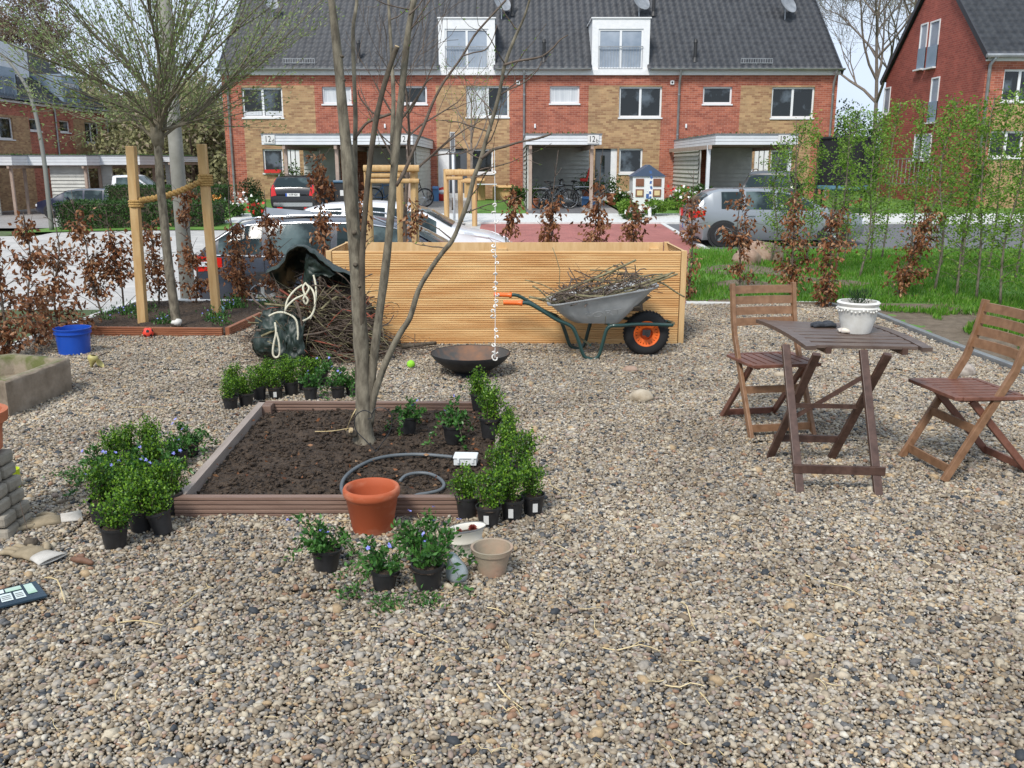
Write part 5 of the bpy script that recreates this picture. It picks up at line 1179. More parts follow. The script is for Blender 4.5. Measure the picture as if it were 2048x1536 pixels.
def bushy(name, label, q, rx, ry, rz_, n, ls, m, seed, trunk=True, group=None, cat='tree', clump=14, kind=None):
    t = thing(name, label, cat, q, 0, group); rs = np.random.RandomState(seed); q = Vector(q); cs = []
    while len(cs) < clump:
        c_ = rs.normal(0, .5, 3)
        if np.linalg.norm(c_) < 1: cs.append((c_, rs.uniform(.3,.55)))
    Pn = []
    for c_, s_ in cs:
        k = n//clump; d = rs.normal(size=(k,3)); d /= np.linalg.norm(d,axis=1)[:,None]; Pn.append(c_ + d*s_*rs.uniform(.55,1.05,(k,1)))
    Pn = np.concatenate(Pn); Pn = Pn*[rx,ry,rz_] + np.array(q) + [0,0,rz_*1.05]; Pn[:,2] = np.maximum(Pn[:,2], q.z+.02)
    V, Fc = leaves(Pn, rs.normal(size=Pn.shape)+[0,0,-.2], ls*rs.uniform(.6,1.3,len(Pn)), ls*.6, rs=rs); npmesh('foliage', V, Fc, m, t)
    if trunk:
        mb = MB(); mb.tube([q-Vector((0,0,.2)), q+Vector((0,0,rz_*1.3))], [rx*.06+.01, rx*.02+.004], 7)
        for c_, s_ in cs[:8]: mb.tube([q+Vector((0,0,rz_*.5)), q+Vector((c_[0]*rx, c_[1]*ry, c_[2]*rz_+rz_*1.05))], [rx*.03+.005,.004+rx*.01], 5)
        mb.build('trunk', 'bark_brown', t)
    return t
# trees behind the houses: left woods as single trees
W_ = [(228,70,4.5,6.5),(262,66,4.2,5.4),(300,60,4.4,5.2),(345,64,4.8,6.2),(392,58,3.8,4.8),(425,66,4.4,6.0),(455,72,4.4,6.4),(180,84,6,8.5),(375,82,6,7.5)]
DSC = ['at the left end of the woods','second in the woods beyond the white van','behind the trunk of the staked tree','behind the concrete pole','between the concrete pole and the brick row','close to the left corner of the brick row','half hidden by the left corner of the brick row','farthest left behind the far terrace','high in the back of the woods']
for k, ((px, Y, rx, hz), ds) in enumerate(zip(W_, DSC)):
    q = Vector((P(px,400,Y).x, Y, zt(P(px,400,Y).x, Y)-.3)); bushy('woodland_tree', 'olive brown spring tree ' + ds, q, rx, rx*.8, hz/2+1, 5200, .34, 'leaf_forest', 200+k, group='trees of the woods behind the houses', clump=22)
for k, (px, Y, h, ds) in enumerate(((25,85,15.5,'tall pinkish budding tree above the far terrace at the left edge'),(95,90,12.5,'lower pinkish budding tree beside the roof of the far terrace'))):
    q = Vector((P(px,400,Y).x, Y, -1)); bare_tree('budding_tree', ds, q, h, .3, 60+k, 3, 'twig_far', 'leaf_pink', 5, .26, .6, crown_n=14, first=.3, group='budding trees beyond the far terrace')
for k, (px, Y, rx, hz, m_, ds) in enumerate(((1712,48,1.8,4.2,'leaf_conifer','dark green conifer like bush beside the right end of the brick row'),(1790,56,1.7,5.0,'leaf_forest','rounded olive tree below the bare trees by the right house'),(1745,52,2.4,2.8,'leaf_shrub','low green bush between the brick row and the right house'),(1690,54,1.6,3.4,'leaf_shrub','narrow green bush touching the right corner of the brick row'))):
    x = P(px,400,Y).x; bushy('garden_bush' if hz < 3 else 'background_tree', ds, Vector((x, Y, zt(x,Y)-.1)), rx, rx, hz/2, 3600, .16, m_, 260+k, cat='tree' if hz > 3 else 'bush')
# clipped hedges on the left
def hedge(label, px0, px1, Y, py1, depth, seed):
    x0, x1 = P(px0,430,Y).x, P(px1,430,Y).x; z0 = zt((x0+x1)/2, Y); z1 = P(250, py1, Y).z; rs = np.random.RandomState(seed); t = thing('clipped_hedge', label, 'hedge', ((x0+x1)/2, Y+depth/2, z0))
    mb = MB(); mb.b2((x0+.08,Y+.08,z0-.1),(x1-.08,Y+depth-.08,z1-.08)); mb.build('inner_twigs', 'bark_dark', t); n = int(9000*min(1.6, (x1-x0)/7)); Pn = []
    for i in range(n):
        f = rs.rand(); x = rs.uniform(x0,x1)
        Pn.append((x, Y+rs.uniform(-.03,.05), rs.uniform(z0,z1)) if f < .55 else ((x, rs.uniform(Y,Y+depth), z1+rs.normal(-.02,.03)) if f < .9 else (rs.choice([x0,x1]), rs.uniform(Y,Y+depth), rs.uniform(z0,z1))))
    V, Fc = leaves(Pn, rs.normal(size=(n,3)), .08*rs.uniform(.6,1.3,n), .045, rs=rs); npmesh('foliage', V, Fc, 'leaf_hedge', t); return t
hedge('long clipped dark green hedge along the far pavement on the left', 112, 428, GT(250,458).y, 404, 1.4, 5)
hedge('second clipped hedge farther back beside the drive on the left', 215, 450, 36, 372, 1.2, 6)
# ---------------------------------------------------------------- planter of grooved boards
def woodm(name, ca, cb, rough=.6, stretch=(1.2,14,14), sc=3.2, isl=None, bump=.04, dark=None):
    return mat(name, ca, cb, sc, rough, bump, 9, stretch=stretch, ramp=(.3,.72), island=isl, detail=8)
woodm('larch', (.60,.35,.15), (.84,.62,.35), .6, (.8,22,22), 2.6, [((1,1,1),1),((.80,.72,.62),1),((1.08,1.05,.96),1),((.9,.8,.7),1)])
m_ = MATS['larch']; n_, l_ = m_.node_tree.nodes, m_.node_tree.links; b_ = n_['Principled BSDF']; src = b_.inputs['Base Color'].links[0].from_socket      # knots and long reddish streaks
tc_ = n_.new('ShaderNodeTexCoord'); mp_ = n_.new('ShaderNodeMapping'); mp_.inputs['Scale'].default_value = (2.1,1,5.5); vo_ = n_.new('ShaderNodeTexVoronoi'); vo_.inputs['Scale'].default_value = 1.0
r_ = n_.new('ShaderNodeValToRGB'); r_.color_ramp.elements[0].position = .03; r_.color_ramp.elements[1].position = .10; r_.color_ramp.elements[0].color = (.35,.2,.12,1); r_.color_ramp.elements[1].color = (1,1,1,1)
mm_ = n_.new('ShaderNodeMixRGB'); mm_.blend_type = 'MULTIPLY'; mm_.inputs[0].default_value = .9; l_.new(tc_.outputs['Object'], mp_.inputs['Vector']); l_.new(mp_.outputs[0], vo_.inputs['Vector']); l_.new(vo_.outputs['Distance'], r_.inputs[0]); l_.new(src, mm_.inputs[1]); l_.new(r_.outputs[0], mm_.inputs[2])
n2_ = n_.new('ShaderNodeTexNoise'); n2_.inputs['Scale'].default_value = 1.6; mp2_ = n_.new('ShaderNodeMapping'); mp2_.inputs['Scale'].default_value = (.7,1,5); r2_ = n_.new('ShaderNodeValToRGB'); r2_.color_ramp.elements[0].position = .38; r2_.color_ramp.elements[1].position = .62; r2_.color_ramp.elements[0].color = (.86,.74,.62,1); r2_.color_ramp.elements[1].color = (1.05,1.05,1.02,1)
m2_ = n_.new('ShaderNodeMixRGB'); m2_.blend_type = 'MULTIPLY'; m2_.inputs[0].default_value = 1; l_.new(tc_.outputs['Object'], mp2_.inputs['Vector']); l_.new(mp2_.outputs[0], n2_.inputs['Vector']); l_.new(n2_.outputs['Fac'], r2_.inputs[0]); l_.new(mm_.outputs[0], m2_.inputs[1]); l_.new(r2_.outputs[0], m2_.inputs[2]); l_.new(m2_.outputs[0], b_.inputs['Base Color'])
woodm('larch_side', (.56,.35,.15), (.72,.5,.26), .6, (10,10,1.5), 2.2)
woodm('terrace_board', (.16,.095,.07), (.26,.17,.13), .55, (1.2,12,12), 3)
woodm('terrace_board_grey', (.26,.21,.175), (.36,.3,.26), .7, (12,1.2,12), 3)
woodm('red_board', (.24,.085,.04), (.34,.14,.07), .5, (1.2,12,12), 3)
Y0 = G(1010,689,0).y
x0, x1 = P(652,501,Y0).x, P(1374,502,Y0).x; zt_ = P(1010,502,Y0).z; Yb = Y0+1.02
t = thing('raised_planter', 'long raised planter box of new grooved larch boards', 'planter', ((x0+x1)/2, Y0, 0))
def grooved(mb, xa, xb, za, zb, y, ng=7, s=-1, ax='y', dep=.009):
    """one grooved board: ridges run along its length"""
    h = (zb-za)/ng; pr = []
    for k in range(ng):
        z = za+k*h; pr += [(0,z+h*.10),(0,z+h*.66),(dep,z+h*.70),(dep,z+h*1.0)] if k < ng-1 else [(0,z+h*.14),(0,z+h*.9),(dep,zb)]
    pr = [(dep, za)] + pr; vs = []
    for X in (xa, xb):
        for d_, z in pr: vs.append((X, y-s*d_, z) if ax == 'y' else (y-s*d_, X, z))
    n = len(pr); fs = [(i, i+1, n+i+1, n+i) for i in range(n-1)]
    e_ = .02
    for X in (xa, xb): vs.append((X, y-s*(dep+e_), za) if ax == 'y' else (y-s*(dep+e_), X, za)); vs.append((X, y-s*(dep+e_), zb) if ax == 'y' else (y-s*(dep+e_), X, zb))
    b = 2*n; fs += [tuple(range(n)) + (b+1, b), tuple(range(2*n-1, n-1, -1)) + (b+2, b+3), (n-1, 2*n-1, b+3, b+1), (0, b, b+2, n)]
    mb.add(vs, fs)
nb = 6; hb = zt_/nb
for k in range(nb):
    for s_, (xa, xb, Y) in enumerate(((x0+.055, x1-.055, Y0), (x0+.055, x1-.055, Yb))):
        mb = MB(); sg = -1 if s_ == 0 else 1
        cut = lerp(xa, xb, [1,.97,.93,.99,.985,.9][k]) if s_ == 0 else xb
        grooved(mb, xa, xb, k*hb+.002, (k+1)*hb-.003, Y, s=sg); mb.build('board', 'larch', t)
    for s_, X in ((-1, x0), (1, x1)):
        mb = MB(); grooved(mb, Y0+.06, Yb-.06, k*hb+.002, (k+1)*hb-.003, X, s=s_, ax='x'); mb.build('board', 'larch_side', t)
for X in (x0+.022, x1-.022):
    for Y in (Y0-.003, Yb+.003): mb = MB(); mb.box((X, Y+(.022 if Y < Y0+.1 else -.022), zt_/2), (.05, .05, zt_+.004)); mb.build('corner_post', 'larch_side', t, bevel=.003)
for u in (.02, .485, .97):
    for Y in (Y0+.09, Yb-.09): X = lerp(x0+.06, x1-.06, u); mb = MB(); mb.box((X, Y, zt_/2-.03), (.09,.09,zt_-.06)); mb.build('inner_post', 'larch_side', t)
mb = MB()
for a_, b_ in (((x0+.06,Y0+.028),(x1-.06,Y0+.045)),((x0+.06,Yb-.045),(x1-.06,Yb-.028))): mb.b2((a_[0],a_[1],.02),(b_[0],b_[1],zt_-.003))
mb.build('lining', 'larch_side', t)
mb = MB(); mb.b2((x0+.05,Y0+.05,.01),(x1-.05,Yb-.05,.12)); mb.build('soil_fill', 'soil', t)
# ---------------------------------------------------------------- square soil bed in front
zf = .10
FL, FR, BR, BL = G(350,992,zf), G(997,992,zf), G(1009,803,zf), G(520,801,zf)
t = thing('square_bed_frame', 'square bed frame of brown grooved boards round dark soil', 'bed frame', (FL+FR+BR+BL)/4 - Vector((0,0,zf)))
def frame_board(nm, a, b, m, w=.042, h=zf, groove=True, z0=-.02, sg=1, parent=t):
    a, b = Vector(a), Vector(b); d = (b-a); d.z = 0; L_ = d.length; d.normalize(); nn = Vector((d.y,-d.x,0))*sg; mb = MB(); pr = [(0,h),(w,h)]
    k = 5; pr2 = []
    for i in range(k):
        zz = h-.012 - i*(h-.012-z0)/k; hh = (h-.012-z0)/k; pr2 += [(w,zz),(w-.006,zz-.003),(w-.006,zz-.008),(w,zz-.011)] if groove else [(w,zz)]
    pr = pr + pr2 + [(w,z0),(0,z0)]; n = len(pr); vs = [tuple(q0 + nn*u + Vector((0,0,v-q0.z))) for q0 in (a, b) for u, v in pr]
    mb.add(vs, [(i,(i+1)%n,n+(i+1)%n,n+i) for i in range(n)] + [tuple(range(n)), tuple(range(2*n-1,n-1,-1))]); return mb.build(nm, m, parent, bevel=.0)
frame_board('front_board', FL+Vector((0,.02,0)), FR+Vector((0,.02,0)), 'terrace_board')
frame_board('back_board', BL, BR, 'terrace_board', sg=1)
frame_board('left_board', FL+Vector((.0,.022,0)), BL, 'terrace_board_grey', sg=1, groove=False)
frame_board('right_board', FR+Vector((-.04,.022,0)), BR+Vector((-.04,-.045,0)), 'terrace_board_grey', sg=1, groove=False)
mb = MB(); mb.box(BL+Vector((.06,-.09,-.05)), (.09,.09,.096)); mb.build('corner_block', 'terrace_board', t, bevel=.003)
def soil_patch(name, quad, z, n, amp, m='soil', label=None):
    vs = []; q4 = [Vector(q) for q in quad]
    for j in range(n+1):
        for i in range(n+1):
            u, v = i/n, j/n; q = q4[0].lerp(q4[1], u).lerp(q4[3].lerp(q4[2], u), v); ed = min(u, v, 1-u, 1-v)
            h = z + amp*(noise.noise(q*6)*.9 + noise.noise(q*17)*.7 + abs(noise.noise(q*38))*.8 + noise.noise(q*70)*.3) - (.0 if ed > .03 else .012)
            vs.append((q.x, q.y, h))
    mb = MB(); mb.add(vs, [(j*(n+1)+i, j*(n+1)+i+1, (j+1)*(n+1)+i+1, (j+1)*(n+1)+i) for j in range(n) for i in range(n)]); o = mb.build(name, m, smooth=True)
    tag(o, label, 'soil', kind='stuff'); return o
def pdepth(p, z): return Vector((p[0], p[1], z))
soil_patch('soil', [FL+Vector((.03,.03,0)), FR+Vector((-.03,.03,0)), BR+Vector((-.03,-.03,0)), BL+Vector((.03,-.03,0))], .05, 190, .019, label='dark crumbly soil filling the square bed')
rs = np.random.RandomState(12); cl = []
while len(cl) < 2600:
    u, v = rs.rand(2); q = FL.lerp(FR, lerp(.04,.96,u)).lerp(BL.lerp(BR, lerp(.04,.96,u)), lerp(.04,.95,v)); cl.append((q.x, q.y))
cl = np.array(cl); V, Fc = pebble_arr(cl[:,0], cl[:,1], .0085, rs); V[:,2] += .062
tag(npmesh('soil_clods', V, Fc, 'soil', smooth=True), 'small clods lying on the dark soil of the square bed', 'soil', kind='stuff')
# ---------------------------------------------------------------- left flower bed with reddish boards
zb = .09
A1, A2, A3, A4 = G(150,652,zb), G(446,655,zb), G(510,616,zb), G(585,594,zb)
t = thing('flower_bed_frame', 'low reddish brown bed edging around the staked tree', 'bed frame', (A1.x/2+A2.x/2, A1.y, 0))
frame_board('front_board', A1, A2, 'red_board', parent=t, h=zb); frame_board('slanting_board', A2+Vector((0.02,0.0,0)), A4, 'red_board', parent=t, h=zb)
soil_patch('soil', [(A1.x-.45,A1.y-.0,0), (A2.x,A2.y+.02,0), (A4.x,KB_Y-.02,0), (KL[2].x+.05,KB_Y-.02,0)], .035, 90, .02, label='dark soil in the flower bed below the staked tree')
tuf = []
for k in range(26):
    u = rs.rand(); px, py = rs.choice([0,1,2]), 0
    px = [rs.uniform(175,330), rs.uniform(390,480), rs.uniform(520,590)][px]; py = rs.uniform(612,652) if px < 450 else rs.uniform(606,622)
    q = G(px, py, .04); tuf.append(q)
Pn, D = [], []
for q in tuf:
    for i in range(80): Pn.append((q.x+rs.normal(0,.05), q.y+rs.normal(0,.04), .03+abs(rs.normal(0,.05)))); D.append((rs.normal(0,.6), rs.normal(0,.6), 1))
V, Fc = leaves(Pn, D, .035*rs.uniform(.6,1.4,len(Pn)), .014, rs=rs); tag(npmesh('ground_cover', V, Fc, 'leaf_vinca'), 'low green ground cover plants in the left flower bed', 'ground cover', kind='stuff')
Pn = [(q.x+rs.normal(0,.05), q.y-.03, .08+rs.uniform(0,.05)) for q in tuf for i in range(3)]
V, Fc = leaves(Pn, rs.normal(size=(len(Pn),3)), .022, .018, rs=rs); tag(npmesh('small_flowers', V, Fc, 'petal_violet'), 'tiny violet flowers among the ground cover', 'flowers', kind='stuff')
# ---------------------------------------------------------------- brown beech hedge plants
def beech(name, label, q, h, seed, clumps, n=420, lean=0, ls=.062, group='brown leaved beech hedge plants', m='leaf_beech', w=.16, stemr=.012, side=14):
    """clumps: (height, half width, share)"""
    t = thing(name, label, 'hedge plant', q, 0, group); rs = np.random.RandomState(seed); q = Vector(q); mb = MB()
    top = q + Vector((lean, rs.normal(0,.04), h)); pl = bez([q, q.lerp(top,.33)+Vector((rs.normal(0,.03),0,0)), q.lerp(top,.66)+Vector((rs.normal(0,.03),0,0)), top], 4)
    mb.tube(pl, [lerp(stemr, .003, i/12) for i in range(13)], 6); Pn, D = [], []
    for k in range(side):
        u = rs.uniform(.1,.97); i = min(11, int(u*12)); p = pl[i]; a_ = rs.uniform(0,2*math.pi); L_ = rs.uniform(.12,.3)*(1.1-u*.6)
        mb.tube(bez([p, p+Vector((math.cos(a_)*L_*.5, math.sin(a_)*L_*.4, L_*.45)), p+Vector((math.cos(a_)*L_, math.sin(a_)*L_*.7, L_*.75+rs.normal(0,.03)))], 2), [.005,.004,.003,.0025,.002], 4)
    tot = sum(c[2] for c in clumps)
    for (ch, cw, sh) in clumps:
        k = int(n*sh/tot)
        for j in range(max(3, k//9)):  # leafy side twigs
            u = min(.98, max(.03, (ch+rs.normal(0,.07))/h)); p = q.lerp(top, u); a_ = rs.uniform(0,2*math.pi); r_ = cw*rs.uniform(.2,1.75); e_ = p + Vector((math.cos(a_)*r_, math.sin(a_)*r_*.8, rs.uniform(-.02,.12)))
            mb.tube([p, p.lerp(e_,.5)+Vector((0,0,.03)), e_], [.004,.003,.0015], 4)
            for i in range(9): f = rs.uniform(.25,1.05); c_ = p.lerp(e_, f); Pn.append((c_.x+rs.normal(0,.03), c_.y+rs.normal(0,.03), c_.z+rs.normal(0,.032))); D.append((rs.normal(0,.6)+math.cos(a_)*.3, rs.normal(0,.6), rs.normal(-.75,.45)))
    mb.build('stem', 'bark_brown', t, smooth=True)
    V, Fc = leaves(Pn, D, ls*rs.uniform(.6,1.25,len(Pn)), ls*.5, fold=.35, rs=rs, droop=.15); npmesh('foliage', V, Fc, m, t); return t
def at(px, py, z=.0): return G(px, py, z)
BE = [ # base px, base py, height px of top, clumps as (picture y of clump centre, half width px), label, n
 (20,712,430,[(520,32),(590,50),(650,60),(690,45)],'brown beech plant at the left picture edge behind the stone trough',640),
 (75,690,425,[(470,22),(540,35),(610,45),(660,55)],'brown beech plant leftmost beside the blue bucket',640),
 (118,668,410,[(520,30),(580,38),(640,55)],'beech plant with low dense leaves just behind the blue bucket',560),
 (205,632,395,[(465,24),(530,30),(580,30)],'beech plant left of the left square stake',460),
 (248,628,420,[(500,24),(550,28)],'slim beech plant touching the left square stake',380),
 (318,612,440,[(480,28),(530,34),(565,24)],'beech plant right behind the left square stake',420),
 (392,610,380,[(392,14),(430,14),(520,26),(570,30)],'beech plant just left of the right square stake',420),
 (478,608,330,[(470,16),(520,26),(560,30),(585,22)],'leafy beech plant before the rear wheel of the dark estate car',560),
 (562,600,380,[(450,14),(510,22),(560,26)],'beech plant left of the green tarpaulin heap',480),
 (650,560,300,[(355,22),(375,26),(440,14),(470,20),(500,16)],'tall beech plant right behind the green tarpaulin heap',460),
 (735,560,330,[(400,12),(440,15),(470,14)],'thin beech plant behind the stems of the bare tree',240),
 (825,545,395,[(430,10),(455,14)],'thin beech plant beside the thick round stakes',120),
 (1010,540,375,[(405,10),(430,14),(460,15)],'small beech plant behind the planter near the string of shells',240),
 (1095,540,300,[(425,20),(455,24),(480,20)],'sparse beech plant behind the middle of the planter',260),
 (1190,540,310,[(395,15),(425,20),(455,26),(480,26)],'tall sparse beech plant behind the planter left of the playhouse',340),
 (1283,540,390,[(415,12),(452,26),(475,20)],'beech plant before the playhouse behind the planter',260),
 (1376,600,340,[(420,16),(470,22),(545,16),(580,12)],'beech plant at the right end of the planter',300),
 (1478,598,370,[(410,20),(470,30),(495,28),(545,20)],'beech plant before the rear wheel of the silver hatchback',360),
 (1582,600,240,[(415,14),(440,18),(488,30),(530,32),(560,34)],'tall beech plant behind the left wooden chair',520),
 (1650,612,400,[(440,26),(480,30),(520,24),(565,30),(595,26)],'beech plant with leaves to the ground behind the garden table',560),
 (1792,598,380,[(440,24),(475,34),(510,30),(550,36),(570,30)],'thick leaning beech plant on the bare earth at the right',640),
]
for k, (px, py, pt, cl_, lab, n_) in enumerate(BE):
    hidden = px in (650,735,825,1010,1095,1190,1283)
    if hidden: Y = 9.85; q = Vector((P(px,500,Y).x, Y, .0))
    else: q = at(px, py, .02)
    Y = q.y; h = P(px, pt, Y).z - q.z; m_ = ppm((0,Y,1)); c2 = [(P(px, cy_, Y).z-q.z, cw_/m_, cw_) for cy_, cw_ in cl_]
    topx = 60/m_ if px == 1792 else rs.normal(0,.06); beech('beech_plant', lab, q, h, 500+k, c2, n=int(n_*(1.0 if hidden else (.95 if k < 3 else 1.25))), lean=topx, ls=.062)
# ---------------------------------------------------------------- green hornbeam row on the right
def hornbeam(q, h, seed, label, n=620, lean=0.0):
    t = thing('hornbeam_plant', label, 'hedge plant', q, 0, 'young green hornbeam hedge plants'); rs = np.random.RandomState(seed); q = Vector(q); mb = MB(); tips = []
    top = q + Vector((lean + rs.normal(0,.05), rs.normal(0,.08), h)); pl = bez([q, q.lerp(top,.3)+Vector((rs.normal(0,.06),0,0)), q.lerp(top,.65)+Vector((rs.normal(0,.06),0,0)), top], 4)
    mb.tube(pl, [lerp(.017,.004, i/12) for i in range(13)], 6); Pn, D = [], []
    for k in range(46):
        u = .12+.86*(k+.5)/46; i = min(11, int(u*12)); p = pl[i].lerp(pl[i+1], u*12-i); a_ = rs.uniform(0,2*math.pi); L_ = rs.uniform(.18,.5)*(1.05-u*.6)*(1 if u > .3 else .8)
        d = Vector((math.cos(a_), math.sin(a_)*.8, rs.uniform(.1,.9))).normalized(); pts = bez([p, p+d*L_*.5+Vector((0,0,.02)), p+d*L_], 2); mb.tube(pts, [.005,.004,.003,.0025,.002], 4)
        dens = 1 if u > .3 else .35
        for j in range(int(n/46*dens*1.1)):
            f = rs.uniform(.15,1.1); c_ = p + d*L_*f; Pn.append((c_.x+rs.normal(0,.045), c_.y+rs.normal(0,.045), c_.z+rs.normal(0,.045))); D.append((rs.normal(0,.6)+d.x*.5, rs.normal(0,.6), rs.normal(-.2,.5)))
    mb.build('stem', 'bark_grey', t, smooth=True); V, Fc = leaves(Pn, D, .042*rs.uniform(.5,1.3,len(Pn)), .025, fold=.25, rs=rs); npmesh('foliage', V, Fc, 'leaf_hornbeam', t)
HB = [(1540,520,300,14.3),(1578,530,245,13.8),(1612,520,260,15.2),(1672,540,240,13.2),(1690,500,215,15.5),(1720,545,235,12.9),(1742,515,225,15.0),(1765,500,205,16),(1815,540,205,13.4),(1840,520,240,14.6),(1868,590,200,11.6),(1885,520,225,14.2),(1912,600,205,11.2),(1925,530,240,13.8),(1952,604,190,11.0),(1975,545,210,13.2),(2000,615,180,10.6),(2030,560,200,12.6),(2056,628,170,10.2),(2085,580,190,12.0),(2110,650,165,9.7)]
ORD = 'leftmost second third fourth fifth sixth seventh eighth ninth tenth eleventh twelfth thirteenth fourteenth fifteenth sixteenth seventeenth eighteenth nineteenth twentieth twenty-first'.split()
for k, (px, py, pt, Y) in enumerate(HB):
    x = P(px, py, Y).x; q = Vector((x, Y, z_lawn(x, Y))); hornbeam(q, P(px, pt, Y).z - q.z, 700+k, 'leafy green hornbeam sapling, %s from the left in its row' % ORD[k] if k else 'leafy green hornbeam sapling, leftmost of its row behind the hatchback', 1500, lean=.05)
# boulders
def rock(name, label, q, d, m, seed, rz=0, cat='stone', amp=.12, group=None):
    mb = MB(); mb.blob(Vector(q)+Vector((0,0,d[2]*.55)), d, amp, 1.2, 3, seed, rz); return tag(mb.build(name, m, smooth=True), label, cat, group)
mat('granite_pink', (.27,.17,.12), (.4,.29,.22), 14, .8, .05, 60); mat('granite_grey', (.25,.21,.18), (.5,.44,.38), 26, .8, .05, 90); mat('sandstone_pale', (.36,.29,.20), (.5,.43,.33), 12, .8, .05, 60)
x_ = P(1522,500,14.6).x; rock('boulder', 'reddish boulder on the bank before the silver hatchback', (x_,14.6,z_lawn(x_,14.6)-.08), (.34,.3,.27), 'granite_pink', 3)
x_ = P(1494,515,13.6).x; rock('boulder', 'lower brown boulder leaning on the reddish boulder', (x_,13.6,z_lawn(x_,13.6)-.05), (.2,.22,.2), 'granite_pink', 8)
rock('garden_stone', 'round speckled stone on the gravel behind the right chair', G(1928,752,0), (.085,.07,.07), 'granite_grey', 5)
rock('garden_stone', 'pinkish flat stone on the gravel below the wheelbarrow', G(1260,744,0), (.06,.045,.034), 'granite_pink', 6)
rock('garden_stone', 'pale flat stone on the gravel below the wheelbarrow wheel', G(1283,800,0), (.085,.07,.05), 'sandstone_pale', 7)
rock('garden_stone', 'small pale stone half hidden behind the left chair', G(1565,752,0)-Vector((0,0,.01)), (.07,.05,.03), 'sandstone_pale', 9)
# flower bed, plants and pots over the road
def shrub(label, px, py, Y, w, h, seed, m='leaf_shrub', fl=None, n=1300, ls=.09):
    x = P(px, py, Y).x; q = Vector((x, Y, zt(x, Y)+.02)); t = bushy('garden_plant', label, q, w, w*.8, h/2, n, ls, m, seed, trunk=False, cat='plant', group='small garden plants before the terrace', clump=6)
    if fl: r2 = np.random.RandomState(seed+1); k = 26; V, Fc = leaves(np.array([(q.x+r2.normal(0,w*.5), q.y-w*.7*r2.rand(), q.z+h*r2.uniform(.6,1.15)) for _ in range(k)]), r2.normal(size=(k,3)), .13, .11, rs=r2); npmesh('blossoms', V, Fc, fl, t)
    return t
for k, a_ in enumerate((('evergreen shrub at the left end of the brick row',505,400,40,.9,1.1,'leaf_conifer',None),('white flowering plant on the left front lawn',487,432,32,.6,.7,'leaf_shrub','petal_white'),('small orange tulips on the left front lawn',432,415,33,.35,.5,'leaf_shrub','petal_orange'),
  ('green shrub at the left side of the narrow carport',1040,412,36,.6,.8,'leaf_shrub',None),('plant below the ground floor window beside the playhouse',1262,412,35,.5,.6,'leaf_shrub','petal_white'),('leafy plant at the left foot of the playhouse',1250,425,32,.6,.6,'leaf_hornbeam',None),('leafy plant before the playhouse',1310,425,32,.7,.6,'leaf_hornbeam',None),
  ('green plant with red tulips right of the playhouse',1350,405,34,.6,.8,'leaf_shrub','petal_red'),('broad plant at the corner of the right carport',1375,420,32,.8,.9,'leaf_hornbeam','petal_white'),('white flowering clump by the pavement left of the painted post',1270,432,31,.4,.35,'leaf_shrub','petal_white'),('low bush in the corner by the right carport',1400,408,34,.5,.9,'leaf_shrub',None),('green bush on the far lawn left of the black estate',515,425,31,.35,.5,'leaf_shrub','petal_red'))):
    lab, px, py, Y, w, h, m_, fl = a_; shrub(lab, px, py, Y, w, h, 900+k, m_, fl)
def flowerpot(label, q, r, h, m, plant, seed, fl=None):
    t = thing('potted_plant', label, 'potted plant', q); q = Vector(q); mb = MB(); mb.lathe([(0,0),(r*.7,0),(r,h),(r*1.08,h),(r*1.08,h*.9),(r*.9,h*.9),(0,h*.9)][:5]+[(r*.92,h),(r*.88,h*.85),(0,h*.85)], q, 16); mb.build('pot', m, t, smooth=True, angle=40)
    rs = np.random.RandomState(seed); k = 350; V, Fc = leaves(rs.normal(0,r*.8,(k,3))+[q.x,q.y,q.z+h+r*.9], rs.normal(size=(k,3)), r*.35, r*.2, rs=rs); npmesh('foliage', V, Fc, plant, t)
mat('terracotta', (.42,.12,.05), (.55,.2,.1), 6, .75, .03, 40)
for lab, px, Y, r, h, m_, s_ in (('terracotta pot with a plant beside the door of the narrow carport home',1226,37,.28,.45,'terracotta',1),('small brown pot at the left foot of the narrow carport',1067,35,.22,.35,'terracotta',2),('dark blue pot with a ball shrub before the white door',583,38,.3,.9,'lid_blue',3),('terracotta pot beside the bicycles under the narrow carport',1176,37.2,.26,.6,'terracotta',4)):
    x = P(px,400,Y).x; flowerpot(lab, (x, Y, zt(x,Y)+.04), r, h, m_, 'leaf_shrub', s_)
# ---------------------------------------------------------------- wheelbarrow
YW_ = G(1290,710,0).y; yn, yf = YW_-.24, YW_+.24
mat('galvanised', (.40,.42,.43), (.52,.54,.55), 9, .5, .01, 40, metal=.2); mat('green_tube', (.015,.05,.045), rough=.3, coat=.3); mat('orange_plastic', (.85,.15,.02), rough=.4)
t = thing('wheelbarrow', 'galvanised wheelbarrow with orange grips and orange wheel full of cut branches', 'wheelbarrow', (P(1240,700,YW_).x, YW_, 0))
near = [(1040,606),(1058,607),(1085,622),(1115,640),(1142,652),(1152,668),(1160,690),(1168,712),(1180,723),(1190,722),(1199,708),(1207,680),(1213,660),(1222,652),(1240,651),(1290,654),(1349,656)]
def w3(lst, Y): return [P(a_, b_, Y) for a_, b_ in lst]
np_ = w3(near, yn); np_[8].z = np_[9].z = .015
far = [Vector((q.x, yf, q.z)) for q in np_]; far = [Vector((q.x - (.09 if i < 14 else 0), q.y, q.z)) for i, q in enumerate(far)]
for i in (15, 16): np_[i].y = YW_-.10; far[i].y = YW_+.10
mb = MB(); mb.tube(bez(np_,3), .0165, 8); mb.tube(bez(far,3), .0165, 8); mb.tube([np_[-1], np_[-1]+Vector((.03,.1,0)), far[-1]], .0165, 8)
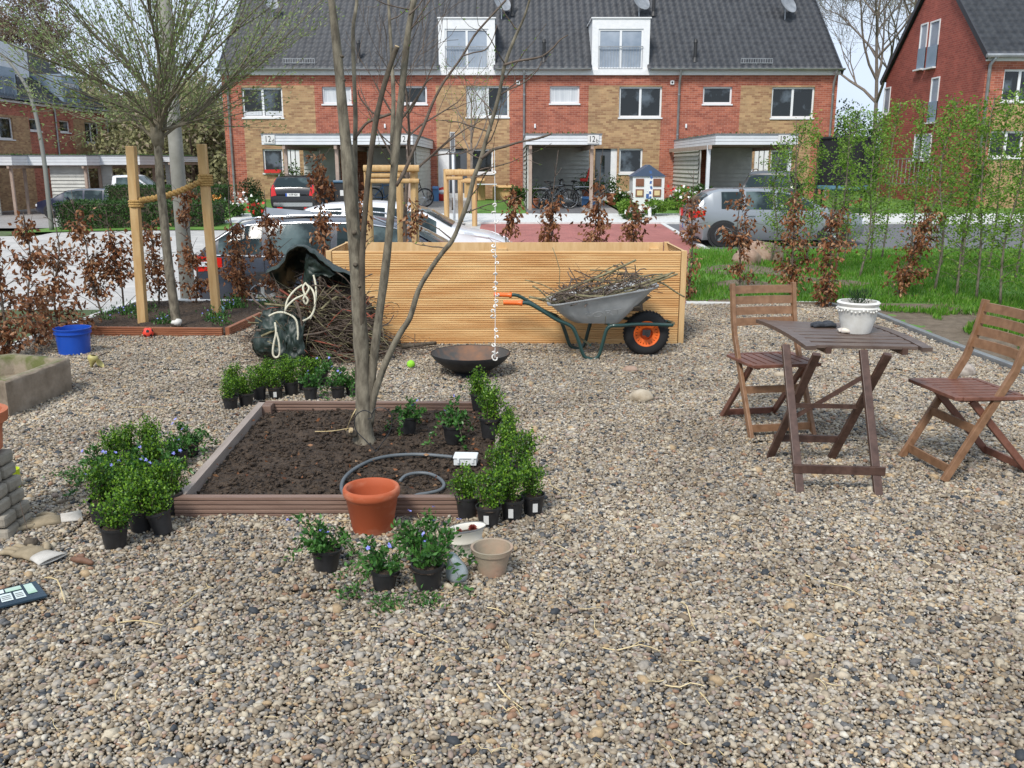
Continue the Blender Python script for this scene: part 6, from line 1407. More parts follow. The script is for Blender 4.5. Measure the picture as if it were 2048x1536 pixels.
mb.tube([np_[4], far[4]], .012, 6); mb.tube([np_[13], far[13]], .012, 6); mb.tube([np_[8]+Vector((0,0,.12)), far[8]+Vector((0,0,.12))], .01, 6)
mb.build('tube_frame', 'green_tube', t, smooth=True, angle=50)
for pl in (np_, far):
    d = (pl[0]-pl[1]).normalized(); d.z *= .6; a_ = pl[0]-d*.02; mb = MB(); k = [a_ + d*u for u in np.linspace(0,.16,12)]; mb.tube(k, [.026 if i in (0,1) else (.021 if i % 2 else .0195) for i in range(12)], 12); mb.build('grip', 'orange_plastic', t, smooth=True)
# tray: rim and floor outlines, walls with thickness
rimz = lambda x: None
r0, r1, f0, f1 = P(1100,612,YW_-.30), P(1318,574,YW_-.30), P(1150,647,YW_-.2), P(1240,648,YW_-.2)
def ovalrect(xa, xb, za, zb, hw, cr, n=8):
    out = []
    for cx_, cy_, a0 in ((xb-cr, hw-cr, 0),(xa+cr, hw-cr, 90),(xa+cr, -hw+cr, 180),(xb-cr, -hw+cr, 270)):
        for k in range(n): a_ = R(a0+90*k/(n-1)); x = cx_+cr*math.cos(a_); y = cy_+cr*math.sin(a_); out.append(Vector((x, YW_+y, lerp(za, zb, (x-xa)/(xb-xa)))))
    return out
rings = []
for u in np.linspace(0, 1, 7):
    v = u**.8; rings.append(ovalrect(lerp(f0.x,r0.x,v), lerp(f1.x,r1.x,u), lerp(f0.z,r0.z,u), lerp(f1.z,r1.z,u), lerp(.17,.30,v), lerp(.07,.13,u)))
rim_o = ovalrect(r0.x-.018, r1.x+.018, r0.z+.004, r1.z+.004, .318, .14); rim_d = ovalrect(r0.x-.018, r1.x+.018, r0.z-.012, r1.z-.012, .318, .14)
vs = [q for rg in rings for q in rg] + rim_o + rim_d; n = len(rings[0]); fs = []
for i in range(len(rings)+1):
    for j in range(n): fs.append((i*n+j, i*n+(j+1)%n, (i+1)*n+(j+1)%n, (i+1)*n+j))
fs.append(tuple(range(n))); mb = MB(); mb.add(vs, fs); tray = mb.build('tray', 'galvanised', t, smooth=True, angle=40)
so = tray.modifiers.new('thick', 'SOLIDIFY'); so.thickness = .003
mat('worn_letters', (.33,.345,.35), (.43,.445,.45), 30, .6, metal=.1)
text_mesh('FORT', 'embossed_letters', .085, 'worn_letters', ((r0.x+r1.x)/2+.0, YW_-.254, lerp(f0.z,r0.z,.54)), (R(120),R(-8),0), tray, ext=.001, sx=1.5)
wc = P(1292,665,YW_); wc.z = .196; M = Matrix.Rotation(R(90), 3, 'X')
mb = MB(); mb.lathe([(.115,-.045),(.15,-.05),(.18,-.042),(.196,-.02),(.198,0),(.196,.02),(.18,.042),(.15,.05),(.115,.045)], wc, 40, M=M); tyre = mb.build('tyre', 'black_rubber', t, smooth=True)
mb = MB()
for k in range(40): a_ = 2*math.pi*k/40; q = wc+Vector((math.cos(a_)*.197, 0, math.sin(a_)*.197)); mb.box(q, (.012,.07,.008), ry=-a_+math.pi/2)
mb.build('tread', 'black_rubber', tyre)
mb = MB(); mb.lathe([(.118,-.04),(.112,-.046),(.098,-.042),(.098,.042),(.112,.046),(.118,.04)], wc, 40, M=M); mb.lathe([(.05,-.03),(.058,-.034),(.062,-.03),(.062,.03)], wc, 24, M=M); mb.lathe([(.078,-.036),(.084,-.037),(.084,.03)], wc, 32, M=M)
for k in range(22): a_ = 2*math.pi*k/22; c_, s_ = math.cos(a_), math.sin(a_); mb.bar(wc+Vector((c_*.055,-.03,s_*.055)), wc+Vector((c_*.105,-.037,s_*.105)), .02, .006, up=(0,1,0))
mb.lathe([(.0,-.024),(.10,-.024)], wc, 24, M=M); mb.build('wheel_rim', 'orange_plastic', t, smooth=True, angle=30)
mb = MB()
for k in range(22): a_ = 2*math.pi*(k+.5)/22; c_, s_ = math.cos(a_), math.sin(a_); mb.bar(wc+Vector((c_*.066,-.0265,s_*.066)), wc+Vector((c_*.094,-.0265,s_*.094)), .009, .003, up=(0,1,0))
mb.tube([wc+Vector((0,-.1,0)), wc+Vector((0,.1,0))], .012, 10); mb.tube([wc+Vector((0,-.112,0)), wc+Vector((0,-.1,0))], .018, 6)
for y_ in (-.1,.1): mb.box(wc+Vector((-.01,y_*.98,.022)), (.07,.006,.05))
mb.build('axle_bracket', 'black_plastic', t)
# branches heaped in it
def stick(mb, a, b, r, rs, bend=.05, seg=4, n=5, taper=.6):
    a, b = Vector(a), Vector(b); k = (b-a).length*bend; m1 = a.lerp(b,.35)+Vector(rs.normal(0,k,3)); m2 = a.lerp(b,.7)+Vector(rs.normal(0,k,3)); pl = bez([a,m1,m2,b], 2); mb.tube(pl, [lerp(r, r*taper, i/(len(pl)-1)) for i in range(len(pl))], n); return pl
mat('branch_olive', (.12,.1,.05), (.26,.23,.13), 22, .8, .05, 60); mat('twig_red', (.22,.05,.03), (.35,.09,.05), 12, .6)
rs = np.random.RandomState(77); pr_ = []
BR_ = [((1058,594),(1145,605),.011,-.1),((1065,572),(1100,600),.008,0),((1150,600),(1345,545),.012,-.12),((1120,585),(1272,520),.012,0),((1180,590),(1243,530),.009,.1),((1100,610),(1325,548),.009,-.05),((1180,560),(1350,545),.008,.1),((1310,560),(1369,594),.009,-.15),((1150,590),(1355,548),.011,-.2),((1050,560),(1140,600),.005,.05),((1290,590),(1308,548),.009,-.2),((1130,605),(1240,528),.007,.15),((1200,600),(1330,552),.012,-.22),((1180,540),(1300,555),.006,.1),((1105,495),(1130,610),.0035,-.1),((1205,550),(1210,650),.003,-.32),((1085,600),(1150,575),.007,-.2)]
t2 = thing('branch_heap', 'heap of cut olive brown branches lying in the wheelbarrow', 'branches', (P(1215,590,YW_).x, YW_, r0.z-.05))
for (a_, b_, r_, dy) in BR_:
    mb = MB(); pl = stick(mb, P(a_[0],a_[1],YW_+dy), P(b_[0],b_[1],YW_+dy*.6), r_, rs, .045, n=7, taper=.75); mb.build('branch', 'branch_olive', t2, smooth=True)
    mb = MB(); mb.tube([pl[-1], pl[-1]+(pl[-1]-pl[-2]).normalized()*.002], r_*.7, 7); 
mb = MB()
for k in range(190):
    u, v = rs.rand(2); c_ = Vector((lerp(r0.x+.06, r1.x-.08, u), YW_+rs.uniform(-.24,.24), lerp(r0.z, r1.z, u) + rs.uniform(-.05,.16)*math.sin(math.pi*(.15+.8*u)))); d = Vector((rs.normal(0,1), rs.normal(0,.5), rs.normal(.1,.3))).normalized()*rs.uniform(.05,.2); stick(mb, c_-d, c_+d, rs.choice([.002,.003,.005,.007]), rs, .08)
o_ = mb.build('small_twigs', 'bark_brown', t2, smooth=True); o_['kind'] = 'stuff'
mb = MB(); mb.blob(((r0.x+r1.x)/2, YW_, (r0.z+r1.z)/2-.1), (.42,.22,.1), .2, 3, 2, 4); o_ = mb.build('twig_core', 'bark_dark', t2, smooth=True)
# ---------------------------------------------------------------- fire bowl
qf = G(938,748,0); m_ = ppm(qf); rb = 80/ppm((0,qf.y,.3)); zr = P(941,705,qf.y).z
mat('cast_iron', (.022,.024,.028), (.04,.042,.046), 14, .5, .02, 60, metal=.4); mat('rusty_iron', (.07,.065,.06), (.22,.11,.06), 5, .75, .03, 50, ramp=(.45,.7))
t = thing('fire_bowl', 'wide black iron fire bowl with a rusty inside on a cone foot', 'fire bowl', (qf.x, qf.y, 0)); c_ = Vector((P(941,705,qf.y).x, qf.y, 0))
mb = MB(); mb.lathe([(rb-.005,zr),(rb,zr+.002),(rb+.001,zr-.006),(rb*.9,zr-.05),(rb*.7,zr-.10),(rb*.45,zr-.145),(rb*.2,zr-.165),(0,zr-.17)], c_, 48); mb.build('bowl', 'cast_iron', t, smooth=True, angle=60)
mb = MB(); mb.lathe([(rb-.007,zr-.001),(rb*.89,zr-.045),(rb*.69,zr-.095),(rb*.44,zr-.138),(rb*.2,zr-.157),(0,zr-.16)], c_, 48); mb.build('inside', 'rusty_iron', t, smooth=True)
mb = MB(); mb.lathe([(.04,zr-.16),(.065,zr-.17),(.08,.07),(.15,.012),(.155,0),(.0,0)], c_, 36); mb.build('foot', 'cast_iron', t, smooth=True, angle=50)
# ---------------------------------------------------------------- balls, bucket
mat('tennis', (.25,.6,.03), (.32,.68,.06), 60, .9, .05, 300)
q = G(822,737,0); mb = MB(); mb.lathe([(.034*math.sin(math.pi*i/14), -.034*math.cos(math.pi*i/14)) for i in range(15)], q+Vector((0,0,.036)), 20); tag(mb.build('tennis_ball', 'tennis', smooth=True), 'bright green tennis ball on the gravel beside the bare tree', 'ball')
mat('ball_red', (.8,.07,.04), rough=.35); q = G(297,676,0); rb_ = .052
t = thing('toy_ball', 'red football with black patches before the flower bed edging', 'ball', q); mb = MB(); vs, fs = ICO[3]; mb.add([q+Vector((0,0,rb_))+Vector(v)*rb_ for v in vs], fs); mb.build('shell', 'ball_red', t, smooth=True)
mb = MB(); b_ = bmesh.new(); bmesh.ops.create_icosphere(b_, subdivisions=1, radius=1); cen = [v.co.copy() for v in b_.verts][:12]; b_.free()
b_ = bmesh.new(); bmesh.ops.create_icosphere(b_, subdivisions=1, radius=1); deg5 = [v.co.copy().normalized() for v in b_.verts if len(v.link_edges) == 5]; b_.free()
for d in deg5:
    u = d.cross(Vector((.3,.2,1))).normalized(); w_ = d.cross(u); c_ = q+Vector((0,0,rb_)); ring_ = [c_ + (d + (u*math.cos(k*2*math.pi/5)+w_*math.sin(k*2*math.pi/5))*.36).normalized()*rb_*1.012 for k in range(5)]; mb.add([c_+d*rb_*1.02]+ring_, [(0,1+k,1+(k+1)%5) for k in range(5)])
mb.build('patches', 'black_rubber', t)
mat('blue_plastic', (.01,.07,.42), (.014,.085,.47), 6, .32); q = G(150,708,0); mq = ppm(q); rt = 33/mq; zt2 = P(146,655,q.y).z
t = thing('bucket', 'bright blue plastic bucket with a rim', 'bucket', q); mb = MB(); mb.lathe([(0,0),(rt*.88,0),(rt*.98,zt2*.8),(rt*1.06,zt2*.8),(rt*1.06,zt2*.86),(rt*1.0,zt2*.86),(rt*1.02,zt2*.95),(rt*1.07,zt2*.96),(rt*1.07,zt2),(rt*.99,zt2),(rt*.96,zt2*.8),(rt*.85,.01),(0,.01)], q, 36); mb.build('body', 'blue_plastic', t, smooth=True, angle=40)
mb = MB(); mb.tube([q+Vector((rt*1.05*math.cos(a_), rt*.3*math.sin(a_)*0-.0, zt2*.84)) + Vector((-.012, -rt*.6*math.sin((a_)) , -abs(math.sin(a_))*.14)) for a_ in np.linspace(0, math.pi, 14)], .004, 5); mb.build('handle', 'black_plastic', t)
# ---------------------------------------------------------------- stone trough and brick pier at the left edge
mat('old_stone', (.17,.13,.09), (.33,.265,.2), 5, .9, .12, 30); mat('mossy_stone', (.11,.12,.035), (.27,.22,.16), 5, .9, .12, 40, ramp=(.38,.55))
zr_ = .245
TR = [G(140,716,zr_), G(10,764,zr_), G(-150,724,zr_), G(30,706,zr_)]
t = thing('stone_trough', 'old mossy sandstone trough with a hollow top', 'trough', (TR[0]+TR[2])/2-Vector((0,0,zr_)))
c_ = sum(TR, Vector())/4
def inset(q, f, z): v = q.lerp(c_, f); return Vector((v.x, v.y, z))
outer = lambda z, f=0: [inset(q, f, z) for q in TR]
N_ = 14
def loop4(c4, n=N_):
    out = []
    for i in range(4):
        for k in range(n):
            q = c4[i].lerp(c4[(i+1)%4], k/n); v = q - Vector((c_.x,c_.y,q.z)); out.append(q + v*.02*noise.noise(q*5) )
    return out
ls_ = [loop4(outer(-.01,.03)), loop4(outer(.1,.015)), loop4(outer(.2,.0)), loop4(outer(zr_-.012,.0)), loop4(outer(zr_,.04)), loop4(outer(zr_,.17)), loop4(outer(zr_-.02,.22)), loop4(outer(.1,.27)), loop4(outer(.09,.6)), loop4(outer(.09,.95))]
vs = [q + Vector((0,0,.006*noise.noise(q*8))) for l_ in ls_ for q in l_]; n = 4*N_
mb = MB(); mb.add(vs, [(i*n+j, i*n+(j+1)%n, (i+1)*n+(j+1)%n, (i+1)*n+j) for i in range(len(ls_)-1) for j in range(n)], 0)
mb.m = [1 if 4 <= (k//n) else 0 for k in range(len(mb.f))]; mb.build('basin', ['old_stone','mossy_stone'], t, smooth=True, angle=50)
mat('pier_stone', (.20,.175,.14), (.36,.32,.26), 7, .9, .1, 40)
t = thing('brick_pier', 'pale weathered brick pier cut by the left picture edge', 'pier', G(-20,1075,0)); pz = [(38,1045,30),(0,0,0)]
q0 = G(33,1085,0); Yp_ = q0.y
for k in range(6):
    z0, z1 = k*.062, k*.062+.057; xr_ = q0.x - .03 - .012*k - (0 if k % 2 else .006)
    mb = MB(); mb.box((xr_-.12,Yp_+.055,(z0+z1)/2), (.24,.11,z1-z0), rz=rnd.uniform(-.05,.05)); mb.build('brick', 'pier_stone', t, bevel=.014)
    mb = MB(); mb.box((xr_-.12,Yp_+.175,(z0+z1)/2), (.24,.11,z1-z0), rz=rnd.uniform(-.05,.05)); mb.build('brick', 'pier_stone', t, bevel=.014)
mb = MB(); mb.b2((q0.x-.30,Yp_+.012,0),(q0.x-.12,Yp_+.218,.36)); mb.build('mortar_core', 'kerb_stone', t)
t = thing('terracotta_planter', 'orange terracotta pot on the pier at the left edge', 'pot', (q0.x-.28, Yp_+.12, .372))
mb = MB(); c2 = Vector((P(-60,900,Yp_+.12).x, Yp_+.12, .37)); rr_ = P(10,880,Yp_+.12).x-c2.x; zz_ = P(0,824,Yp_+.12).z-.37; mb.lathe([(0,0),(rr_*.7,0),(rr_*.9,zz_*.75),(rr_*1.02,zz_*.76),(rr_*1.05,zz_),(rr_*.9,zz_),(rr_*.8,.02),(0,.02)], c2, 28); mb.build('pot', 'terracotta', t, smooth=True, angle=40)
q = G(16,985,0); mat('yellow_green', (.5,.6,.02), rough=.5); mb = MB(); mb.lathe([(0,0),(.035,0),(.042,.11),(.038,.11),(.03,.01),(0,.01)], q+Vector((.0,.05,0)), 16); tag(mb.build('yellow_cup', 'yellow_green', smooth=True, angle=40), 'thin yellow green cup just behind the brick pier', 'cup')
# ---------------------------------------------------------------- table and chairs
woodm('teak_dark', (.045,.022,.015), (.11,.06,.045), .45, (5,5,5), 5, bump=.02); woodm('teak_top', (.07,.043,.032), (.165,.12,.10), .38, (2,14,5), 4, bump=.02); woodm('acacia', (.17,.085,.042), (.30,.165,.09), .5, (4,4,4), 5, bump=.02); woodm('acacia_red', (.12,.045,.028), (.22,.095,.065), .45, (4,4,4), 5, bump=.02)
ztb = .70
TFL, TFR, TBL, TBR = G(1608,692,ztb), G(1863,696,ztb), G(1513,641,ztb), G(1745,650,ztb)
tc_ = (TFL+TFR+TBL+TBR)/4
t = thing('folding_table', 'dark slatted wooden folding table carrying a white flower pot', 'table', (tc_.x, tc_.y, 0))
ex_ = ((TFR-TFL)+(TBR-TBL))/2; ey_ = ((TBL-TFL)+(TBR-TFR))/2
def TP(u, v, z): q = TFL.lerp(TFR, u).lerp(TBL.lerp(TBR, u), v); return Vector((q.x, q.y, z))
def slat(mb, a, b, w, h=.018, sag=0):
    pl = [a.lerp(b, u)+Vector((0,0,sag*4*u*(1-u))) for u in (0,.25,.5,.75,1)]
    for p_, q_ in zip(pl, pl[1:]): mb.bar(p_, q_, w, h)
wv = ey_.length
for k in range(2):
    u = .045 if k == 0 else .955; mb = MB(); pts = [TP(u, v, ztb+.01-.014*(2*v-1)**2) for v in np.linspace(-.03,1.03,7)]
    for p_, q_ in zip(pts, pts[1:]): mb.bar(p_, q_, ex_.length*.085, .022)
    mb.build('end_slat', 'teak_top', t)
ns = 9
for k in range(ns): v = (k+.5)/ns; z = ztb+.008-.014*(2*v-1)**2; mb = MB(); mb.bar(TP(.09,v,z), TP(.91,v,z), wv/ns*.86, .018); mb.build('slat', 'teak_top', t, bevel=.002)
for u in (.2,.8): mb = MB(); mb.bar(TP(u,.0,ztb-.022), TP(u,1.0,ztb-.022), .03, .035); mb.build('batten', 'teak_dark', t)
def leg3(px0, py0, px1, py1, dz=.68):
    return G(px1, py1, 0), G(px0, py0, dz)
LG = [((1600,988),(1571,690)),((1757,991),(1726,700)),((1540,913),(1634,708)),((1661,917),(1776,708))]
lp = []
for (fx_, fy_), (tx_, ty_) in LG:
    a_ = G(fx_, fy_, 0); b_ = G(tx_, ty_, ztb-.02); lp.append((a_, b_)); mb = MB(); mb.bar(a_-Vector((0,0,.005)), b_, .042, .026, up=(0,1,0)); mb.build('leg', 'teak_dark', t, bevel=.003)
mb = MB(); z_ = .12; mb.bar(lp[0][0].lerp(lp[0][1], .17)+Vector((-.03,-.02,0)), lp[1][0].lerp(lp[1][1], .17)+Vector((.04,-.02,0)), .02, .045); mb.build('stretcher', 'teak_dark', t, bevel=.002)
mb = MB(); mb.bar(lp[2][0].lerp(lp[2][1], .19)+Vector((-.02,.02,0)), lp[3][0].lerp(lp[3][1], .19)+Vector((.02,.02,0)), .02, .04); mb.build('stretcher', 'teak_dark', t, bevel=.002)
for a_, b_ in (((1,.62),(3,.36)),): pass
mb = MB(); mb.bar(lp[0][0].lerp(lp[0][1],.58)+Vector((.02,0,0)), lp[3][0].lerp(lp[3][1],.52), .012, .024); mb.build('cross_brace', 'teak_dark', t)
mb = MB(); mb.bar(lp[2][0].lerp(lp[2][1],.36), lp[1][0].lerp(lp[1][1],.82), .012, .024); mb.build('cross_brace', 'teak_dark', t)
# folding chair, local: faces -y (towards the camera), width along x
def folding_chair(label, loc, rz):
    t = thing('folding_chair', label, 'chair', loc, rz, 'wooden folding chairs'); ORG[t.name] = (0,0,0); w = .205
    for s_ in (-1, 1):
        mb = MB(); pts = [Vector((s_*w,-.26,0)), Vector((s_*w,-.02,.42)), Vector((s_*w,.07,.58)), Vector((s_*w,.115,.72)), Vector((s_*w,.15,.90))]
        for p_, q_ in zip(pts, pts[1:]): mb.bar(p_, q_ + (q_-p_).normalized()*.003, .024, .04, up=(0,1,0))
        mb.build('stile', 'acacia', t, bevel=.003)
        mb = MB(); mb.bar((s_*(w-.028),.27,0), (s_*(w-.028),-.13,.425), .022, .038, up=(0,1,0)); mb.build('leg', 'acacia_red', t, bevel=.003)
        mb = MB(); mb.bar((s_*(w-.052),-.19,.435),(s_*(w-.052),.14,.43),.02,.03); mb.build('seat_rail', 'acacia_red', t)
    for k in range(4):
        z = .665 + k*.066; y = itp(z, [(.58,.07),(.72,.115),(.9,.15)]); mb = MB(); n = 8; vs = []
        for i in range(n+1):
            u = i/n*2-1; yb_ = y + .018*(1-u*u); x = u*(w-.012)
            vs += [(x,yb_-.008,z-.024),(x,yb_+.008,z-.024),(x,yb_+.016,z+.024),(x,yb_,z+.024)]
        mb.add(vs, [(i*4+j, i*4+(j+1)%4, i*4+4+(j+1)%4, i*4+4+j) for i in range(n) for j in range(4)] + [(0,3,2,1),(n*4,n*4+1,n*4+2,n*4+3)]); mb.build('back_slat', 'acacia', t)
    mb = MB(); mb.bar((-w-.015,-.235,.452),(w+.015,-.235,.452),.045,.02); mb.build('front_edge_slat', 'acacia_red', t, bevel=.003)
    for k in range(8): x = lerp(-w+.0, w-.0, k/7); mb = MB(); mb.bar((x,-.212,.452),(x,.13,.445),.046,.018); mb.build('seat_slat', 'acacia_red', t, bevel=.002)
    mb = MB(); mb.bar((-w+.01,.132,.447),(w-.01,.132,.447),.03,.02); mb.build('rear_edge_slat', 'acacia_red', t)
    for (y, z) in ((-.225,.06),(-.11,.275)): mb = MB(); mb.bar((-w+.013,y,z),(w-.013,y,z),.014,.045); mb.build('rung', 'acacia', t)
    mb = MB(); mb.bar((-w+.04,.235,.04),(w-.04,.235,.04),.014,.04); mb.build('rung', 'acacia_red', t)
    return t
a_, b_ = G(1490,880,0), G(1640,872,0); v_ = b_-a_; r1_ = math.atan2(v_.y, v_.x); c_ = (a_+b_)/2
folding_chair('wooden folding chair behind the table facing the camera', c_ + Matrix.Rotation(r1_,3,'Z') @ Vector((0,.26,0)), r1_)
a_, b_ = G(1797,912,0), G(1893,966,0); v_ = b_-a_; r2_ = math.atan2(v_.y, v_.x); c_ = (a_+b_)/2
folding_chair('wooden folding chair right of the table cut by the picture edge', c_ + Matrix.Rotation(r2_,3,'Z') @ Vector((0,.26,0)), r2_)
print('chair widths', (G(1490,880,0)-G(1640,872,0)).length, v_.length, math.degrees(r1_), math.degrees(r2_), 'table', ex_.length, ey_.length)
# things on the table
zt3 = ztb+.018; q = G(1712,664,zt3); rp = 28/ppm(q); zp = P(1716,602,q.y).z - zt3
mat('white_stone', (.62,.6,.55), (.76,.75,.71), 14, .8, .06, 50)
t = thing('white_flower_pot', 'weathered white stone pot with a garland rim standing on the table', 'pot', q); mb = MB(); k_ = 39/28
mb.lathe([(0,0),(rp*.95,0),(rp,.01),(rp*1.25,zp*.45),(rp*k_,zp*.78),(rp*k_*1.03,zp*.8),(rp*k_*.97,zp*.86),(rp*k_*1.02,zp*.9),(rp*k_*1.06,zp*.96),(rp*k_*1.0,zp),(rp*k_*.88,zp),(rp*k_*.86,zp*.85),(0,zp*.85)], q, 36); mb.build('body', 'white_stone', t, smooth=True, angle=50)
mb = MB()
for i in range(34): a_ = 2*math.pi*i/34; mb.blob(q+Vector((rp*k_*1.03*math.cos(a_), rp*k_*1.03*math.sin(a_), zp*(.74+.03*math.sin(a_*7)))), (.0065,.0065,.007), .3, sub=1, seed=i)
mb.build('garland', 'white_stone', t, smooth=True)
mb = MB(); mb.lathe([(0,0),(rp*k_*.86,0)], q+Vector((0,0,zp*.88)), 24); mb.build('potting_soil', 'soil', t)
rs = np.random.RandomState(3); k = 260; V, Fc = leaves(np.stack([q.x+rs.normal(0,.03,k), q.y+rs.normal(0,.03,k), q.z+zp*.88+rs.uniform(0,.07,k)],1), rs.normal(0,.5,(k,3))+[0,0,1], .035, .004, rs=rs); npmesh('needle_plant', V, Fc, 'leaf_conifer', t)
mat('glove_dark', (.025,.03,.04), (.05,.055,.065), 40, .9, .1, 120); mat('glove_leather', (.24,.19,.12), (.36,.29,.19), 12, .8, .06, 60); mat('glove_cuff', (.42,.39,.34), (.56,.53,.48), 12, .85, .04, 60); mat('glove_pattern', (.62,.55,.5), (.8,.72,.6), 50, .8)
def glove(name, label, q, rz, m, mc, sc=1.0, curl=.3, flat=1.0, cuff=True):
    """flattened palm, four fingers, a thumb from its side and a cuff"""
    t = thing(name, label, 'glove', q); Mr = Matrix.Rotation(rz, 3, 'Z'); q = Vector(q); T = lambda x,y,z: q + Mr @ Vector((x*sc, y*sc, z*sc))
    mb = MB(); o = len(mb.v); rings_ = []
    for i, (y, hw, th) in enumerate(((-.02,.04,.014),(.02,.044,.018),(.06,.047,.018),(.085,.044,.014))):
        rings_.append([T(hw*math.cos(a_), y, .02+th*math.sin(a_)+.004*math.sin(y*60)) for a_ in np.linspace(0,2*math.pi,13)[:-1]])
    vs = [p for r_ in rings_ for p in r_]; mb.add(vs, [(i*12+j, i*12+(j+1)%12, (i+1)*12+(j+1)%12, (i+1)*12+j) for i in range(3) for j in range(12)] + [tuple(range(12)), tuple(range(36,48))[::-1]])
    for k, (x, L_) in enumerate(((-.034,.062),(-.012,.078),(.011,.074),(.033,.056))):
        sp_ = x*.5; mb.tube(bez([T(x*.9,.07,.02), T(x+sp_*.4,.075+L_*.5,.024-curl*.004), T(x+sp_*.9,.08+L_,.016-curl*.01)], 3), [.0125,.013,.0125,.0125,.012,.0105,.007], 8)
    mb.tube(bez([T(.036,.0,.02), T(.062,.03,.026), T(.072,.062,.02)], 3), [.015,.0155,.015,.014,.0135,.012,.007], 8)
    mb.build('hand', m, t, smooth=True)
    if cuff:
        mb = MB(); rr = []
        for y, hw, th in ((-.018,.041,.013),(-.05,.047,.010),(-.09,.057,.008)): rr.append([T(hw*math.cos(a_), y, .022+th*math.sin(a_)) for a_ in np.linspace(0,2*math.pi,15)[:-1]])
        mb.add([p for r_ in rr for p in r_], [(i*14+j, i*14+(j+1)%14, (i+1)*14+(j+1)%14, (i+1)*14+j) for i in range(2) for j in range(14)]); c_ = mb.build('cuff', mc, t, smooth=True); so = c_.modifiers.new('thick', 'SOLIDIFY'); so.thickness = .003
    return t
glove('garden_glove', 'dark knitted glove lying on the table beside the white pot', G(1668,655,zt3)+Vector((0,.02,-.004)), R(80), 'glove_dark', 'glove_dark', .8, cuff=False)
glove('garden_glove', 'pale patterned glove lying on the table before the dark glove', G(1680,663,zt3)+Vector((0,-.01,-.004)), R(-95), 'glove_pattern', 'glove_cuff', .72, cuff=False)
glove('garden_glove', 'tan leather work glove lying palm down on the gravel beside the box plants', G(112,1048,.0)+Vector((0,0,-.004)), R(118), 'glove_leather', 'glove_cuff', 1.25)
glove('garden_glove', 'grey work glove with a pale cuff lying on the gravel near the brick pier', G(75,1118,.0)+Vector((0,0,-.004)), R(62), 'glove_leather', 'glove_cuff', 1.2)
mat('rust', (.12,.06,.035), (.2,.1,.06), 20, .7, .05, 60)
q = G(168,1134,.0); t = thing('hand_tool', 'short rusty brown garden tool resting in the cuff of the grey glove', 'tool', q); mb = MB(); mb.tube(bez([q+Vector((-.055,.012,.03)), q+Vector((0,.0,.03)), q+Vector((.045,-.012,.022))],3), [.009,.013,.014,.014,.013,.012,.008], 10); mb.build('handle', 'rust', t, smooth=True)
mb = MB(); mb.blob(q+Vector((-.015,.022,.04)), (.018,.012,.01), .3); mb.build('catch', 'rust', t, smooth=True)
q = G(62,1098,0); t = thing('plant_bulb', 'small brown bulb with a dry stem beside the pier', 'bulb', q); mb = MB(); mb.blob(q+Vector((0,0,.025)), (.028,.025,.03), .3, seed=5); mb.build('body', 'bark_dark', t, smooth=True); mb = MB(); mb.tube(bez([q+Vector((0,0,.04)), P(52,1050,q.y+.02), P(40,1005,q.y+.03)],3), .002, 5); mb.build('stem', 'bark_brown', t)
# seed packet
c4 = [G(-70,1232,.02), G(95,1192,.02), G(72,1163,.02), G(-70,1198,.02)]; t = thing('seed_packet', 'dark blue printed packet lying flat at the left edge', 'packet', c4[1]-Vector((.1,0,.02)))
mat('packet_blue', (.02,.045,.07), rough=.35); mat('label_pale', (.6,.7,.68), (.72,.78,.76), 30, .4); mat('label_green', (.3,.5,.35), (.55,.65,.6), 10, .4)
mb = MB(); vs = [q+Vector((0,0,dz)) for dz in (-.006,.004) for q in c4]; mb.add(vs, [(0,3,2,1),(4,5,6,7),(0,1,5,4),(1,2,6,5),(2,3,7,6),(3,0,4,7)]); mb.build('body', 'packet_blue', t, bevel=.002)
def qd(u0, u1, v0, v1, z, m, nm):
    f = lambda u, v: c4[0].lerp(c4[1], u).lerp(c4[3].lerp(c4[2], u), v)+Vector((0,0,z)); mb = MB(); mb.add([f(u0,v0), f(u1,v0), f(u1,v1), f(u0,v1)], [(0,1,2,3)]); mb.build(nm, m, t)
for u0, u1 in ((.3,.42),(.45,.60),(.63,.76)): qd(u0, u1, .18, .62, .006, 'label_pale', 'text_field')
qd(.3,.52,.7,.92,.006,'label_pale','text_field'); qd(.54,.76,.7,.92,.006,'label_green','picture_field'); qd(.8,.92,.3,.9,.006,'label_green','picture_field')
for u0, u1 in ((.3,.42),(.45,.60),(.63,.76)):
    for v in (.26,.36,.46): qd(u0+.01, u1-.02, v, v+.035, .0075, 'zinc', 'text_line')
# yellow toy shell shape and white block
q = G(183,736,0); mat('horn_yellow', (.42,.36,.12), (.52,.46,.2), 10, .5); t = thing('horn_shell', 'yellowish horn shaped shell lying on the gravel below the bucket', 'shell', q); mb = MB(); Mx = Matrix.Rotation(R(15),3,'Y')
mb.lathe([(.002,-.01),(.012,.01),(.02,.035),(.042,.07),(.038,.095),(.02,.1)], q+Vector((0,0,.01)), 18, M=Mx); mb.build('cone', 'horn_yellow', t, smooth=True); mb = MB(); mb.lathe([(0,0),(.03,.004),(.042,.02)], q+Vector((.06,.0,.03)), 18, M=Matrix.Rotation(R(55),3,'Y')); mb.build('lip', 'horn_yellow', t, smooth=True)
q = G(356,652,.05); mb = MB(); mb.blob(q+Vector((0,-.02,.04)), (.05,.03,.035), .35, seed=4); tag(mb.build('white_stone', 'white_stone', smooth=True), 'white lump of stone on the soil at the foot of the staked tree', 'stone')
